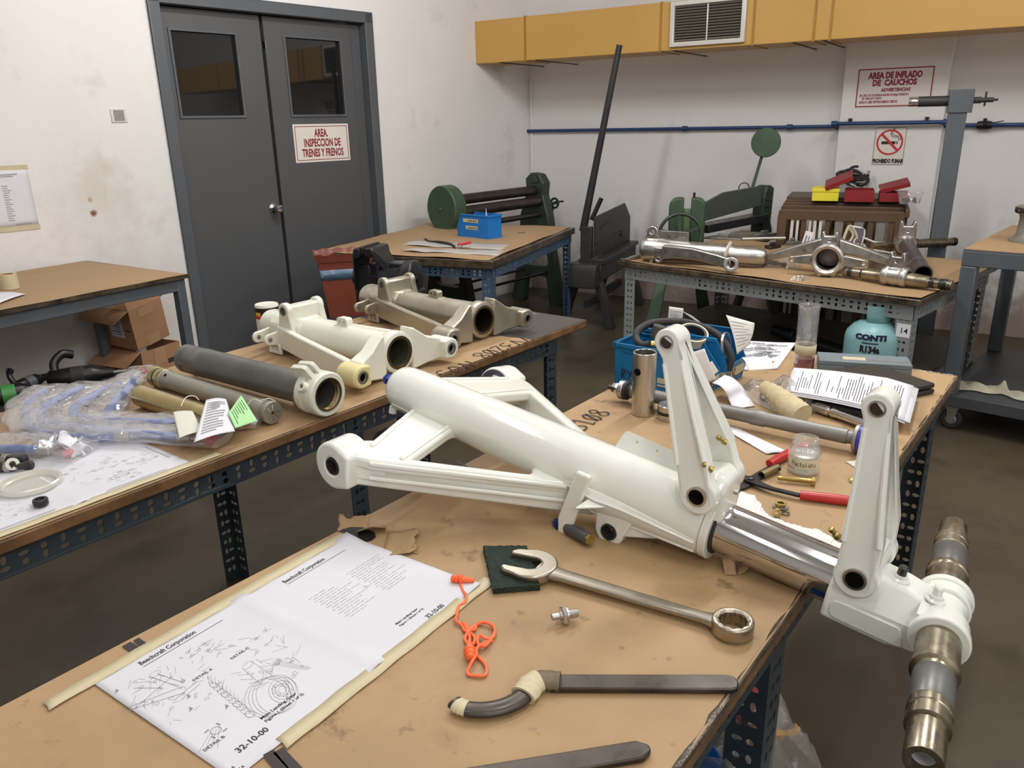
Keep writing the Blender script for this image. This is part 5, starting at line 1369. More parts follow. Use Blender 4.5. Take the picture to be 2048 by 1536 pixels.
# black hose coil
M0 = Mb; hp = lambda px, py, y: atd(px, py, y)
yb_ = (Mb @ Vector((.1, .06, 0))).y
loop = [(1350, 768), (1440, 765), (1456, 740), (1462, 715), (1452, 690), (1436, 670), (1408, 655), (1372, 645), (1335, 643), (1300, 647), (1276, 662), (1273, 678), (1285, 690), (1300, 688)]
dep = [0.02, .0, -.03, -.03, -.01, .02, .05, .06, .06, .05, .03, .01, -.02, -.03]
P0 = Mb @ Vector((.12, .07, .1)); t = thing('rubber_hose', 'black rubber hose with brass end, looped over the two blue bins', 'hose', Matrix.Translation(P0))
m = MB(); pts = [atd(px, py, yb_ + dy) - P0 for (px, py), dy in zip(loop[2:], dep[2:])]
m.tube(smooth_path(pts, 6), .0095, 12); m.build('hose', black_rubber, t)
a = pts[-1]; m = MB(); m.lathe([(0, 0), (.0085, 0), (.0095, .004), (.0085, .02), (.007, .022), (.007, .036), (0, .036)], frame(a, z=Vector((.05, .0, -.008))), 16); m.build('brass_end', gold_bolt, t)
# grey valve body above the hose end
P1 = atd(1317, 663, yb_ + .03); 
t = thing('valve_body', 'small dark grey valve body with a yellow hose tail, resting in the far bin', 'valve', frame(P1, z=(.25, 0, 1)))
m = MB(); m.lathe([(0, -.018), (.016, -.018), (.0175, -.016), (.0175, .014), (.016, .016), (0, .016)], I4, 24); m.build('body', mat('valve_grey', srgb(88, 86, 78), .45, .3), t)
m = MB(); m.lathe([(0, -.034), (.006, -.034), (.006, -.018), (0, -.018)], I4, 14); m.build('stem', chrome, t)
m = MB(); m.tube(smooth_path([(.014, 0, .004), (.03, .0, .006), (.05, .012, -.004), (.064, .02, -.02)], 6), .0055, 10); m.build('tail', mat('olive_hose', srgb(150, 146, 64), .5), t)
# rings in the bin
P1 = atd(1385, 672, yb_ + .02)
t = thing('seal_ring_set', 'wide pale ring with dark lining lying in the far blue bin', 'ring', frame(P1, z=(.1, -.45, 1)))
m = MB(); m.lathe([(.034, -.012), (.038, -.012), (.038, .012), (.034, .012), (.034, -.012)], I4, 40); m.build('ring', mat('ring_tan', srgb(196, 180, 152), .5, .2), t)
m = MB(); m.lathe([(.028, -.011), (.0338, -.011), (.0338, .0115), (.028, .0115), (.028, -.011)], I4, 40); m.build('lining', black_rubber, t)
P1 = atd(1452, 690, yb_ - .01)
t = thing('clamp_ring', 'thin bright ring hanging at the front of the far blue bin', 'ring', frame(P1, z=(.8, -.5, .15)))
m = MB(); m.lathe([(.030, -.003), (.032, -.003), (.032, .003), (.030, .003), (.030, -.003)], I4, 36); m.build('ring', alu, t)

# inspection tags
def card(name, label, px4, depth, curl=.0, lines=8, mt=tag_white, group='paper tags on the blue bins', cat='tag', dy=(0, 0, 0, 0), nlin=True):
    c = [atd(px, py, depth + d) for (px, py), d in zip(px4, dy)]
    O = c[3]; t = thing(name, label, cat, Matrix.Translation(O), group)
    q = [p - O for p in c]
    nrm = (q[1] - q[0]).cross(q[3] - q[0]).normalized()
    if nrm.dot(-O + Vector((0, 0, CAM_H))) < 0: nrm = -nrm
    f = lambda u, v: q[0].lerp(q[1], u).lerp(q[3].lerp(q[2], u), v) + nrm * curl * math.sin(v * PI) * (1 if curl else 0)
    m = MB(); m.grid(8, 12, f); m.build('card', mt, t, solid=.0003)
    if lines:
        m = MB(); rn = random.Random(len(label))
        for k in range(lines):
            v = .14 + .76 * k / lines; u1 = .55 + .36 * rn.random()
            pts = [f(.1 + (u1 - .1) * i / 4, v) + nrm * .0008 for i in range(5)]; pt2 = [f(.1 + (u1 - .1) * i / 4, v + .022) + nrm * .0008 for i in range(5)]
            m.add(pts + pt2, [(i, i + 1, i + 6, i + 5) for i in range(4)])
        m.build('printing', ink_light, t, flat=True)
    return t
yd = yb_
card('inspection_tag', 'upright white printed tag at the back left of the bins', [(1338, 613), (1367, 617), (1360, 668), (1333, 658)], yd + .12, .004, 12)
card('inspection_tag', 'large white ruled tag leaning out of the far bin', [(1452, 630), (1509, 646), (1497, 690), (1474, 709)], yd + .06, .006, 8, dy=(0, .02, .01, -.03))
card('inspection_tag', 'thin grey tag seen edge-on, sloping across the bins', [(1357, 618), (1385, 632), (1424, 662), (1412, 655)], yd + .10, 0, 0, mat('grey_tag', srgb(150, 142, 140), .7), dy=(0, 0, -.05, -.04))
card('inspection_tag', 'tall blank white tag hung on the near bin', [(1369, 709), (1409, 697), (1433, 761), (1418, 765)], yd - .10, .004, 0)
card('inspection_tag', 'small white tag with a pale corner on the bin side', [(1395, 742), (1424, 722), (1437, 742), (1425, 752)], yd - .085, 0, 0)
card('inspection_tag', 'white tag lying over the front of the far bin', [(1483, 715), (1535, 712), (1548, 738), (1496, 742)], yd - .02, .006, 0, dy=(.02, .04, -.02, -.03))
c = [on(1428, 766, TZ), on(1447, 750, TZ)]
t = thing('paper_slip', 'long curling blank paper slip draped from the near bin to the bench', 'paper', Matrix.Translation(on(1450, 800, TZ)))
sp = [((1424, 766), (1449, 750), .045), ((1440, 772), (1465, 755), .042), ((1452, 785), (1482, 770), .03), ((1458, 800), (1492, 785), .012), ((1466, 818), (1510, 812), .002)]
m = MB(); O = on(1450, 800, TZ); rows = []
for a_, b_, z in sp: rows.append((on(*a_, TZ + z) - O, on(*b_, TZ + z) - O))
ra_ = smooth_path([r[0] for r in rows], 5); rb_ = smooth_path([r[1] for r in rows], 5); n = len(ra_) - 1
m.grid(n, 4, lambda u, v: ra_[int(round(u * n))].lerp(rb_[int(round(u * n))], v)); m.build('slip', paper, t, solid=.0003)
# loose sheets
def flat_sheet(name, label, px4, z=TZ, th=.0004, lines=0, lift=0, mt=paper, cat='paper', lw=.35, vertical=False, nsheets=1, seed=0):
    c = [on(*p, z) for p in px4]; O = c[3]; t = thing(name, label, cat, Matrix.Translation(O))
    q = [p - O for p in c]; rn = random.Random(seed)
    for k in range(nsheets):
        dz = .0008 + .0011 * k; j = Vector((rn.uniform(-.004, .004), rn.uniform(-.004, .004), 0)) if k < nsheets - 1 else Vector()
        fl = lambda u, v: q[0].lerp(q[1], u).lerp(q[3].lerp(q[2], u), v) + j + Vector((0, 0, dz + lift * math.sin(u * PI) * .5 + lift * (1 - v) * .3 + .0006 * math.sin(u * 7 + k)))
        m = MB(); m.grid(12, 10, fl); m.build('sheet', mt, t, solid=.0002)
    if lines:
        m = MB()
        for k in range(lines):
            s = .07 + .86 * k / lines
            for a0, a1 in ((.06, .35 + .55 * rn.random()),):
                a = a0
                while a < a1:
                    w = min(.08 + .2 * rn.random(), a1 - a + .001)
                    P = [(s, a), (s, a + w), (s + lw / lines, a + w), (s + lw / lines, a)] if vertical else [(a, s), (a + w, s), (a + w, s + lw / lines), (a, s + lw / lines)]
                    n_ = 3
                    A = [fl(*P[0]).lerp(fl(*P[1]), 0)]; 
                    vs = [fl(*p) + Vector((0, 0, .0009)) for p in P]
                    m.add(vs, [(0, 1, 2, 3)]); a += w + .012
        m.build('printing', ink, t, flat=True)
    return t
flat_sheet('blank_sheet', 'blank folded white paper on the bench under the grey rod', [(1434, 851), (1475, 858), (1577, 905), (1533, 909)], lift=.004)
flat_sheet('printed_pages', 'printed pages lying flat behind the blue bins', [(1475, 682), (1592, 686), (1555, 738), (1470, 742)], lines=22, seed=3, mt=paper)
# black binder, with the stack of printed pages on it
bp = [on(1648, 738, TZ), on(1700, 735, TZ)]
cor = on(1869, 790, TZ)
b0 = on(1600, 842, TZ); b1 = on(1764, 868, TZ)
pa, pb, pc_, pd = on(1588, 738, TZ + .036), on(1830, 768, TZ + .036), on(1812, 832, TZ + .036), on(1574, 785, TZ + .036)
Mbind = frame(Vector((pd.x, pd.y, TZ)), x=Vector((pc_.x - pd.x, pc_.y - pd.y, 0)), z=(0, 0, 1))
t = thing('black_folder', 'black zipped folder lying under the stack of printed pages', 'folder', Mbind)
m = MB(); m.box((.030, .0, .0005), (.20, .20, .026)); m.build('cover', mat('black_cloth', srgb(34, 34, 38), .7), t, bev=.006, seg=3)
m = MB(); m.box((.0312, -.0008, .012), (.199, .0002, .0138)); m.build('zip', steel_dark, t)
m = MB(); m.cyl((.160, -.0015, .012), (.162, -.004, .004), .0018, seg=8); m.build('zip_pull', alu, t)
Oq = Vector((pd.x, pd.y, TZ)); t = thing('page_stack', 'thick stack of printed pages on the black folder behind the gear leg', 'paper', Matrix.Translation(Oq))
def stack_sheet(zb, jit, rr):
    q = [Vector((p.x, p.y, 0)) - Vector((Oq.x, Oq.y, 0)) for p in (pa, pb, pc_, pd)]
    return lambda u, v: q[0].lerp(q[1], u).lerp(q[3].lerp(q[2], u), v) + jit + Vector((0, 0, zb - .010 * max(0, u - .80) / .20 * rr + .003 * math.sin(u * 4) + .004 * (1 - v) * u))
rn = random.Random(8)
for k in range(6):
    fl = stack_sheet(.0315 + .0012 * k, Vector((rn.uniform(-.006, .006), rn.uniform(-.012, .004), 0)) if k < 5 else Vector((0, .004, .001)), 1)
    m = MB(); m.grid(14, 8, fl); m.build('sheet', paper, t, solid=.0002)
m = MB()
for k in range(40):
    s = .07 + .88 * k / 40; a = .94; end = .94 - (.25 + .62 * rn.random())
    if rn.random() < .12: continue
    st = .94 if rn.random() < .55 else .80
    while st > end:
        w = .05 + .12 * rn.random(); w = min(w, st - end + .001)
        vs = [fl(s, st) , fl(s + .0055, st), fl(s + .0055, st - w), fl(s, st - w)]
        m.add([p + Vector((0, 0, .0008)) for p in vs], [(0, 1, 2, 3)]); st -= w + .008
m.build('printing', ink, t, flat=True)
# black hard case at the far right corner
cq = [on(1728, 748, TZ + .02), on(1866, 756, TZ + .02), on(1869, 772, TZ + .0)]
f0_ = on(1752, 812, TZ); f1_ = on(1869, 788, TZ)
Mc = frame(f0_, x=f1_ - f0_, z=(0, 0, 1)); t = thing('black_case', 'flat black plastic tool case at the far right corner of the bench', 'case', Mc)
cl_ = (f1_ - f0_).length
m = MB(); m.box((.0, 0, .0005), (cl_, .19, .013)); m.build('lower_shell', black_plastic, t, bev=.004, seg=3)
m = MB(); m.box((.0, .001, .0145), (cl_, .19, .028)); m.build('lid', mat('case_black', srgb(44, 42, 40), .35, var=.15, vscale=6), t, bev=.005, seg=3)
# flat grey case at the far end
g0 = on(1652, 743, TZ); g1 = on(1806, 753, TZ)
Mg2 = frame(g0, x=g1 - g0, z=(0, 0, 1)); gl = (g1 - g0).length
t = thing('grey_case', 'long flat grey plastic case at the far end of the bench', 'case', Mg2)
m = MB(); m.box((-.02, 0, .0005), (gl + .02, .085, .017)); m.build('lower_shell', grey_case, t, bev=.002)
m = MB(); m.box((-.02, .0005, .0175), (gl + .02, .085, .030)); ld = m.build('lid', grey_case, t, bev=.002)
m = MB(); m.box((gl * .25, -.002, .006), (gl * .42, .0, .020)); m.build('latch', mat('latch_grey', srgb(96, 108, 116), .5), t)
m = MB(); m.box((gl * .22, .022, .0302), (gl * .52, .048, .0308)); tp = m.build('tape_label', masking, ld)
m = MB()
for k in range(7): m.line([(gl * .24 + .011 * k, .034 + .004 * math.sin(k * 2.1)), (gl * .24 + .011 * (k + 1), .034 + .004 * math.sin((k + 1) * 2.1))], .0018, T3(0, 0, .0311))
m.build('faded_writing', mat('rust_ink', srgb(176, 120, 84), .6), tp, flat=True)
m = MB()
for k in range(9): m.line([(gl * .60 + .010 * k, .026 + .004 * math.sin(k * 2.6)), (gl * .60 + .010 * (k + 1), .026 + .004 * math.sin((k + 1) * 2.6))], .002, T3(0, 0, .0304))
m.build('faded_writing', mat('rust_ink2', srgb(150, 92, 66), .6), ld, flat=True)
# clear measuring cylinder with red fluid
P = on(1607, 736, TZ); Rg = .0265
t = thing('measuring_cylinder', 'tall clear plastic cylinder with dark red fluid and a tape band', 'cylinder', Matrix.Translation(P))
hC = .175
m = MB(); m.lathe([(0, .0015), (Rg, .0), (Rg, hC - .014), (Rg + .0008, hC - .013), (Rg + .0008, hC - .009), (Rg, hC - .008), (Rg + .002, hC - .002), (Rg + .001, hC), (Rg - .0015, hC), (Rg - .0018, .003), (0, .003)], I4, 40); m.build('tube_wall', clear_plastic, t)
m = MB(); m.lathe([(0, .0032), (Rg - .0005, .0032), (Rg - .0005, .030), (0, .030)], I4, 36); m.build('red_fluid', red_fluid, t)
m = MB(); m.lathe([(Rg + .0006, .042), (Rg + .0006, .068)], I4, 36); m.build('tape_band', masking, t, solid=.0006)
# ratchet handle
a = on(1588, 808, TZ); b = on(1762, 872, TZ); L = (b - a).length
t = thing('ratchet_handle', 'chrome ratchet handle lying behind the lower torque link', 'ratchet', frame(a, x=b - a, z=(0, 0, 1)))
m = MB(); m.lathe([(0, 0), (.011, .002), (.0125, .02), (.0125, L * .42), (.0105, L * .43), (.0105, L * .46), (.012, L * .47), (.0098, L * .55), (.0098, L - .03), (.0118, L - .015), (.008, L - .002)], T3(0, 0, .0135) @ RXA, 20); m.build('handle', chrome, t)
m = MB(); m.lathe([(0, .002), (.018, .002), (.021, .005), (.021, .022), (.018, .025), (0, .025)], T3(L + .012, 0, 0), 26); m.build('head', chrome, t)
m = MB(); m.box((L + .006, -.006, .025), (L + .018, .006, .038)); m.build('square_drive', chrome, t, bev=.001)
a = on(1768, 830, TZ); m = MB(); m.lathe([(0, 0), (.011, 0), (.0115, .003), (.0115, .024), (.009, .027), (.009, .032), (0, .032)], I4, 22)
tag(m.build('socket', chrome, M=Matrix.Translation(a)), 'small chrome socket standing beside the pages, behind the lower torque link', 'socket')

# clear bag with a cloth roll
def pillow(w, l, h, seed, n=22, crease=.004, M=I4, pinch=.55):
    rn = random.Random(seed); ph = [rn.uniform(0, 6.28) for _ in range(12)]; fr = [rn.uniform(4, 15) for _ in range(12)]
    def nz(u, v): return sum(math.sin(u * fr[i] + v * fr[i + 1] + ph[i]) * (.5 if i > 5 else 1) for i in range(0, 10)) / 5
    m = MB(M)
    for sg in (1, 0):
        def f(u, v):
            env = max(0, (1 - abs(2 * u - 1) ** 3) * (1 - abs(2 * v - 1) ** 3)) ** pinch
            x = (u - .5) * w * (1 + .08 * math.sin(v * 7 + ph[0])); y = (v - .5) * l * (1 + .08 * math.sin(u * 6 + ph[1]))
            z = (.0015 + env * h * (.75 + .28 * nz(u, v)) + crease * nz(u * 2.3, v * 2.7) * (env > .02)) if sg else .0008
            return (x, y, max(.0008, z))
        m.grid(n, n, f)
    return m
Mb_, _ = fpx((1490, 800), (1640, 842)); 
O = on(1572, 800, TZ)
t = thing('parts_bag', 'crumpled clear plastic bag of small parts with a tan cloth roll in it', 'bag', frame(O, x=on(1640, 830, TZ) - on(1520, 775, TZ), z=(0, 0, 1)))
bi_ = t.matrix_world.inverted()
pillow(.22, .17, .046, 4, crease=.008).build('film', bag_thin, t)
m = MB(); rn = random.Random(3)
pts = smooth_path([bi_ @ on(*q) for q in ((1527, 773, TZ + .040), (1545, 784, TZ + .038), (1565, 800, TZ + .034), (1585, 818, TZ + .032), (1603, 832, TZ + .028))], 5)
rr = [.015 + .013 * min(1, i / len(pts) * 1.5) + .0014 * math.sin(i * 2.2) for i in range(len(pts))]
m.tube(pts, rr, 14, flat=.8); m.build('cloth_roll', sock, t)
for k in range(5):
    m = MB(); m.tube([Vector((.012 * math.cos(a), .012 * math.sin(a), 0)) for a in np.linspace(0, 2 * PI, 18)[:-1]], .0028, 8, closed=True, )
    o = m.build('seal_ring', [black_rubber, grey_case, masking][k % 3], t); o.location = (.0 + .014 * k - .02, -.045 + .004 * (k % 2), .010); o.rotation_euler = (.5 + .2 * k, .4, 0)

# ------------------------------------------------------------------ things on the left bench
def trunnion(label, F, ang, paint, lugpaint, lining, roll=0.0):
    M = Matrix.Translation(F) @ RZ(math.radians(ang)) @ RX(roll)
    t = thing('trunnion_body', label, 'landing gear', M)
    m = MB(); m.lathe([(.042, .0), (.049, .0), (.049, .03), (.048, .10), (.046, .40), (.047, .44), (.047, .555), (.044, .568), (.030, .570), (.030, .50), (.042, .5), (.042, .0)], RXA, 48); m.build('barrel', paint, t, auto=50)
    m = MB(); m.lathe([(.0415, -.010), (.050, -.010), (.056, -.007), (.058, .0), (.058, .022), (.052, .034), (.044, .040), (.0415, .040)], RXA, 48); m.build('bore_flange', paint, t, auto=40)
    m = MB(); m.lathe([(.0385, -.0105), (.0460, -.0105), (.0460, .030), (.0385, .030)], RXA, 44); m.build('bore_ring', gold_bolt_dark, t)
    m = MB(); m.lathe([(.0390, -.006), (.0390, .20), (0, .20)], RXA, 40); m.build('bore', lining, t)
    for sg in (1, -1):
        m = MB()
        rings = []
        for y, x0, x1, z0, z1 in ((.047, -.009, .036, -.060, .060), (.060, -.009, .036, -.060, .056), (.100, -.016, .028, -.052, .026), (.150, -.030, .020, -.045, .010)):
            rings.append([(x0, sg * y, z0), (x1, sg * y, z0), (x1, sg * y, z1), (x0, sg * y, z1)])
        m.loft(rings); w = m.build('wing', paint, t, bev=.005, seg=2)
        m = MB(); cy, cz = .163, -.020
        m.prism(arc(0, 0, .030, -100, 100, 16) + [(-.028, .026), (-.028, -.026)], [circ(0, 0, .0135, 16)], -.048, .026, frame((0, sg * cy, cz), x=(0, sg, 0), y=(0, 0, 1)) if sg > 0 else frame((0, -cy, cz), x=(0, -1, 0), y=(0, 0, 1)) @ Matrix.Scale(-1, 4, (0, 0, 1)))
        e = m.build('lug', lugpaint if sg > 0 else paint, w, bev=.006, seg=3)
        m = MB(); m.lathe([(.0115, -.0492), (.0165, -.0492), (.0165, -.046), (.0115, -.046), (.0115, -.0492)], frame((0, sg * cy, cz), z=(1, 0, 0)), 20); m.build('lug_bush', alu_dull, e)
        m = MB(); m.lathe([(0, -.040), (.0132, -.040)], frame((0, sg * cy, cz), z=(1, 0, 0)), 20); m.build('lug_bore', hole_black, e)
        m = MB()
        rings = [[(x, sg * (y + d), z) for d, z in ((.010, z0), (.010, z1), (-.010, z1), (-.010, z0))] for x, y, z0, z1 in ((.0, .150, -.050, .006), (.06, .138, -.050, .010), (.30, .090, -.046, .018), (.44, .060, -.042, .024))]
        m.loft(rings); m.build('side_arm', paint, t, bev=.004)
        # upright clevis ear
        m = MB(); m.prism(arc(0, .072, .024, -20, 200, 14) + [(-.040, .0), (.034, .0)], [circ(0, .072, .0105, 14)], -.010, .010, T3(.405, sg * .056, .0) @ RX(PI / 2)); c_ = m.build('clevis_ear', paint, t, bev=.004, seg=2)
        m = MB(); m.lathe([(.0098, -.0108), (.0140, -.0108), (.0140, .0108), (.0098, .0108), (.0098, -.0108)], T3(.405, sg * .056, .072) @ RX(PI / 2), 18); m.build('ear_bush', alu_dull, c_)
    m = MB(); m.box((.384, -.052, .0), (.424, .052, .086)); m.build('clevis_web', paint, t, bev=.006)
    m = MB(); m.loft([[(x, y, z) for y, z in ((-w_, -.048), (w_, -.048), (w_, .026), (w_ * .6, .048), (-w_ * .6, .048), (-w_, .026))] for x, w_ in ((.36, .050), (.40, .066), (.48, .064), (.50, .054))]); m.build('cross_block', paint, t, bev=.006)
    m = MB(); m.prism(rrect(.188, .030, .232, .068, .008), [circ(.201, .056, .0038, 10), circ(.219, .056, .0038, 10)], -.011, .011, RX(PI / 2)); m.box((.180, -.016, .036), (.240, .016, .046)); m.build('top_tab', paint, t, bev=.003)
    for x in (.500, .442):
        m = MB(); m.prism(arc(.098, -.012, .017, -100, 100, 12) + [(.05, .010), (.05, -.036)], [circ(.098, -.012, .0055, 10)], -.006, .006, frame((x, 0, 0), x=(0, 1, 0), y=(0, 0, 1))); c_ = m.build('rear_lug', paint, t, bev=.0025)
        m = MB(); m.lathe([(0, -.0072), (.0062, -.0072), (.0062, .0072), (0, .0072)], frame((x, .098, -.012), z=(1, 0, 0)), 14); m.build('rivet', alu_dull, c_)
    m = MB(); m.prism([(.425, -.062), (.490, -.062), (.480, -.030), (.430, -.030)], [circ(.447, -.050, .004, 10), circ(.468, -.050, .004, 10)], -.074, -.066, RX(PI / 2)); m.box((.435, .05, -.045), (.480, .074, -.034)); m.build('bottom_tab', paint, t, bev=.002)
    return t
gold_bolt_dark = mat('worn_brass', srgb(132, 112, 78), .35, .9, var=.3, vscale=30)
zinc_lining = mat('green_lining', srgb(112, 118, 96), .4, .6, var=.3, vscale=12)
trunnion('white painted trunnion casting with a worn cream lug, on the left bench', Vector((-.308, 2.040, TZ + .065)), 140.8, white_old, cream_paint, zinc_lining)
trunnion('bare champagne coloured trunnion casting at the far end of the left bench', Vector((-.090, 2.385, TZ + .065)), 137.0, champagne, champagne, steel_dark)

# tin can behind the white casting
P = on(540, 668, TZ)
t = thing('paint_can', 'small round tin with black, yellow and red label behind the white trunnion casting', 'can', Matrix.Translation(P))
m = MB(); m.lathe([(0, 0), (.036, 0), (.038, .002), (.038, .098), (.036, .102), (.034, .100), (0, .099)], I4, 36); m.build('tin', white_old, t)
vd = math.atan2(-P.y, -P.x)
for z0, z1, mt, a0, a1, nm in ((.060, .094, label_red, -1.4, 1.6, 'label_band'), (.068, .080, label_yel, -1.2, -.6, 'label_patch'), (.058, .068, label_rd, -1.2, -.5, 'label_patch')):
    m = MB(); r = .0386 if 'band' in nm else .0389; m.lathe([(r, z0), (r, z1)], I4, 24, vd + a0, vd + a1); m.build(nm, mt, t)

# dark tube with its white collar
CZ = TZ + .0545
A = on(372, 716, CZ); Bp = on(640, 785, CZ); A.z = CZ; Bp.z = CZ
M_ = frame(Bp, x=A - Bp, z=(0, 0, 1)); TL = (A - Bp).length
t = thing('strut_tube', 'thick dark grey tube with a white painted collar at its open end', 'landing gear', M_)
m = MB(); m.lathe([(.033, -.01), (.0385, -.01), (.0385, TL * .80), (.0395, TL * .805), (.0395, TL * .83), (.0385, TL * .835), (.0385, TL * .93), (.037, TL * .935), (.037, TL * .945), (.0385, TL * .95), (.0385, TL - .004), (.036, TL), (.033, TL), (.033, -.01)], RXA, 48); m.build('tube', steel_tube, t, auto=40)
m = MB(); m.lathe([(.040, -.030), (.050, -.030), (.0535, -.026), (.0535, -.004), (.048, .0), (.048, .010), (.0535, .014), (.0525, .030), (.045, .036), (.0388, .038), (.0388, .0), (.040, -.030)], RXA, 48); c_ = m.build('collar', white_old, t, auto=40)
m = MB(); m.lathe([(.0345, -.0285), (.0405, -.0305), (.0405, -.02), (.0345, -.012)], RXA, 40); m.build('collar_lip', gold_bolt_dark, c_)
m = MB(); m.lathe([(.0335, -.012), (.0335, .16), (0, .16)], RXA, 36); m.build('bore', steel_dark, c_)
for a_, nm in ((62, 'lug_plate'), (-100, 'pin_lug')):
    a = math.radians(a_); d = Vector((0, math.cos(a), math.sin(a)))
    m = MB()
    if nm == 'lug_plate':
        m.prism(fillet_poly([(-.02, .040), (.05, .040), (.05, .076), (-.005, .084)], [0, 0, .01, .01]), [circ(.036, .066, .003, 8), circ(.010, .070, .003, 8)], -.006, .006, frame((0, 0, 0), x=(1, 0, 0), y=d)); m.prism(fillet_poly([(-.02, .040), (.05, .040), (.05, .070), (-.005, .078)], [0, 0, .01, .01]), (), .016, .026, frame((0, 0, 0), x=(1, 0, 0), y=d))
    else:
        m.prism(fillet_poly([(-.018, .045), (.006, .045), (.0, .064), (-.012, .064)], [0, 0, .005, .005]), (), -.006, .006, frame((0, 0, 0), x=(1, 0, 0), y=d))
    m.build(nm, white_old, c_, bev=.003)
a = math.radians(30); d = Vector((0, math.cos(a), math.sin(a)))
m = MB(); m.lathe([(.006, .046), (.013, .046), (.013, .062), (.011, .065), (.006, .065), (.006, .05)], frame((-.004, 0, 0), z=d), 18); o = m.build('port_boss', white_old, c_)
m = MB(); m.lathe([(0, .058), (.0062, .058)], frame((-.004, 0, 0), z=d), 14); m.build('port_hole', hole_black, o)
m = MB(); m.grid(4, 4, lambda u, v: (.045 + .012 * u, .035 + .004 * math.sin(u * 3), -.005 - .03 * v)); m.build('wire_tag', mat('olive_tag', srgb(128, 124, 70), .6), t, solid=.0004)

# steel piston tube and gold tube
PZ = TZ + .0275
A = on(312, 752, PZ); Bp = on(546, 826, PZ)
M_ = frame(Bp, x=A - Bp, z=(0, 0, 1)); TL = (A - Bp).length
t = thing('piston_tube', 'dull steel piston tube with a drilled end disc facing the camera, left bench', 'tube', M_)
m = MB(); m.lathe([(.012, .020), (.0255, .020), (.0255, .045), (.0235, .048), (.0235, TL - .055), (.0262, TL - .052), (.0262, TL), (.020, TL), (.012, TL)], RXA, 40); m.build('tube', steel_tube_pale := mat('pale_steel', srgb(160, 157, 146), .38, .5, var=.2, vscale=10, rvar=.08), t, auto=40)
m = MB(); m.lathe([(.0045, .0), (.0255, .0), (.0265, .001), (.0265, .012), (.0235, .013), (.0235, .0205), (0, .0205)], RXA, 40); m.lathe([(.0045, .0), (.0045, .012), (0, .012)], RXA, 16); m.build('end_disc', steel_tube_pale, t, auto=40)
m = MB()
m.lathe([(.0262, TL - .048), (.0272, TL - .046), (.0272, TL - .030), (.0262, TL - .028)], RXA, 40); m.lathe([(.0262, TL - .02), (.0272, TL - .018), (.0272, TL + .0), (.0262, TL + .001)], RXA, 40); m.build('gold_band', brass_tube, t)
m = MB(); m.lathe([(.0245, TL - .0275), (.0266, TL - .0265), (.0266, TL - .0215), (.0245, TL - .0205)], RXA, 36); m.build('groove_seal', black_rubber, t)
m = MB(); m.lathe([(0, 0), (.004, 0), (.004, .001), (0, .001)], frame((TL - .075, -.012 + .026, .0195), z=(0, .72, .70)), 12); m.build('oil_hole', hole_black, t)
m = MB()
for pts in ([(.02, .01, .026), (.028, .022, .034), (.044, .02, .030), (.050, .032, .018)], [(.03, .004, .0265), (.016, -.006, .030), (.010, -.018, .020)]): m.tube(smooth_path(pts, 6), .0010, 6)
m.build('tie_string', cloth_white, t)
A = on(283, 792, PZ); Bp = on(425, 838, PZ); M_ = frame(Bp, x=A - Bp, z=(0, 0, 1)); TL = (A - Bp).length
m = MB(); m.lathe([(.022, 0), (.0265, 0), (.0265, TL), (.022, TL), (.022, 0)], RXA, 40)
tag(m.build('gold_tube', brass_tube, M=M_), 'short gold coloured tube lying against the bagged hoses on the left bench', 'tube')
P = on(403, 738, TZ); m = MB(); m.lathe([(0, 0), (.022, 0), (.023, .002), (.022, .010), (0, .011)], I4, 24); tag(m.build('white_cap', white_old, M=Matrix.Translation(on(406, 747, TZ))), 'round white cap lying behind the steel piston tube', 'cap')

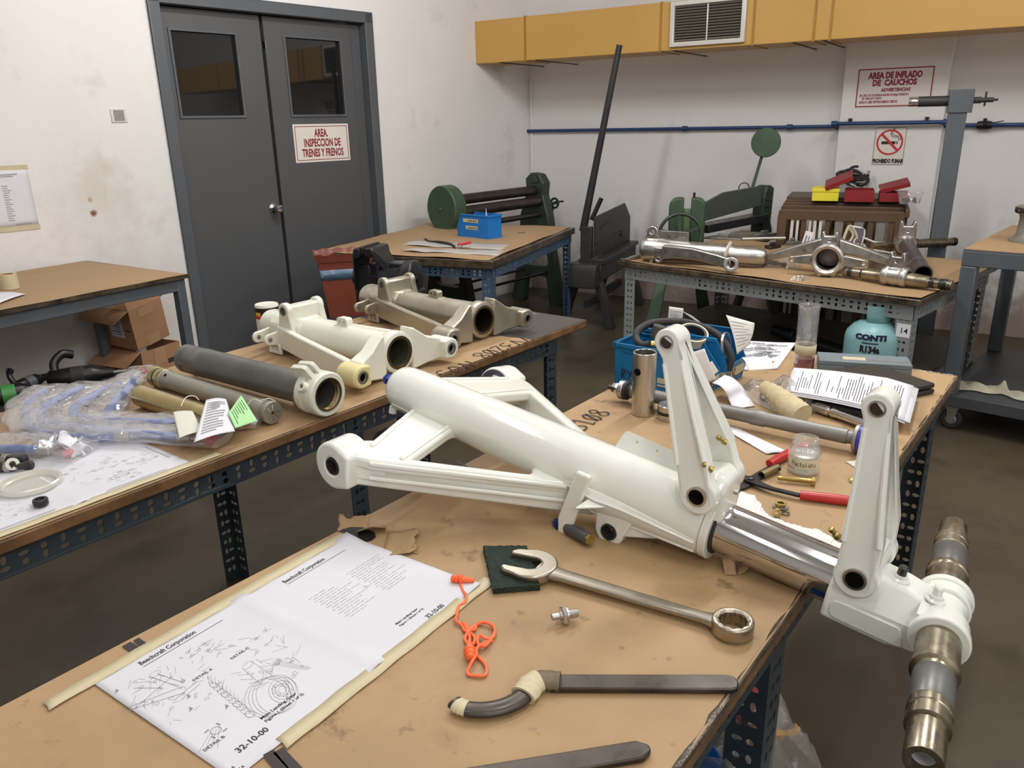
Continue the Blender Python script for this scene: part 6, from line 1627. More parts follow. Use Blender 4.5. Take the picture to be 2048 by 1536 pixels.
# bagged blue hoses
def hose_bag(label, pts, caps, w, h, seed, zoff=0.0, hr=.0098, tail=.04):
    P = [on(px, py, TZ + zoff) for px, py in pts]; O = P[0].copy(); O.z = TZ
    t = thing('bagged_hose', label, 'hose', Matrix.Translation(O), 'blue hoses in clear bags on the left bench')
    rn = random.Random(seed)
    Q = smooth_path([p - O for p in P], 7)
    hz = zoff + .012
    m = MB(); m.tube([Vector((q.x, q.y, hz)) for q in Q], hr, 12); m.build('hose', hose_blue, t)
    for end, sgn in caps:
        a, b = (Q[-1], Q[-3]) if end else (Q[0], Q[2])
        d = (a - b); d.z = 0; d.normalize(); a = Vector((a.x, a.y, hz))
        m = MB(); m.lathe([(hr * 1.08, -.03), (hr * 1.12, -.028), (hr * 1.12, .0), (.0075, .002), (.0075, .012), (.0095, .013), (.0095, .026), (.0078, .027), (.0078, .034), (0, .034)], frame(a, z=d), 14); f = m.build('swaged_end', alu, t)
        m = MB(); m.lathe([(0, .034), (.0108, .034), (.0112, .036), (.0108, .054), (.009, .056), (0, .056)], frame(a, z=d), 8); m.build('red_cap', cap_red, t, bev=.001)
    # film sleeve round the hose
    E0 = Q[0] + (Q[0] - Q[2]).normalized() * (tail + .05 * (1 if (False, 1) in [(e, 1) for e, s in caps] else 0)); E1 = Q[-1] + (Q[-1] - Q[-3]).normalized() * (.075 if any(e for e, s in caps) else tail)
    R_ = [E0] + Q + [E1]; ph = rn.uniform(0, 6)
    R_ = [Vector((q.x, q.y, zoff + .5 * h + .001)) for q in R_]
    n = len(R_); m = MB(); w *= 1.2; seg = 20; vs = []; fs = []
    for i, p in enumerate(R_):
        d = (R_[min(i + 1, n - 1)] - R_[max(i - 1, 0)]).normalized(); nx = Vector((-d.y, d.x, 0))
        e = min(1, min(i, n - 1 - i) / 3 + .18)
        for k in range(seg):
            a = 2 * PI * k / seg; c_, s_ = math.cos(a), math.sin(a)
            ww = w * .5 * (1 + .10 * math.sin(i * .9 + ph) + .05 * rn.uniform(-1, 1)); hh = .5 * h * e * (1 + .22 * math.sin(i * 1.3 + k * 1.9 + ph) + .10 * rn.uniform(-1, 1)) if s_ > 0 else .5 * h
            vs.append(p + nx * ww * c_ + Vector((0, 0, hh * s_ * (abs(c_) < .98))))
    for i in range(n - 1):
        for k in range(seg): fs.append((i * seg + k, i * seg + (k + 1) % seg, (i + 1) * seg + (k + 1) % seg, (i + 1) * seg + k))
    fs.append(tuple(reversed(range(seg)))); fs.append(tuple((n - 1) * seg + k for k in range(seg)))
    m.add(vs, fs); m.build('film', bag, t, auto=70)
    return t
hose_bag('bagged blue hose with a red cap, nearest the camera at the left picture edge', [(-90, 915), (-20, 909), (60, 909), (105, 912)], [(True, 1)], .085, .040, 1)
hose_bag('bagged blue hose whose red cap lies beside the crumpled white tag', [(92, 792), (62, 815), (52, 842), (66, 866), (110, 880), (180, 886), (262, 882)], [(True, 1)], .075, .034, 2)
hose_bag('bagged blue hose with its red cap under the printed label sheet', [(165, 785), (110, 812), (84, 836), (96, 856), (160, 866), (260, 876), (385, 886)], [(True, 1)], .072, .030, 3, .004)
hose_bag('bagged blue hose with its red cap below the green tag', [(240, 775), (190, 800), (150, 826), (160, 846), (240, 852), (350, 856), (455, 853)], [(True, 1)], .070, .028, 4, .006)
hose_bag('bagged blue hose reaching up to the gold tube behind the other bags', [(212, 842), (232, 812), (256, 785), (276, 762)], [(True, 1)], .070, .036, 5, .008)

# labels and tags on the bags
def leaf(name, label, px4, z4, mt, rows, cat='tag', curl=0.0, rn_=1, inkm=None, box=None):
    c = [on(px, py, TZ + z) for (px, py), z in zip(px4, z4)]
    O = c[3].copy(); t = thing(name, label, cat, Matrix.Translation(O)); q = [p - O for p in c]; rn = random.Random(rn_)
    nr = (q[1] - q[0]).cross(q[3] - q[0]).normalized(); nr = nr if nr.z > 0 else -nr
    f = lambda u, v, e=0: q[0].lerp(q[1], u).lerp(q[3].lerp(q[2], u), v) + nr * (curl * math.sin(u * PI) + curl * .5 * math.sin(v * 6) + e)
    m = MB(); m.grid(12, 12, f); m.build('sheet', mt, t, solid=.0003)
    m = MB()
    for k in range(rows):
        v = .12 + .78 * k / max(1, rows); u1 = .45 + .45 * rn.random()
        m.add([f(.12 + (u1 - .12) * i / 3, v, .0009) for i in range(4)] + [f(.12 + (u1 - .12) * i / 3, v + .03, .0009) for i in range(4)], [(i, i + 1, i + 5, i + 4) for i in range(3)])
    if box: m.add([f(*p, .001) for p in box], [tuple(range(len(box)))])
    if rows: m.build('printing', inkm or ink_light, t, flat=True)
    return t
leaf('label_sheet', 'printed white label sheet on the bags, with a dark logo box', [(412, 800), (452, 798), (470, 862), (388, 884)], [.062, .050, .036, .046], paper, 12, 'paper', .004, 2, None, [(.25, .15), (.62, .13), (.64, .30), (.42, .36), (.28, .28)])
leaf('blank_slip', 'blank cream paper slip inside a clear bag on the left bench', [(346, 824), (385, 822), (405, 862), (358, 876)], [.046, .046, .040, .040], mat('cream_slip', srgb(214, 212, 200), .7), 0, 'paper', .002, 3)
leaf('green_tag', 'pale green printed tag beside the steel piston tube', [(482, 790), (515, 842), (470, 856), (456, 826)], [.060, .040, .036, .050], green_tag, 7, 'tag', .001, 4, mat('green_ink', srgb(70, 120, 66), .7))
m = MB(); rn = random.Random(6)
O = on(150, 912, TZ)
t = thing('crumpled_tag', 'crumpled white paper tag standing on the bag of the nearest hose', 'tag', Matrix.Translation(O))
for k, (a, w, hgt, tw_) in enumerate(((.3, .05, .055, 1.2), (1.3, .045, .050, -1.0), (2.4, .04, .045, .8))):
    m = MB(); m.grid(10, 10, lambda u, v: ((u - .5) * w * math.cos(a + tw_ * v) + .012 * math.sin(v * 5 + k) + .004 * math.sin(u * 14), (u - .5) * w * math.sin(a + tw_ * v) + .008 * math.sin(u * 9 + v * 4), .004 + v * hgt * (.75 + .25 * math.sin(u * 5 + k)))); m.build('fold', paper, t, solid=.0003)
m = MB(); m.tube(smooth_path([on(362, 812, TZ + .055), on(372, 795, TZ + .065), on(388, 792, TZ + .060), on(398, 800, TZ + .050)], 8), .0011, 6)
tag(m.build('tie_string', cloth_white), 'thin white tie string looped above the label sheet', 'string')

# taped drawing on the left bench
A_ = on(383, 926, TZ)
MD2 = frame(A_, x=-TD, z=(0, 0, 1)); inv_ = MD2.inverted()
t = thing('taped_drawing', 'white parts drawing taped to the left bench under the plastic lid', 'drawing', MD2)
m = MB(); m.grid(40, 16, lambda u, v: (.432 * u, -.279 * v, .0010 + .0026 * math.exp(-((u - .5) / .025) ** 2) + .004 * max(0, v - .85) / .15 * u)); m.build('sheet', paper_dirty, t, solid=.0003)
m = MB(); Z2 = T3(0, 0, .0016); rn = random.Random(14)
for x0, x1, y in ((.05, .17, -.010), (.045, .165, -.014), (.262, .40, -.012), (.258, .39, -.016)): m.line([(x0, y), (x1, y)], .0011, Z2)
m.line([(.012, -.06), (.012, -.16)], .0016, Z2)
def clutter(cx, cy, sx, sy, n):
    for k in range(n):
        x = cx + rn.uniform(-sx, sx); y = cy + rn.uniform(-sy, sy)
        if k % 3 == 0: m.line([(x + .0035 * math.cos(a), y + .0035 * math.sin(a)) for a in np.linspace(0, 2 * PI, 10)], .0006, Z2)
        else: m.line([(x, y), (x + rn.uniform(-.014, .014), y + rn.uniform(-.006, .006))], .0006, Z2)
clutter(.05, -.10, .03, .03, 24); clutter(.13, -.06, .05, .03, 30); clutter(.12, -.15, .06, .04, 40); clutter(.33, -.08, .06, .04, 40); clutter(.32, -.18, .07, .05, 40)
m.line([(.10, -.055), (.135, -.050), (.137, -.064), (.102, -.069)], .0008, Z2, closed=True)
m.build('line_art', MATS['drawing_ink'], t, flat=True)
m = MB(); m.grid(40, 2, lambda u, v: (-.06 + .50 * u, -.006 + .022 * v, .0016 + .0003 * math.sin(u * 40))); m.build('masking_tape', masking, t, solid=.0003)
# plastic lid, cap and couplings on that drawing
P = on(62, 972, TZ + .002)
t = thing('tub_cover', 'round cloudy plastic lid lying on the drawing at the left picture edge', 'lid', Matrix.Translation(P))
R = (on(128, 960, TZ) - on(-4, 985, TZ)).length / 2
m = MB(); m.lathe([(R - .012, .001), (R - .004, .001), (R, .004), (R, .011), (R - .003, .013), (R - .006, .012), (R - .008, .006), (R - .012, .004), (R - .012, .001)], I4, 56); m.build('rim', lid_plastic, t)
m = MB(); m.lathe([(R - .012, .0022), (R - .020, .0015), (0, .0015)], I4, 48); m.build('disc', mat('lid_film', srgb(200, 196, 178), .3, alpha=.45), t)
P = on(83, 1012, TZ + .0014); m = MB(); m.lathe([(.006, .003), (.0125, .003), (.013, .004), (.013, .013), (.012, .0145), (.008, .0145), (.0075, .011), (0, .011)], I4, 28)
tag(m.build('rubber_bung', black_plastic, M=Matrix.Translation(P)), 'small black round cap on the drawing in front of the plastic lid', 'cap')
def coupling(px, py, ang, s, label):
    t = thing('pipe_coupling', label, 'coupling', Matrix.Translation(on(px, py, TZ + .0015)) @ RZ(ang) @ Matrix.Scale(s, 4)); A_x = T3(0, 0, .011) @ RXA
    m = MB(); m.lathe([(0, -.04), (.0075, -.04), (.0075, -.012), (.0095, -.011), (.0095, .012), (.007, .013), (.007, .032), (0, .032)], A_x, 18); m.build('body', steel_dark, t)
    m = MB(); m.lathe([(0, .032), (.0085, .032), (.0088, .045), (.006, .048), (0, .048)], A_x, 14); m.build('end_cap', black_rubber, t)
    m = MB(); m.lathe([(.0096, -.006), (.011, -.005), (.011, .005), (.0096, .006)], A_x, 8); m.build('hex', alu, t)
coupling(18, 944, .15, 1.0, 'dark steel pipe coupling beside the plastic lid, nearer the camera')
coupling(14, 928, -.15, 1.0, 'dark steel pipe coupling lying against the nearest hose bag')
P = on(25, 928, TZ + .020); m = MB(); m.lathe([(.006, -.0015), (.0125, -.0015), (.0125, .0015), (.006, .0015), (.006, -.0015)], frame((0, 0, 0), z=(.5, -.8, .3)), 24); tag(m.build('washer', alu, M=Matrix.Translation(P)), 'shiny flat washer leaning on the pipe couplings', 'washer')

# ------------------------------------------------------------------ bench vise behind the left bench
Pv = atd(782, 556, 3.38); vx = Vector((.955, -.30, 0)).normalized()
MV = frame(Vector((Pv.x, Pv.y, Pv.z)), x=vx, z=(0, 0, 1))
t = thing('bench_vise', 'large black bench vise on a pedestal behind the far end of the left bench', 'vise', MV)
m = MB(); m.lathe([(0, -.04), (.060, -.04), (.062, -.03), (.064, .05), (.068, .06), (.076, .075), (.080, .10), (.080, .118), (.070, .122), (0, .122)], RXA, 40); m.box((-.10, -.045, -.045), (.06, .045, .02)); m.build('body', black_iron, t, bev=.006)
m = MB(); m.loft([[(x, y, z) for y, z in ((-w_, z0), (w_, z0), (w_ * 1.0, z1), (-w_, z1))] for x, w_, z0, z1 in ((-.082, .080, .100, .138), (-.040, .080, .098, .138), (-.02, .05, .05, .11), (.01, .036, .02, .07))]); m.box((.0, -.035, .05), (.075, .035, .072)); m.build('fixed_jaw', black_iron, t, bev=.006)
m = MB(); m.loft([[(x, y, z) for y, z in ((-w_, z0), (w_, z0), (w_, z1), (-w_, z1))] for x, w_, z0, z1 in ((-.160, .036, -.055, .045), (-.148, .055, -.05, .11), (-.130, .078, .085, .136), (-.098, .080, .100, .136))]); m.lathe([(0, -.175), (.030, -.175), (.042, -.165), (.046, -.14), (0, -.14)], RXA, 26); m.box((-.15, -.035, -.055), (-.08, .035, .06)); m.build('moving_jaw', black_iron, t, bev=.006)
for x0, x1 in ((-.100, -.093), (-.089, -.082)):
    m = MB(); m.box((x0, -.082, .112), (x1, .082, .142)); m.build('jaw_plate', steel_dark, t, bev=.001)
m = MB(); m.lathe([(0, .122), (.014, .122), (.014, .128), (0, .128)], RXA, 20); m.build('end_bolt', steel_dark, t)
m = MB(); m.lathe([(0, -.150), (.075, -.150), (.085, -.135), (.085, -.085), (.07, -.06), (.06, -.04), (0, -.04)], T3(.03, 0, 0), 36); m.box((.0, -.05, -.1), (.14, .05, -.045)); m.build('swivel_base', black_iron, t, bev=.008)
zb = Pv.z
m = MB(); m.lathe([(0, -zb + .001), (.16, -zb + .001), (.16, -zb + .012), (.045, -zb + .02), (.045, -.170), (.10, -.165), (.10, -.150), (0, -.150)], T3(.03, 0, 0), 30); m.build('pedestal', black_iron, t)
m = MB(); m.cyl((-.168, 0, -.12), (-.168, 0, .04), .008, seg=12); m.build('handle_bar', steel_dark, t)

# terracotta planter on a dark stool, beside the door
Dp = 4.25
pa_, pb_ = atd(621, 509, Dp), atd(735, 507, Dp)
pxv = (pb_ - pa_); pxv.z = 0; pw = pxv.length
ptop, pbot = pa_.z, atd(655, 636, Dp).z
MP = frame(Vector(((pa_.x + pb_.x) / 2, (pa_.y + pb_.y) / 2 + .10, pbot)), x=DL * .55 + Vector((.8, -.1, 0)), z=(0, 0, 1))
t = thing('planter_box', 'terracotta plastic planter with scalloped rim and a worn blue and white tape band', 'planter', MP)
ph_ = ptop - pbot
def prect(w, d, z, wob=0):
    P = rrect(-w / 2, -d / 2, w / 2, d / 2, .02, 4); n = len(P); out = []
    dense = []
    for i in range(n):
        a, b = P[i], P[(i + 1) % n]; k = max(1, int(math.dist(a, b) / .012))
    return P
W0, W1, D0, D1 = pw * .68, pw * .96, .15, .21
def ringp(f, wob=0.0, grow=0.0, dz=0.0):
    w, d = W0 + (W1 - W0) * f + grow, D0 + (D1 - D0) * f + grow; out = []
    N_ = 96
    for k in range(N_):
        s = 4 * k / N_; e = int(s); q = s - e
        x, y = [(-.5 + q, -.5), (.5, -.5 + q), (.5 - q, .5), (-.5, .5 - q)][e]
        out.append((x * w, y * d, ph_ * f + dz + wob * math.sin(k * 2 * PI / 6)))
    return out
m = MB(); m.loft([ringp(0), ringp(.35), ringp(.7), ringp(.88), ringp(.88, 0, .012), ringp(.94, 0, .016), ringp(1, .005, .024), ringp(1, .005, .012, -.004), ringp(.86, 0, -.012), ringp(.05, 0, -.012)]); m.build('shell', terracotta, t)
m = MB(); m.loft([ringp(.60, 0, .002), ringp(.76, 0, .0025)], caps=False); m.build('tape_band', blue_tape, t, solid=.001)
MPs = MP @ T3(0, 0, -pbot)
t = thing('low_stool', 'dark metal stool carrying the terracotta planter', 'stool', MPs)
m = MB(); m.box((-.17, -.14, pbot - .03), (.17, .14, pbot - .001)); m.build('seat', black_sheet, t, bev=.004)
for x, y in ((-.15, -.12), (.15, -.12), (-.15, .12), (.15, .12)):
    m = MB(); m.box((x - .014, y - .014, 0), (x + .014, y + .014, pbot - .03)); m.build('leg', black_sheet, t)

# ------------------------------------------------------------------ wall bench things and the boxes below
P = on(20, 577, WZ)
t = thing('tape_roll', 'roll of cream masking tape standing on the wall bench at the left edge', 'tape roll', Matrix.Translation(P))
m = MB(); m.lathe([(.026, 0), (.036, 0), (.036, .062), (.026, .062), (.026, 0)], I4, 32); m.build('tape', masking, t)
m = MB(); m.lathe([(.0235, .001), (.0258, .001), (.0258, .061), (.0235, .061), (.0235, .001)], I4, 28); m.build('core', cardboard, t)
q = [on(-40, 590, WZ), on(20, 584, WZ), on(46, 588, WZ), on(-20, 612, WZ)]
O = q[0].copy(); t = thing('loose_papers', 'few loose white papers on the wall bench below the tape roll', 'paper', Matrix.Translation(O))
for k in range(3):
    m = MB(); m.grid(8, 4, lambda u, v: q[0].lerp(q[1], u).lerp(q[3].lerp(q[2], u), v) - O + Vector((.012 * k, -.01 * k, .001 + .0012 * k + .004 * math.sin(u * 3)))); m.build('sheet', paper, t, solid=.0003)

def carton(label, M, W, D, H, flaps, lab=None, name='cardboard_box'):
    t = thing(name, label, 'box', M)
    th = .004; m = MB()
    m.box((0, 0, 0), (W, D, th)); m.box((0, 0, 0), (W, th, H)); m.box((0, D - th, 0), (W, D, H)); m.box((0, th, 0), (th, D - th, H)); m.box((W - th, th, 0), (W, D - th, H))
    m.build('carton', cardboard, t)
    for side, ang, fl in flaps:
        m = MB()
        if side == 'f': MM = T3(0, 0, H) @ RX(math.radians(ang)); m.box((0, -.0, 0), (W, th, fl), MM)
        if side == 'b': MM = T3(0, D, H) @ RX(math.radians(-ang)); m.box((0, -th, 0), (W, 0, fl), MM)
        if side == 'l': MM = T3(0, 0, H) @ RY(math.radians(-ang)); m.box((0, 0, 0), (th, D, fl), MM)
        if side == 'r': MM = T3(W, 0, H) @ RY(math.radians(ang)); m.box((-th, 0, 0), (0, D, fl), MM)
        m.build('flap', cardboard_in if side in 'br' else cardboard, t)
    return t
# corner edge of the upper box in the picture runs (245,622)-(277,700)
cb = atd(277, 702, 3.86)
yaw = math.radians(-4)
Mlow = Matrix.Translation(Vector((cb.x - .22, cb.y - .0, 0))) @ RZ(yaw)
zsp = cb.z
c1_ = Vector((cb.x, cb.y, zsp))
rotb = RZ(math.radians(-46))
# box local: x to the right along the right hand face, y to the rear along the left hand face
def box_at(corner, yaw, tilt, W, D): return Matrix.Translation(corner) @ tilt @ RZ(yaw) 
xr = Vector((.42, .906, 0)); 
Mup = frame(c1_, x=xr, z=(0, 0, 1)) @ RY(math.radians(-9)) @ RX(math.radians(4))
bxu = carton('upper open cardboard box leaning on another under the wall bench, white address label', Mup @ T3(0, 0, 0), .21, .24, .215, [('f', -14, .115), ('l', 108, .11), ('b', 4, .10), ('r', 70, .10)])
m = MB(); m.box((.05, -.0015, .16), (.15, -.0005, .205)); m.box((.07, -.0015, .0), (.15, -.0005, .05)); m.build('tan_tape', tan_tape, bxu)
m = MB(); m.box((-.0018, .07, .06), (-.0006, .16, .17)); lb2 = m.build('address_label', mat('label_lilac', srgb(200, 200, 222), .6), bxu)
m = MB()
for k in range(6): m.box((-.0026, .085, .075 + .014 * k), (-.0019, .085 + .03 + .03 * (k % 2), .079 + .014 * k))
m.box((-.0026, .02, .10), (-.0007, .05, .108)); m.build('printing', ink, lb2)
m = MB(); hand(m, 'M13', .05, frame((.04, -.0008, .08), x=(1, 0, 0), y=(0, 0, 1)), w=.004) if False else None
Mlo = frame(Vector((cb.x + .01, cb.y, .001)), x=xr, z=(0, 0, 1))
bxl = carton('lower cardboard box on the floor under the wall bench, carrying the leaning box', Mlo, .25, .27, zsp - .012, [('l', 118, .12)])
m = MB(); m.box((.08, -.0015, zsp - .10), (.15, -.0005, zsp - .015)); m.build('tan_tape', tan_tape, bxl)
m = MB(); m.box((-.0015, .03, zsp - .12), (-.0005, .10, zsp - .112)); m.box((-.0015, .05, zsp - .14), (-.0005, .13, zsp - .134)); m.box((.16, -.0015, zsp - .11), (.22, -.0005, zsp - .085)); m.build('printing', ink, bxl)

# dark power tools lying on a low rack below the wall bench
RKz = .40
Pc = on(90, 800, RKz)
t = thing('low_rack', 'dark low rack under the wall bench, behind the left bench', 'rack', frame(Vector((Pc.x, Pc.y, 0)), x=TD, z=(0, 0, 1)))
m = MB(); m.box((-.9, -.18, RKz - .03), (.42, .14, RKz)); m.build('board', black_sheet, t)
for x in (-.85, .37):
    for y in (-.15, .11):
        m = MB(); m.box((x - .015, y - .015, 0), (x + .015, y + .015, RKz - .03)); m.build('leg', black_sheet, t)
def power_tool(px, py, ang, label, acc, s=1.0, name='power_tool'):
    P = on(px, py, RKz); t = thing(name, label, 'power tool', Matrix.Translation(P) @ RZ(ang) @ Matrix.Scale(s, 4))
    m = MB(); m.lathe([(0, -.10), (.022, -.10), (.030, -.09), (.034, -.03), (.034, .05), (.028, .06), (.020, .08), (.016, .12), (0, .122)], T3(0, 0, .036) @ RXA, 22); m.build('body', soil_black, t)
    m = MB(); m.lathe([(.0342, -.02), (.036, -.018), (.036, .025), (.0342, .027)], T3(0, 0, .036) @ RXA, 22); m.build('collar', acc, t)
    m = MB(); m.tube(smooth_path([(-.07, 0, .05), (-.075, .02, .085), (-.05, .05, .11), (-.02, .07, .10)], 6), .016, 12, flat=.8); m.build('grip', soil_black, t)
    m = MB(); m.cyl((.12, 0, .036), (.17, 0, .036), .008, seg=12); m.build('spindle', alu_dull, t)
power_tool(20, 806, .6, 'black and green power tool behind the left bench at the picture edge', green_plastic, 1.0)
power_tool(60, 780, 1.3, 'dark grey power tool standing behind the green one', grey_steel, .8)
power_tool(160, 770, .3, 'greasy black power tool beside the cardboard boxes', black_rubber, 1.1)
# ------------------------------------------------------------------ things on table 14
def etop(px, py, dz=0.0): return on(px, py, EZ + dz)
# stripped aluminium gear body with its drag arm
A = etop(1288, 497, .068); Bq = etop(1532, 512, .062); A.z = EZ + .068; Bq.z = EZ + .058
Ms_ = frame(A, x=Bq - A, z=(0, 0, 1)); SL = (Bq - A).length
t = thing('stripped_gear_body', 'bare aluminium landing gear body with a side arm, left half of the numbered bench', 'landing gear', Ms_)
m = MB(); m.lathe([(0, -.012), (.045, -.012), (.056, -.004), (.060, .02), (.060, .10), (.056, .115), (.052, .16), (.050, SL * .66), (.052, SL * .67), (.052, SL * .74), (.046, SL * .76), (.045, SL - .04), (.040, SL - .01), (.030, SL), (0, SL)], RXA, 44); m.build('barrel', alu, t, auto=45)
m = MB(); m.prism(arc(.045, .092, .030, -20, 200, 14) + [(.005, .04), (.09, .04)], [circ(.045, .092, .012, 14)], -.016, .016, T3(0, .0, 0) @ RX(PI / 2)); m.build('top_lug', alu, t, bev=.004)
m = MB(); m.prism(fillet_poly([(.07, .045), (.235, .040), (.235, .098), (.08, .100)], [0, 0, .014, .01]), [circ(.20, .075, .004, 8), circ(.215, .075, .004, 8)], -.007, .007, RX(PI / 2)); m.build('top_plate', alu, t, bev=.003)
ae = Ms_.inverted() @ etop(1462, 529, .045); as_ = Ms_.inverted() @ etop(1322, 497, .055)
as_ = Vector((.12, -.052, .0)); 
m = MB(); rings = []
for f_, w_, h_ in ((0, .035, .035), (.18, .026, .030), (.45, .022, .027), (.8, .019, .026), (1.0, .018, .028)):
    p = as_.lerp(Vector((ae.x, ae.y, ae.z)), f_); p.z += .020 * math.sin(f_ * PI)
    rings.append([(p.x, p.y - w_, p.z - h_), (p.x, p.y + w_, p.z - h_), (p.x, p.y + w_, p.z + h_), (p.x, p.y - w_, p.z + h_)])
m.loft(rings); m.build('side_arm', alu, t, bev=.006)
m = MB(); m.prism(circ(0, 0, .036, 24), [circ(0, 0, .017, 18)], -.020, .020, frame(ae, z=(.15, -1, .15))); e = m.build('arm_eye', alu, t, bev=.004)
m = MB(); m.lathe([(0, -.012), (.0168, -.012)], frame(ae, z=(.15, -1, .15)), 18); m.build('eye_bore', mat('rust_bore', srgb(120, 82, 52), .6), e)
lg = Ms_.inverted() @ etop(1318, 516, .03)
m = MB(); m.prism(arc(0, 0, .024, 170, 370, 14) + [(.022, .055), (-.026, .055)], [circ(0, 0, .0105, 14)], -.014, .014, frame(lg, x=(1, 0, 0), y=(0, 0, 1))); m.build('lower_lug', alu, t, bev=.004)
m = MB(); m.cyl((.055, -.035, -.04), (.055, -.035, -.064), .012, seg=14); m.build('foot_boss', alu, t)
m = MB(); m.tube([(SL * .70 + .012 * math.sin(k), .055 * math.cos(k), .055 * math.sin(k)) for k in np.linspace(0, 2 * PI, 24)[:-1]], .006, 8, closed=True, flat=2.2); m.build('masking_band', mat('clear_tape', srgb(196, 184, 170), .35), t)
# thin rod at the left corner
a = etop(1246, 520, .012); b = etop(1308, 505, .02)
t = thing('tie_rod', 'slim metal rod with a ball end at the left corner of the numbered bench', 'rod', frame(a, x=b - a, z=(0, 0, 1))); L = (b - a).length
m = MB(); m.lathe([(0, .012), (.007, .014), (.007, .05), (.011, .06), (.013, L), (0, L)], RXA, 16); m.build('rod', alu_dull, t)
m = MB(); m.lathe([(.006, -.006), (.014, -.006), (.014, .006), (.006, .006), (.006, -.006)], I4, 18); m.build('ball_end', steel_worn, t)

# hub casting with big round opening
H0 = etop(1655, 520, .083); H0.z = EZ + .088
hd = Vector((-.46, -.89, 0)).normalized()
MH = frame(H0, y=(0, 0, 1), z=hd)
t = thing('hub_casting', 'aluminium hub casting with a big dark round opening facing the camera', 'landing gear', MH)
m = MB(); m.lathe([(.050, -.03), (.056, -.03), (.066, -.02), (.066, .008), (.072, .012), (.072, .028), (.062, .032), (.050, .024), (.050, -.03)], I4, 48); m.build('ring', alu, t)
m = MB(); m.lathe([(.051, .02), (.051, -.14), (0, -.14)], I4, 40); m.build('bore', hole_black, t)
m = MB(); m.lathe([(.0505, .026), (.056, .029), (.053, .012)], I4, 40); m.build('bore_lip', alu_brushed, t)
for sg in (1, -1):
    m = MB(); m.prism([(sg * .06, -.030), (sg * .06, .020), (sg * .145, .006), (sg * .165, .004), (sg * .172, -.010), (sg * .165, -.024), (sg * .145, -.026)][::sg], [circ(sg * .155, -.010, .0065, 12)], -.006, .010); m.build('ear', alu, t, bev=.003)
    m = MB(); m.loft([[(sg * x, y0, z), (sg * x, y1, z), (sg * x, y1, z - .05), (sg * x, y0, z - .05)] for x, y0, y1, z in ((.04, .02, .085, -.05), (.14, -.005, .045, -.10), (.30, -.055, -.020, -.16))]); m.build('wing_arm', alu, t, bev=.006)
    m = MB(); m.box((sg * .030 - .010, -.100, -.025), (sg * .030 + .010, -.060, -.005)); m.build('foot', alu, t, bev=.003)
m = MB(); m.loft([[(x, .055, z), (x, .112, z)] for x, z in ((-.034, .0), (-.030, .012), (-.012, .006), (.012, .006), (.030, .012), (.034, .0), (.034, -.045), (-.034, -.045))], closed_ring=False, caps=False) if False else m.prism([(-.036, .05), (.036, .05), (.034, .125), (.024, .125), (.020, .105), (-.020, .105), (-.024, .125), (-.034, .125)], [circ(0, .085, .005, 10)], -.03, .008)
m.build('top_lug', alu, t, bev=.005)
m = MB(); m.lathe([(0, -.20), (.05, -.20), (.064, -.18), (.066, -.06), (0, -.05)], T3(0, .02, -.02), 36); m.build('body', mat('mauve_aluminium', srgb(150, 134, 132), .45, .7, var=.2, vscale=9), t)

# axle piece with round body, right front
a = etop(1688, 543, .034); b = etop(1905, 572, .034); a.z = b.z = EZ + .036
Ma = frame(a, x=b - a, z=(0, 0, 1)); L = (b - a).length; c = L * .50
t = thing('axle_assembly', 'worn steel axle with a bulged central body, right front of the numbered bench', 'axle', Ma)
m = MB(); m.lathe([(0, 0), (.021, 0), (.022, .004), (.022, .09), (.026, .094), (.026, .17), (.030, c - .05), (.030, c + .08), (.026, c + .14), (.021, c + .145), (.021, L - .004), (.018, L), (0, L)], RXA, 32); m.build('shaft', steel_worn, t, auto=30)
for x0, x1 in ((.025, .045), (.085, .098), (c + .148, c + .17), (L - .05, L - .02)):
    m = MB(); m.lathe([(.0222, x0), (.0226, x0 + .001), (.0226, x1 - .001), (.0222, x1)], RXA, 28); m.build('dark_band', black_iron, t)
m = MB(); m.lathe([(.028, c - .055), (.040, c - .052), (.044, c - .040), (.044, c - .030), (.040, c - .026), (.043, c), (.040, c + .026), (.044, c + .030), (.044, c + .046), (.038, c + .055), (.028, c + .057)], T3(0, 0, .008) @ RXA, 40); b_ = m.build('body', alu, t, auto=50)
m = MB(); m.prism([(-.038, .03), (.038, .03), (.034, .105), (.022, .105), (.018, .085), (-.018, .085), (-.022, .105), (-.034, .105)], [circ(0, .065, .004, 10)], -.02, .014, T3(c, 0, .008) @ RX(PI / 2)); m.build('top_lug', alu, b_, bev=.004)
# dark tube leaning behind it, with its round head
a = etop(1806, 480, .085); b = etop(1846, 548, .045)
Mt = frame(b, x=a - b, z=(0, 0, 1)); L = (a - b).length
t = thing('dark_tube', 'dark open ended tube in an aluminium head, lying towards the camera at the right', 'tube', Mt)
m = MB(); m.lathe([(.033, .0), (.040, .0), (.040, .02), (.038, .022), (.038, L * .86), (.034, L), (.033, .3), (.033, .0)], RXA, 36); m.build('tube', mat('mauve_steel', srgb(112, 102, 106), .4, .8, var=.3, vscale=9), t)
m = MB(); m.lathe([(.0335, .004), (.0335, .22), (0, .22)], RXA, 30); m.build('bore', hole_black, t)
m = MB(); m.lathe([(.0385, .16), (.0395, .162), (.0395, .172), (.0385, .174)], RXA, 30); m.build('scuffed_band', alu_dull, t)
m = MB(); m.lathe([(.036, L * .78), (.046, L * .80), (.050, L * .86), (.050, L * .96), (.040, L * 1.02), (0, L * 1.04)], RXA, 32); h_ = m.build('head', alu, t)
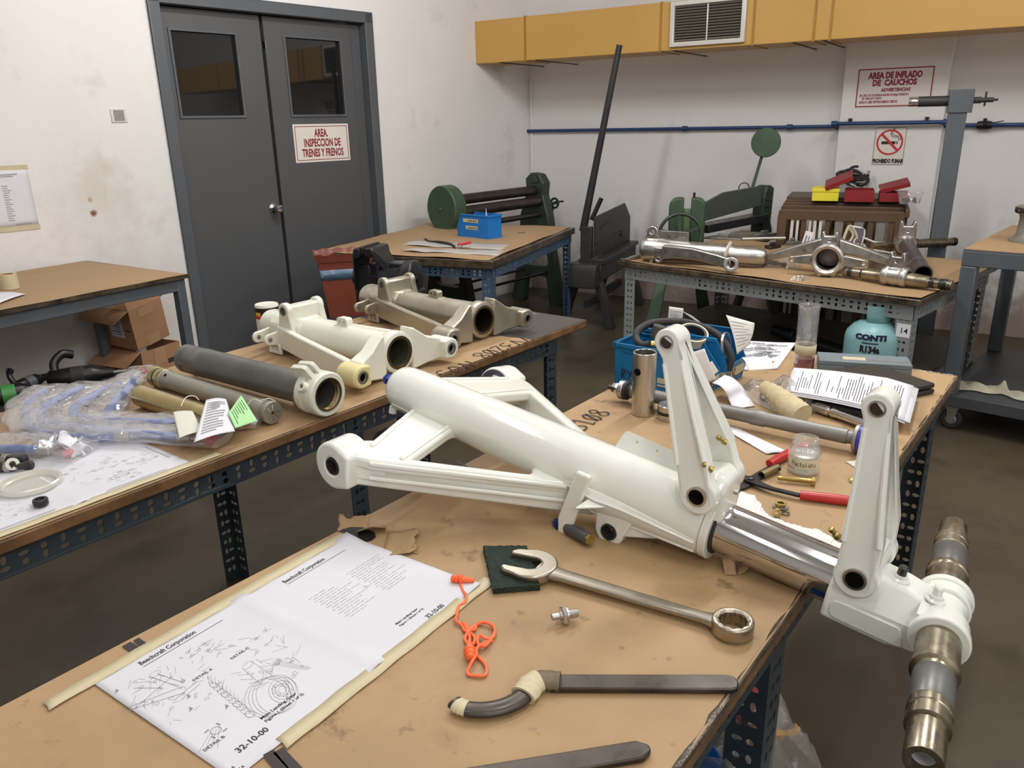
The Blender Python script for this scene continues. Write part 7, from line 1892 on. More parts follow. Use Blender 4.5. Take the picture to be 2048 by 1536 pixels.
m = MB(); m.prism([(-.042, .03), (.042, .03), (.038, .12), (.026, .12), (.020, .095), (-.020, .095), (-.026, .12), (-.038, .12)], [circ(0, .07, .005, 10)], L * .86 - .02, L * .86 + .02, frame((0, 0, 0), x=(0, 1, 0), y=(0, 0, 1))); m.build('top_lug', alu, h_, bev=.005)
# rear axle tube
a = etop(1745, 494, .05); b = etop(1910, 483, .055); a.z = b.z = EZ + .055
m = MB(); L = (b - a).length; m.lathe([(0, 0), (.018, 0), (.018, L * .35), (.028, L * .37), (.030, L * .52), (.024, L * .55), (.024, L * .9), (.022, L * .91), (.022, L), (0, L)], RXA, 28)
t = thing('rear_axle', 'worn steel axle lying at the back right of the numbered bench', 'axle', frame(a, x=b - a, z=(0, 0, 1))); m.build('shaft', steel_worn, t, auto=30)
m = MB(); m.lathe([(0, L - .022), (.0225, L - .022), (.0225, L + .001), (0, L + .001)], RXA, 28); m.build('dark_end', black_iron, t)
# short ring, cup and small parts
m = MB(); m.lathe([(.044, 0), (.050, 0), (.050, .062), (.046, .064), (.044, .062), (.044, 0)], I4, 40)
tag(m.build('bearing_sleeve', alu_dull, M=Matrix.Translation(etop(1756, 545))), 'short round aluminium sleeve standing right of the hub casting', 'sleeve')
P = etop(1790, 548); m = MB(); m.lathe([(0, 0), (.012, 0), (.014, .004), (.014, .022), (.008, .028), (0, .03)], I4, 16); tag(m.build('small_fitting', alu, M=Matrix.Translation(P)), 'small silver fitting behind the worn axle, front right of the numbered bench', 'fitting')
# clear bags of hardware
P = etop(1548, 532)
t = thing('hardware_bag', 'clear bag of rusty bolts on the numbered bench beside the arm eye', 'bag', Matrix.Translation(P) @ RZ(-.5))
pillow(.24, .13, .045, 12, crease=.008).build('film', bag_thin, t)
rn = random.Random(12)
for k in range(7):
    x, y = rn.uniform(-.07, .07), rn.uniform(-.03, .03); a = rn.uniform(0, 3)
    m = MB(); m.lathe([(0, 0), (.012, 0), (.012, .010), (.0065, .010), (.0065, .05), (0, .05)], Matrix.Translation(Vector((x, y, .014))) @ RZ(a) @ RXA, 10); m.build('bolt', steel_dark if k % 2 else mat('rusty_bolt%d' % k, srgb(110, 88, 70), .6, .5), t)
P = etop(1600, 560)
t = thing('fitting_bag', 'tiny clear bag with a silver fitting at the front of the numbered bench', 'bag', Matrix.Translation(P) @ RZ(.6))
pillow(.075, .06, .022, 15, crease=.004).build('film', bag_thin, t)
m = MB(); m.lathe([(0, 0), (.010, 0), (.010, .008), (.006, .009), (.006, .03), (0, .03)], T3(-.012, -.01, .010) @ RXA, 8); m.build('fitting', chrome, t)
# flat plates and small brackets at the back
rn = random.Random(21)
for k, (px, py, w, d, h, a, mt, lab) in enumerate(((1450, 478, .24, .10, .012, -.6, alu_dull, 'flat dull plate lying behind the stripped gear body'), (1492, 474, .20, .06, .03, -.3, mat('taupe_part', srgb(130, 118, 106), .5, .5), 'brownish bracket behind the stripped gear body'),
                                                   (1530, 478, .16, .05, .035, .2, alu_dull, 'grey bracket at the right end of the flat plates'), (1545, 497, .10, .06, .02, .5, steel_dark, 'dark small bracket beside the end of the stripped gear body'), (1586, 492, .09, .05, .03, -.2, steel_tube, 'grey block in front of the slatted crate'))):
    m = MB(); m.loft([[(-w / 2, -d / 2, z0), (w / 2, -d / 2 * .6, z0), (w / 2, d / 2, z0), (-w / 2 * .7, d / 2, z0)] for z0 in (0.0005, h)]); m.box((-w * .2, -d * .2, h), (w * .1, d * .1, h + .018))
    tag(m.build('scrap_bracket', mt, M=Matrix.Translation(etop(px, py)) @ RZ(a), bev=.003), lab, 'bracket')
a = etop(1484, 478, .05); b = etop(1570, 476, .05); m = MB(); m.cyl((0, 0, 0), (0, 0, (b - a).length), .011, seg=14); tag(m.build('bright_rod', alu, M=frame(a, z=b - a)), 'bright thin rod lying on the brackets behind the stripped gear body', 'rod')
P = etop(1608, 498); m = MB(); m.box((-.022, -.0015, 0), (.022, .0015, .10)); o = tag(m.build('label_card', paper, M=Matrix.Translation(P) @ RZ(-.35) @ RX(-.1) @ RY(.22)), 'white label card standing behind the hub casting', 'card')
m = MB(); m.box((-.012, -.0022, .02), (-.004, -.0014, .075)); m.box((.004, -.0022, .02), (.010, -.0014, .075)); m.build('printing', grey_case, o)
# white cabling and pipes behind the hub
t = thing('wiring_harness', 'cream wiring harness with a white tube, behind the hub casting', 'harness', Matrix.Translation(etop(1715, 505)))
O = etop(1715, 505); rz = lambda px, py, dy=0: atd(px, py, O.y + .06 + dy) - O
for pts, r, mt in (([(1684, 492), (1690, 470), (1700, 452), (1712, 468), (1716, 490)], .008, cloth_cream), ([(1696, 455), (1706, 470), (1694, 490)], .007, cloth_cream), ([(1700, 452), (1726, 458), (1728, 472), (1722, 488)], .0055, cloth_white), ([(1706, 490), (1712, 476), (1728, 476), (1752, 485), (1780, 486), (1795, 492)], .0055, cloth_white), ([(1722, 488), (1728, 496), (1770, 504), (1800, 510)], .005, cloth_white)):
    m = MB(); m.tube(smooth_path([rz(*p) for p in pts], 6), r, 10); m.build('cable', mt, t)
m = MB(); m.lathe([(.030, -.006), (.036, 0), (.030, .006), (.030, -.006)], frame(rz(1700, 492), z=(.1, -.4, 1)), 26); m.lathe([(.028, .008), (.034, .014), (.028, .020), (.028, .008)], frame(rz(1718, 494), z=(.2, -.3, 1)), 26); m.build('coil', cloth_white, t)
m = MB(); p = rz(1713, 468); m.prism([(-.03, -.04), (.03, -.045), (.035, .03), (-.02, .04)], (), -.003, .003, frame(p, x=(1, -.3, 0), y=(0, .1, 1))); m.build('clip_plate', mat('slate_plate', srgb(92, 84, 98), .5), t)

# refrigerant cylinder and black tube on the lower shelf
P = on(1752, 640, .535); P = Vector((P.x, P.y, .26)); Rf = .118
t = thing('refrigerant_cylinder', 'pale teal refrigerant gas cylinder on the shelf below the numbered bench', 'gas cylinder', Matrix.Translation(P))
m = MB(); m.lathe([(0, .0), (.07, .0), (.10, .012), (Rf, .045), (Rf, .20), (Rf - .006, .225), (Rf - .03, .255), (.06, .272), (0, .278)], I4, 44); m.build('shell', refrigerant, t)
m = MB(); m.lathe([(.052, .262), (.056, .30), (.058, .345), (.061, .345), (.060, .30), (.057, .262)], I4, 30, .5, 2.4); m.lathe([(.052, .262), (.056, .30), (.058, .345), (.061, .345), (.060, .30), (.057, .262)], I4, 30, 3.6, 5.6); m.build('handle_collar', refrigerant, t, solid=.001)
m = MB(); m.cyl((0, 0, .27), (0, 0, .33), .014, seg=14); m.lathe([(0, .33), (.026, .33), (.026, .342), (0, .344)], I4, 8); m.build('valve', black_plastic, t)
vd = math.atan2(-P.y, -P.x) - .10
def wrap_text(txt, size, z, a0, wt, sx=1.0):
    mm = MB(); mm.text(txt, size, I4, weight=wt, sx=sx); return [((Rf + .0009) * math.cos(a0 + p.x / Rf), (Rf + .0009) * math.sin(a0 + p.x / Rf), z + p.y) for p in mm.v], mm.f
m = MB(); m.add(*wrap_text('CONTI', .032, .222, vd, .0022, 1.25)); m.build('brand_mark', mat('navy_ink', srgb(24, 26, 62), .5), t, flat=True)
m = MB(); m.add(*wrap_text('R134a', .040, .170, vd, .0022, .78))
for z in (.196, .142): m.lathe([(Rf + .0009, z), (Rf + .0009, z + .005)], I4, 10, vd - .28, vd + .28)
for z in (.10, .09, .08): m.lathe([(Rf + .0009, z), (Rf + .0009, z + .003)], I4, 8, vd + .48, vd + .85)
m.lathe([(Rf + .0009, .112), (Rf + .0009, .116)], I4, 8, vd + .55, vd + .85)
m.build('lettering', sign_black, t, flat=True)
a = on(1575, 668, .30); b = on(1712, 712, .30); L = (b - a).length
t = thing('black_tube', 'thick black plastic tube lying on the shelf beside the teal cylinder', 'tube', frame(a, x=b - a, z=(0, 0, 1)))
m = MB(); m.lathe([(0, -.10), (.030, -.10), (.030, .0), (.040, .002), (.040, .06), (.034, .064), (.034, L + .1), (0, L + .1)], RXA, 26); m.build('tube', mat('glossy_black', srgb(34, 35, 38), .25), t)

# ------------------------------------------------------------------ trolley: wheel hub and rag
P = on(2075, 483, RZt); 
t = thing('wheel_hub', 'flanged grey wheel hub standing on the trolley at the right picture edge', 'wheel hub', Matrix.Translation(P))
m = MB(); m.lathe([(.04, 0), (.115, .0), (.115, .008), (.098, .016), (.088, .03), (.084, .10), (.088, .118), (.104, .124), (.104, .150), (.098, .154), (.070, .154), (.066, .02), (.04, 0)], I4, 56); m.build('hub', wheel_paint, t, auto=40)
m = MB(); m.lathe([(.1045, .126), (.107, .130), (.107, .146), (.1045, .150)], I4, 56); m.build('dark_rim', steel_dark, t)
for k in range(10):
    a = 2 * PI * k / 10; m = MB(); m.cyl((.1065 * math.cos(a), .1065 * math.sin(a), .138), (.1085 * math.cos(a), .1085 * math.sin(a), .138), .006, seg=10); m.build('rivet', alu, t)
rn = random.Random(17)
c0_ = on(1915, 770, .175); c1_ = on(2070, 800, .175)
O = on(1985, 785, .1705); m = MB()
ex = (c1_ - c0_).normalized(); ey = Vector((-ex.y, ex.x, 0)); Lr = (c1_ - c0_).length
def ragf(u, v):
    w = .05 + .018 * math.sin(u * 5 + 1) + .010 * math.sin(u * 17)
    p = ex * (u - .5) * Lr + ey * ((v - .5) * 2 * w + .016 * math.sin(u * 4))
    z = .004 + .016 * abs(math.sin(u * 11 + v * 3)) * math.sin(v * PI) + .010 * abs(math.sin(v * 13 + u * 7)) * math.sin(v * PI) + .035 * math.exp(-((u - .62) / .05) ** 2) * math.sin(v * PI)
    return p + Vector((0, 0, z))
m.grid(80, 24, ragf); tag(m.build('cream_rag', cloth_cream, M=Matrix.Translation(O), solid=.0012), 'crumpled cream rag on the lower shelf of the trolley', 'rag')

# ------------------------------------------------------------------ blue legged bench: bin, cloth, plates, hose
def btop(px, py, dz=0.0): return on(px, py, BZ + dz)
f0_ = btop(928, 476); f1_ = btop(976, 480); bdir = (f1_ - f0_); 
rc = btop(976, 480); rr2 = btop(996, 474)
xb = (btop(916, 473) - rc).normalized()
Lb_ = (btop(914, 473) - rc).length; Wb_ = .12
MB_ = frame(rc, x=xb, z=(0, 0, 1))
corner_bin = stacking_bin('bright blue stacking bin on the corner bench', MB_ @ T3(0, -Wb_, 0), Lb_, Wb_, .145, mat('bright_blue_plastic', srgb(28, 116, 196), .40, var=.06, vscale=8), cut=.86)
Mi_ = MB_ @ T3(0, -Wb_, 0)
m = MB(); m.box((Lb_ * .30, Wb_ + .0006, .095), (Lb_ * .78, Wb_ + .0012, .117)); m.box((Lb_ * .32, Wb_ + .0006, .052), (Lb_ * .70, Wb_ + .0012, .074)); tl = m.build('tape_label', masking, corner_bin)
m = MB()
rn = random.Random(2)
for z in (.1, .057):
    for k in range(8):
        x = Lb_ * .34 + .0105 * k; m.box((x, Wb_ + .0012, z), (x + .006, Wb_ + .0017, z + .012 - .004 * (k % 2)))
m.build('handwriting', marker, tl)
m = MB(); m.prism([(.02, .02), (.07, .03), (.05, .18)], (), -.001, .001, T3(.02, Wb_ * .5, 0) @ RX(PI / 2)); tag(m.build('paper_slip', paper, M=Mi_), 'white paper corner sticking up out of the bright blue bin', 'paper')
P = btop(895, 455); O = P
m = MB()
def hv(u, v):
    x = (u - .5) * .42; y = (v - .5) * .13 * (1 - .35 * (1 - u))
    return (x, y, .004 + .075 * math.sin(v * PI) ** .7 * (.35 + .65 * u) * (1 + .25 * math.sin(u * 17 + v * 5)))
m.grid(36, 14, hv)
ca = tag(m.build('safety_vest', hivis, M=frame(btop(920, 449), x=btop(965, 441) - btop(886, 456), z=(0, 0, 1)), solid=.002), 'crumpled hi-vis yellow vest lying behind the bright blue bin', 'vest')
m = MB(); m.lathe([(.030, -.022), (.033, .0), (.030, .022)], frame((-.085, -.01, .032), z=(1, .1, 0)), 20); m.build('silver_strip', mat('reflective_grey', srgb(190, 190, 182), .35), ca, solid=.001)
m = MB(); m.lathe([(.022, -.008), (.024, .0), (.022, .008)], frame((-.165, -.01, .022), z=(1, .1, 0)), 20); m.build('orange_strip', mat('orange_strip', srgb(226, 130, 50), .5), ca, solid=.001)
for k, (pxs, lab, mt) in enumerate(((((795, 492), (812, 484), (1022, 489), (1003, 500)), 'rear one of two long pale metal strips on the corner bench', alu_plate := mat('pale_sheet_metal', srgb(196, 192, 186), .45, .3, var=.1, vscale=8)), (((800, 503), (830, 500), (1013, 501), (995, 512)), 'front one of two long pale metal strips on the corner bench', alu_plate))):
    c = [btop(*p, .001 + .002 * k) for p in pxs]; O = c[0]
    m = MB(); m.grid(24, 4, lambda u, v: c[0].lerp(c[3], u).lerp(c[1].lerp(c[2], u), v) - O + Vector((0, 0, .002 + .010 * abs(math.sin(u * 8 + k)) * (1 - u))))
    tag(m.build('metal_strip', mt, M=Matrix.Translation(O), solid=.0015), lab, 'metal strip')
O = btop(890, 490, .01)
t = thing('grease_hose', 'short black hose with a red valve and silver ends, lying across the metal strips', 'hose', Matrix.Translation(O))
hp_ = [btop(px, py, z) - O for px, py, z in ((852, 479, .012), (858, 483, .012), (880, 484, .014), (900, 488, .014), (912, 495, .012))]
m = MB(); m.tube(smooth_path(hp_, 6), .0075, 10); m.build('hose', black_rubber, t)
m = MB(); m.cyl(hp_[0], hp_[0] + (hp_[0] - hp_[1]).normalized() * .03, .009, seg=10); m.build('silver_end', alu, t)
m = MB(); m.cyl(hp_[-1], hp_[-1] + Vector((.035, -.01, .004)), .011, seg=12); m.build('silver_end', alu, t)
m = MB(); p = hp_[-1] + Vector((.01, .0, .014)); m.bar(p, p + Vector((.075, .015, .012)), .022, .014); m.build('red_valve', red_grip, t, bev=.003)
m = MB(); p = btop(1043, 466, .0015); m.prism([(-.025, -.004), (.02, -.010), (.03, .004), (.0, .012)], (), 0, .003); tag(m.build('torn_scrap', soil_black, M=Matrix.Translation(p)), 'small black scrap lying alone right of the bright blue bin', 'scrap')

# ------------------------------------------------------------------ slip roll in the corner
s0 = onL(893, 407, .42); s1 = onL(1075, 405, .42)
zr = .835; RLn = Vector((s1.x - s0.x, s1.y - s0.y, 0)).length
MS = frame(Vector((s0.x, s0.y, 0)), x=DL, z=(0, 0, 1))
t = thing('slip_roll', 'green sheet metal slip roll machine with three dark rollers in the room corner', 'machine', MS)
m = MB(); m.prism([( .135 * math.cos(a), zr + .15 * math.sin(a)) for a in np.linspace(-.95, PI + .95, 34)] + [(-.085, zr - .25), (.085, zr - .25)], (), -.055, .055, frame((0, 0, 0), x=(0, 1, 0), y=(0, 0, 1))); m.build('gear_housing', green_machine, t, bev=.008)
m = MB(); m.cyl((-.058, 0, zr), (-.064, 0, zr), .012, seg=14); m.build('cover_screw', alu_dull, t)
for y, z, r in ((-.01, zr + .045, .036), (-.045, zr - .035, .038), (.055, zr - .05, .030)):
    m = MB(); m.lathe([(r, .055), (r, RLn - .03)], T3(0, y, z) @ RXA, 26); m.build('roller', roller_steel, t)
m = MB(); m.cyl((.05, -.05, zr - .135), (RLn, -.05, zr - .135), .020, seg=16); m.build('idler_bar', roller_steel, t)
m = MB(); m.cyl((.05, .05, zr - .24), (RLn, .05, zr - .24), .014, seg=14); m.build('tie_bar', black_iron, t)
m = MB(); fx = frame((RLn, 0, 0), x=(0, 1, 0), y=(0, 0, 1))
m.prism(fillet_poly([(-.155, zr - .30), (.155, zr - .30), (.14, zr - .14), (.075, zr + .04), (.085, zr + .13), (.03, zr + .175), (-.05, zr + .165), (-.095, zr + .10), (-.085, zr + .01), (-.13, zr - .14)], .025, 4), (), -.045, .045, fx); m.build('end_casting', green_dark, t, bev=.012)
m = MB(); m.prism(fillet_poly([(-.045, zr + .10), (.03, zr + .10), (.03, zr + .15), (-.03, zr + .15)], .012), (), -.060, -.043, fx); m.build('casting_boss', green_dark, t, bev=.004)
for z, y in ((zr - .06, -.09), (zr - .10, -.04)):
    m = MB(); m.cyl((RLn + .04, y, z), (RLn + .13, y, z), .012, seg=12); m.lathe([(.030, -.008), (.040, -.008), (.044, 0), (.040, .008), (.030, .008), (.026, 0), (.030, -.008)], T3(RLn + .10, y, z) @ RXA, 24); m.build('adjuster_wheel', green_dark, t)
m = MB(); m.cyl((RLn + .10, -.10, zr - .05), (RLn + .16, -.13, zr - .05), .007, seg=10); m.build('crank_pin', black_iron, t)
for x in (.0, RLn):
    m = MB(); m.prism(fillet_poly([(-.12, zr - .25), (.12, zr - .25), (.15, zr - .33), (.24, .06), (.25, .0), (.13, .0), (.10, .22), (-.10, .22), (-.13, .0), (-.25, .0), (-.24, .06), (-.15, zr - .33)], .02, 3), [fillet_poly([(-.09, zr - .36), (.09, zr - .36), (.13, .30), (-.13, .30)], .04, 4)], x - .03, x + .03, frame((0, 0, 0), x=(0, 1, 0), y=(0, 0, 1))); m.build('leg_casting', green_dark, t, bev=.006)
for y, z in ((-.12, .26), (.12, .26)):
    m = MB(); m.cyl((0, y, z), (RLn, y, z), .011, seg=12); m.build('tie_rod', black_iron, t)

# ------------------------------------------------------------------ black hand shear with a tall lever
q0 = on(1172, 655, 0); qd = Vector((.40, .917, 0)).normalized()
MQ = frame(q0, x=qd, z=(0, 0, 1))
t = thing('hand_shear', 'black floor standing hand shear with a very tall lever, beside the corner bench', 'machine', MQ)
SLn = .98
m = MB(); m.prism(fillet_poly([(.0, .495), (.0, .755), (.02, .765), (.74, .785), (.90, .67), (.90, .47)], .006), (), .045, .06, RX(PI / 2)); m.build('blade_panel', black_sheet, t, bev=.004)
m = MB(); m.prism([(.10, .67), (.34, .70), (.34, .707), (.10, .677)], (), .060, .068, RX(PI / 2)); m.box((.02, -.068, .575), (.70, -.06, .590)); m.box((.02, -.066, .535), (.70, -.06, .543)); m.box((.62, -.075, .555), (.66, -.06, .59)); m.build('panel_rib', black_sheet, t, bev=.002)
m = MB(); m.prism([(-.02, .485), (.90, .485), (.90, .46), (-.02, .45)], (), -.05, .13, RX(PI / 2)); m.build('bed_plate', mat('worn_black_bed', srgb(70, 68, 64), .45, .4, var=.3, vscale=8), t, bev=.004)
m = MB(); m.box((-.02, -.11, .33), (.90, .11, .45)); m.build('bed', black_sheet, t, bev=.008)
m = MB(); m.prism([(-.12, .30), (.0, .30), (.0, .46), (-.10, .46), (-.12, .42)], (), -.10, .10, RX(PI / 2)); m.build('end_block', black_sheet, t, bev=.008)
for x in (.02, .82):
    for sg in (1, -1):
        m = MB(); m.loft([[(x - .04, sg * y, z), (x + .04, sg * y, z), (x + .04, sg * (y + .05), z), (x - .04, sg * (y + .05), z)] for y, z in ((.05, .34), (.11, .16), (.15, .0))]); m.build('leg', black_sheet, t, bev=.004)
m = MB(); m.box((.0, -.02, .14), (.84, .02, .19)); m.build('stretcher', black_sheet, t, bev=.003)
pl0 = MQ.inverted() @ atd(1166, 462, q0.y + .02); pl1 = MQ.inverted() @ atd(1239, 90, q0.y - .02)
m = MB(); m.cyl(pl0, pl1, .026, .019, seg=20); lv = m.build('lever', mat('lever_steel', srgb(60, 60, 60), .4, .5, var=.2, vscale=10), t)
m = MB(); m.box((-.02, -.04, .48), (.02, .04, .70)); m.build('lever_socket', black_sheet, t, bev=.006)
p0 = MQ.inverted() @ atd(1183, 440, q0.y + .45); p1 = MQ.inverted() @ atd(1203, 396, q0.y + .45)
m = MB(); m.cyl(p0, p1, .017, seg=14); m.build('short_handle', black_iron, t)

# ------------------------------------------------------------------ green bending brake
DG = 4.95
g0 = atd(1374, 432, DG); g1 = atd(1525, 420, 5.42)
gx = Vector((g1.x - g0.x, g1.y - g0.y, 0)); GLn = gx.length; gx.normalize()
MGB = frame(Vector((g0.x, g0.y, 0)), x=gx, z=(0, 0, 1))
t = thing('bending_brake', 'green sheet metal bending brake with a handwheel and round counterweight, back wall', 'machine', MGB)
inv_g = MGB.inverted()
fr_ = frame((0, 0, 0), x=(math.sin(-.75), 0, 0) if False else (0, -1, 0), y=(0, 0, 1))
vx_ = Vector((.97, -.24, 0)); lx_ = inv_g.to_3x3() @ vx_; fh = frame((0, 0, 0), x=lx_, y=(0, 0, 1))
zt, zb_ = atd(1374, 395, DG).z, .58
for sg in (1, -1):
    pts = [(sg * .022, zb_), (sg * .110, zb_), (sg * .110, zt - .06)] + [(sg * (.06 + .05 * math.cos(a)), zt - .05 + .05 * math.sin(a)) for a in np.linspace(0, PI / 2, 6)] + [(sg * .022, zt)]
    m = MB(); m.prism(pts if sg > 0 else pts[::-1], (), -.05, .05, fh); m.build('housing_cheek', green_machine, t, bev=.010)
m = MB(); m.prism([(-.024, zb_), (.024, zb_), (.024, zt - .07), (-.024, zt - .07)], (), -.03, .03, fh); m.build('slide_block', mat('bright_green_paint', srgb(92, 116, 82), .45, var=.2, vscale=12), t, bev=.004)
m = MB(); m.prism([(.03, zt + .03), (.045, zt + .03), (.045, zt - .02), (.03, zt - .02)], (), -.01, .01, fh); m.build('stop_pin', black_iron, t)
zr1 = atd(1525, 370, 5.42).z
m = MB(); m.prism(fillet_poly([(GLn - .07, .56), (GLn + .06, .56), (GLn + .07, .64), (GLn + .045, .70), (GLn + .055, zr1 - .02), (GLn + .02, zr1), (GLn - .03, zr1), (GLn - .05, zr1 - .08)], .02), (), -.045, .045, fh @ T3(0, 0, 0) if False else RX(PI / 2)); m.build('end_casting', green_dark, t, bev=.012)
for k in range(4): 
    z = zr1 - .05 - .045 * k; m = MB(); m.box((GLn - .045, -.055, z), (GLn + .03, -.045, z + .008)); m.build('casting_rib', green_dark, t, bev=.002)
q = [inv_g @ p for p in (atd(1410, 408, DG), atd(1448, 385, 5.08), atd(1506, 371, 5.36), atd(1508, 410, 5.36), atd(1410, 444, DG))]
m = MB(); m.loft([[(p.x, y, p.z) for p in q] for y in (-.055, -.035)]); m.build('beam_plate', mat('grey_green_beam', srgb(82, 90, 82), .45, .2, var=.2, vscale=6), t, bev=.003)
m = MB(); z_ = q[4].z; m.prism([(.10, z_ - .02), (GLn - .05, z_ + .0), (GLn - .05, z_ - .05), (.10, z_ - .07)], (), -.02, .09, RX(PI / 2)); m.build('folding_leaf', black_iron, t, bev=.004)
m = MB(); m.prism([(.08, .50), (GLn, .50), (GLn, .62), (.08, .60)], (), -.08, .05, RX(PI / 2)); m.build('bed', green_dark, t, bev=.006)
# counterweight on its rod
w0 = inv_g @ atd(1503, 372, 5.30); w1 = inv_g @ atd(1526, 305, 5.30); wc = inv_g @ atd(1532, 285, 5.28)
m = MB(); m.cyl(w0 + Vector((0, 0, -.04)), w1, .010, seg=12); m.build('weight_rod', green_machine, t)
vdir = inv_g.to_3x3() @ Vector((-.34, -.94, 0.06)); 
m = MB(); m.lathe([(0, -.03), (.088, -.03), (.092, -.026), (.092, .012), (.088, .016), (0, .016)], frame(wc, z=vdir), 40); m.build('counterweight', green_machine, t)
m = MB(); m.lathe([(.030, -.008), (.036, -.008), (.036, .008), (.030, .008), (.030, -.008)], frame(inv_g @ atd(1488, 376, 5.3), z=vdir), 24); m.build('dial_ring', black_iron, t)
# handwheel
hc = inv_g @ atd(1360, 470, DG - .13)
hw = frame(hc, z=inv_g.to_3x3() @ Vector((-.2, -.97, .1)))
m = MB(hw); m.tube([Vector((.125 * math.cos(a), .125 * math.sin(a), 0)) for a in np.linspace(0, 2 * PI, 40)[:-1]], .011, 10, closed=True)
for k in range(5): a = 2 * PI * k / 5 + .3; m.bar((0, 0, 0), (.12 * math.cos(a), .12 * math.sin(a), 0), .022, .014)
m.lathe([(0, -.02), (.028, -.02), (.028, .02), (0, .02)], I4, 18); m.cyl((0, 0, -.12), (0, 0, 0), .014, seg=12); m.build('handwheel', green_dark, t)
for foot, top in (((1292, 702), (1335, 545)), ((1412, 655), (1388, 545))):
    a = inv_g @ on(*foot, 0); b = inv_g @ atd(*top, DG + (.0 if foot[0] < 1350 else .1))
    m = MB(); b = Vector((b.x, b.y, .60)); d_ = (b - a); m.loft([[tuple(p + lx_ * s1_ * w_ + Vector((s2_ * .03 * lx_.y, -s2_ * .03 * lx_.x, 0))) for s1_, s2_ in ((-1, -1), (1, -1), (1, 1), (-1, 1))] for p, w_ in ((a, .055), (a + d_ * .12, .045), (a + d_ * .6, .034), (b, .036))]); m.build('leg', green_machine, t, bev=.004)
for yy in (-.18, .18):
    m = MB(); m.loft([[(GLn - .03, yy * k_ - .02, z), (GLn + .03, yy * k_ - .02, z), (GLn + .03, yy * k_ + .02, z), (GLn - .03, yy * k_ + .02, z)] for k_, z in ((1, 0), (.5, .3), (.2, .56))]); m.build('leg', green_dark, t, bev=.004)

# ------------------------------------------------------------------ brown slatted frames with boxes on top
ca = atd(1558, 419, 4.62); zc = ca.z
cdir = Vector((math.cos(math.radians(-24)), math.sin(math.radians(-24)), 0))
MC = frame(Vector((ca.x, ca.y, 0)), x=cdir, z=(0, 0, 1))
CW = .66
t = thing('slatted_crate', 'stack of brown slatted wooden frames standing against the white pillar', 'crate', MC)
def slat_panel(y, H, seed, mt, wide=.045, z0=.03, top=.055):
    m = MB(); m.prism(fillet_poly([(0, H - top), (CW, H - top), (CW, H), (0, H)], [0, 0, .015, .015]), (), -y - .03, -y, RX(PI / 2))
    m.box((0, y, z0), (.045, y + .03, H - top)); m.box((CW - .045, y, z0), (CW, y + .03, H - top)); m.box((.045, y, z0 + .02), (CW - .045, y + .03, z0 + .07))
    return m.build('frame', mt, t, bev=.004)
def slats(fr, y, H, n, off, mts, w=.030):
    for k in range(n):
        x = .07 + (CW - .14) * (k + off) / n; m = MB(); m.box((x - w / 2, y + .006, .09), (x + w / 2, y + .020, H - .05)); m.build('slat', mts[k % len(mts)], fr, bev=.002)
f_ = slat_panel(0, zc, 1, brown_slat)
for x, w, mt in ((.078, .016, slat_pale), (.108, .014, slat_pale), (.140, .026, brown_slat), (.176, .013, slat_pale), (.202, .016, slat_pale), (.232, .016, slat_pale), (.268, .026, brown_slat), (.330, .044, slat_grey), (.385, .022, brown_slat), (.432, .046, slat_grey), (.492, .028, brown_slat), (.545, .046, slat_grey), (.598, .03, brown_slat)):
    m = MB(); m.box((x - w / 2, .006, .09), (x + w / 2, .020, zc - .05)); m.build('slat', mt, f_, bev=.002)
for k, (y, dz) in enumerate(((.12, .012), (.22, .02), (.32, .026), (.42, .03))):
    f_ = slat_panel(y, zc + dz, k, brown_slat, top=.04); slats(f_, y, zc + dz, 6, .3 + .13 * k, [brown_slat, slat_grey, brown_slat], .034) if k < 3 else None
m = MB(); m.box((.0, .43, zc + .012), (CW + .01, .80, zc + .034)); m.build('top_board', mat('dark_top_board', srgb(82, 70, 58), .5, var=.2, vscale=8), t, bev=.003)
for k in range(9):
    y = .04 + .085 * k; m = MB(); m.box((CW + .002, y, .06), (CW + .016, y + .035, zc)); m.build('side_slat', slat_grey if k % 2 else brown_slat, t, bev=.002)
m = MB(); m.box((CW, .0, zc - .03), (CW + .022, .82, zc + .012)); m.build('side_rail', brown_slat, t, bev=.003)
inv_c = MC.inverted(); ctop = zc + .035
def crate_top(px, py, z=None): return on(px, py, ctop if z is None else z)
def open_box(name, label, M, W, D, H, mt, lid=None, cat='box'):
    t = thing(name, label, cat, M); th = .003; m = MB()
    m.box((0, 0, .0005), (W, D, th)); m.box((0, 0, 0), (W, th, H)); m.box((0, D - th, 0), (W, D, H)); m.box((0, th, 0), (th, D - th, H)); m.box((W - th, th, 0), (W, D - th, H)); m.build('tray', mt, t, bev=.001)
    if lid:
        m = MB(); MM = T3(*lid[0]) @ lid[1]; m.box((0, 0, 0), (W, D, .004), MM); m.box((0, 0, -.02), (W, .003, 0), MM); m.box((0, D - .003, -.02), (W, D, 0), MM); m.build('lid', mt, t, bev=.001)
    return t
bxr = RZ(math.radians(-22))
P = crate_top(1623, 402); t = thing('yellow_box', 'yellow card box with a lid on top of the slatted frames', 'box', Matrix.Translation(P) @ bxr)
m = MB(); m.box((0, 0, .0005), (.145, .20, .052)); m.build('carton', yellow_box, t, bev=.002)
m = MB(); m.box((-.003, -.003, .052), (.148, .203, .072)); m.build('lid', yellow_box, t, bev=.002)
P = crate_top(1688, 404); rb1 = open_box('red_tool_box', 'open red steel tool box overflowing with dark hoses, middle of the slatted frames', Matrix.Translation(P) @ bxr, .155, .20, .065, red_box, ((-.11, .02, .078), RX(.12) @ RY(-.42)))
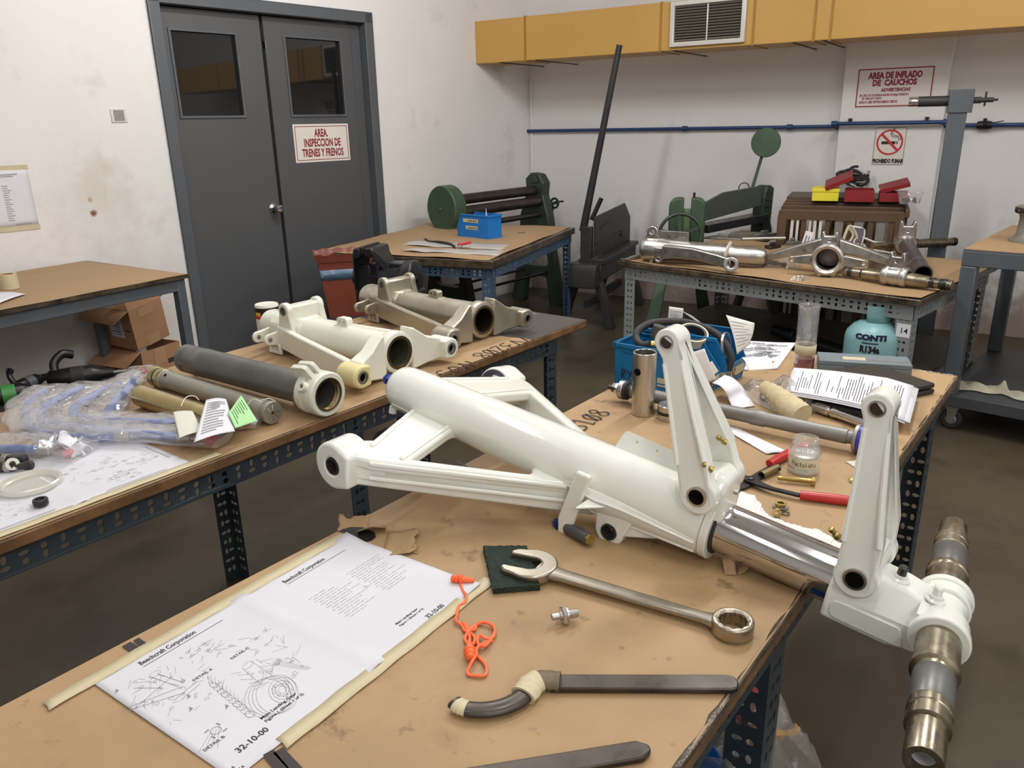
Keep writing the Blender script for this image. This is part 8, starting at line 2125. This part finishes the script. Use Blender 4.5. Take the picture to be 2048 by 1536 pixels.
P = crate_top(1758, 404); rb2 = open_box('red_tool_box', 'low red tool box with its lid half open, right of the hoses', Matrix.Translation(P) @ bxr, .155, .17, .05, red_box, ((-.0, .02, .062), RY(-.28) @ RX(.1)))
P0 = crate_top(1712, 385); Pm = Matrix.Translation(P0 + Vector((0, .05, .04)))
t = thing('hose_bundle', 'tangled bundle of dark hoses with chrome ends in the open red tool box', 'hoses', Pm)
rn = random.Random(31)
for k in range(7):
    a = rn.uniform(0, 6.28); r_ = rn.uniform(.05, .085); cx_, cy_ = rn.uniform(-.04, .07), rn.uniform(-.05, .05); tz = rn.uniform(.01, .05); tl_ = rn.uniform(-.5, .5)
    pts = [Vector((cx_ + r_ * math.cos(a + q_), cy_ + r_ * .8 * math.sin(a + q_), tz + .03 * math.sin(q_ + a) * (1 + tl_) + .028)) for q_ in np.linspace(0, 4.6, 20)]
    m = MB(); m.tube(pts, .008 + .003 * (k % 2), 10); h_ = m.build('hose', [black_rubber, black_iron, steel_dark][k % 3], t)
    m = MB(); m.cyl(pts[-1], pts[-1] + (pts[-1] - pts[-2]).normalized() * .035, .012, seg=12); m.build('chrome_end', chrome, h_)
P = crate_top(1795, 409); t = thing('clear_tub', 'clear plastic tub of small dark parts at the right end of the slatted frames', 'tub', Matrix.Translation(P) @ bxr)
m = MB(); m.loft([[(x * w_ + .06, y * w_ + .05, z) for x, y in ((-.5, -.4), (.5, -.4), (.5, .4), (-.5, .4))] for w_, z in ((.10, .001), (.125, .062), (.135, .064), (.135, .068), (.12, .066), (.096, .004))]); m.build('tub', clear_plastic, t)
m = MB(); rn = random.Random(4)
for k in range(26): x, y = rn.uniform(.025, .095), rn.uniform(.02, .08); m.box((x - .006, y - .005, .005 + rn.random() * .02), (x + .006, y + .005, .012 + rn.random() * .022))
o = m.build('dark_parts', steel_dark, t); o['kind'] = 'stuff'

# ------------------------------------------------------------------ grey post stand with spindle
DPs = 4.30
pt = atd(1922, 200, DPs); pb2 = atd(1882, 420, DPs)
MPst = frame(Vector(((pt.x + pb2.x) / 2, DPs, 0)), x=cdir, z=(0, 0, 1))
t = thing('post_stand', 'tall grey square steel post with a horizontal spindle at its top', 'stand', MPst)
m = MB(); m.box((-.042, -.042, .012), (.042, .042, 1.38)); m.build('post', grey_steel, t, bev=.005)
m = MB(); m.box((-.050, -.050, 1.375), (.062, .050, 1.49)); m.build('head_block', grey_steel, t, bev=.003)
m = MB(); m.box((-.16, -.16, 0.0005), (.16, .16, .012)); m.build('base_plate', grey_steel, t, bev=.002)
m = MB(); m.cyl((-.19, 0, 1.435), (-.05, 0, 1.435), .026, seg=24); m.cyl((.062, 0, 1.435), (.10, 0, 1.435), .016, seg=18); m.cyl((.10, 0, 1.435), (.155, 0, 1.435), .012, seg=16); m.cyl((.155, 0, 1.435), (.175, 0, 1.435), .006, seg=12); m.cyl((.118, 0, 1.405), (.118, 0, 1.475), .005, seg=10); m.build('spindle', black_sheet, t)
m = MB(); m.lathe([(0, -.235), (.022, -.235), (.0235, -.23), (.0235, -.19), (0, -.19)], T3(0, 0, 1.435) @ RXA, 24); m.build('threaded_end', chrome, t)

# ------------------------------------------------------------------ below the near bench: blue bin and waste bags
Zf = 0.30
t = thing('low_shelf', 'low dark shelf under the near end of the front bench', 'shelf', Matrix.Translation(Vector((0, 0, 0))) @ MT @ T3(MAIN_W - .42, .35, 0))
m = MB(); m.box((0, 0, Zf - .02), (.36, .80, Zf)); m.build('board', shelf_mat, t)
for x in (.0, .33):
    for y in (.0, .77):
        m = MB(); m.box((x, y, 0), (x + .03, y + .03, Zf - .02)); m.build('leg', angle_dark, t)
P = on(1430, 1520, Zf + .12)
MU = frame(Vector((P.x, P.y, Zf)), x=TM, z=(0, 0, 1)) @ T3(-.20, -.20, 0)
under = stacking_bin('dark blue stacking bin below the near bench, at the lower picture edge', MU, .25, .22, .13, mat('deep_blue_plastic', srgb(14, 84, 150), .42, var=.06, vscale=8), cut=.75)
for k, (px, py, s, lab) in enumerate(((1475, 1450, 1.0, 'crumpled clear waste bag stuffed behind the dark blue bin under the bench'), (1512, 1500, .7, 'white plastic bag lying beside the dark blue bin under the bench'))):
    P = on(px, py, Zf + .10); t = thing('waste_bag', lab, 'bag', Matrix.Translation(Vector((P.x, P.y, Zf + .001))) @ RZ(.6 + k))
    pillow(.24 * s, .22 * s, .20 * s, 40 + k, 26, crease=.018).build('film', bag if k else bag_thin, t)
    if k == 0:
        for j, (mt, x, y) in enumerate(((paper, -.03, .0), (label_yel, .05, -.03), (hose_blue, .02, .05), (red_grip, .06, .02))):
            m = MB(); m.grid(6, 6, lambda u, v: (x + (u - .5) * .07, y + (v - .5) * .06 + .01 * math.sin(u * 6), .05 + .03 * j * .6 + .03 * math.sin(v * 5 + j))); m.build('wrapper', mt, t, solid=.0006)
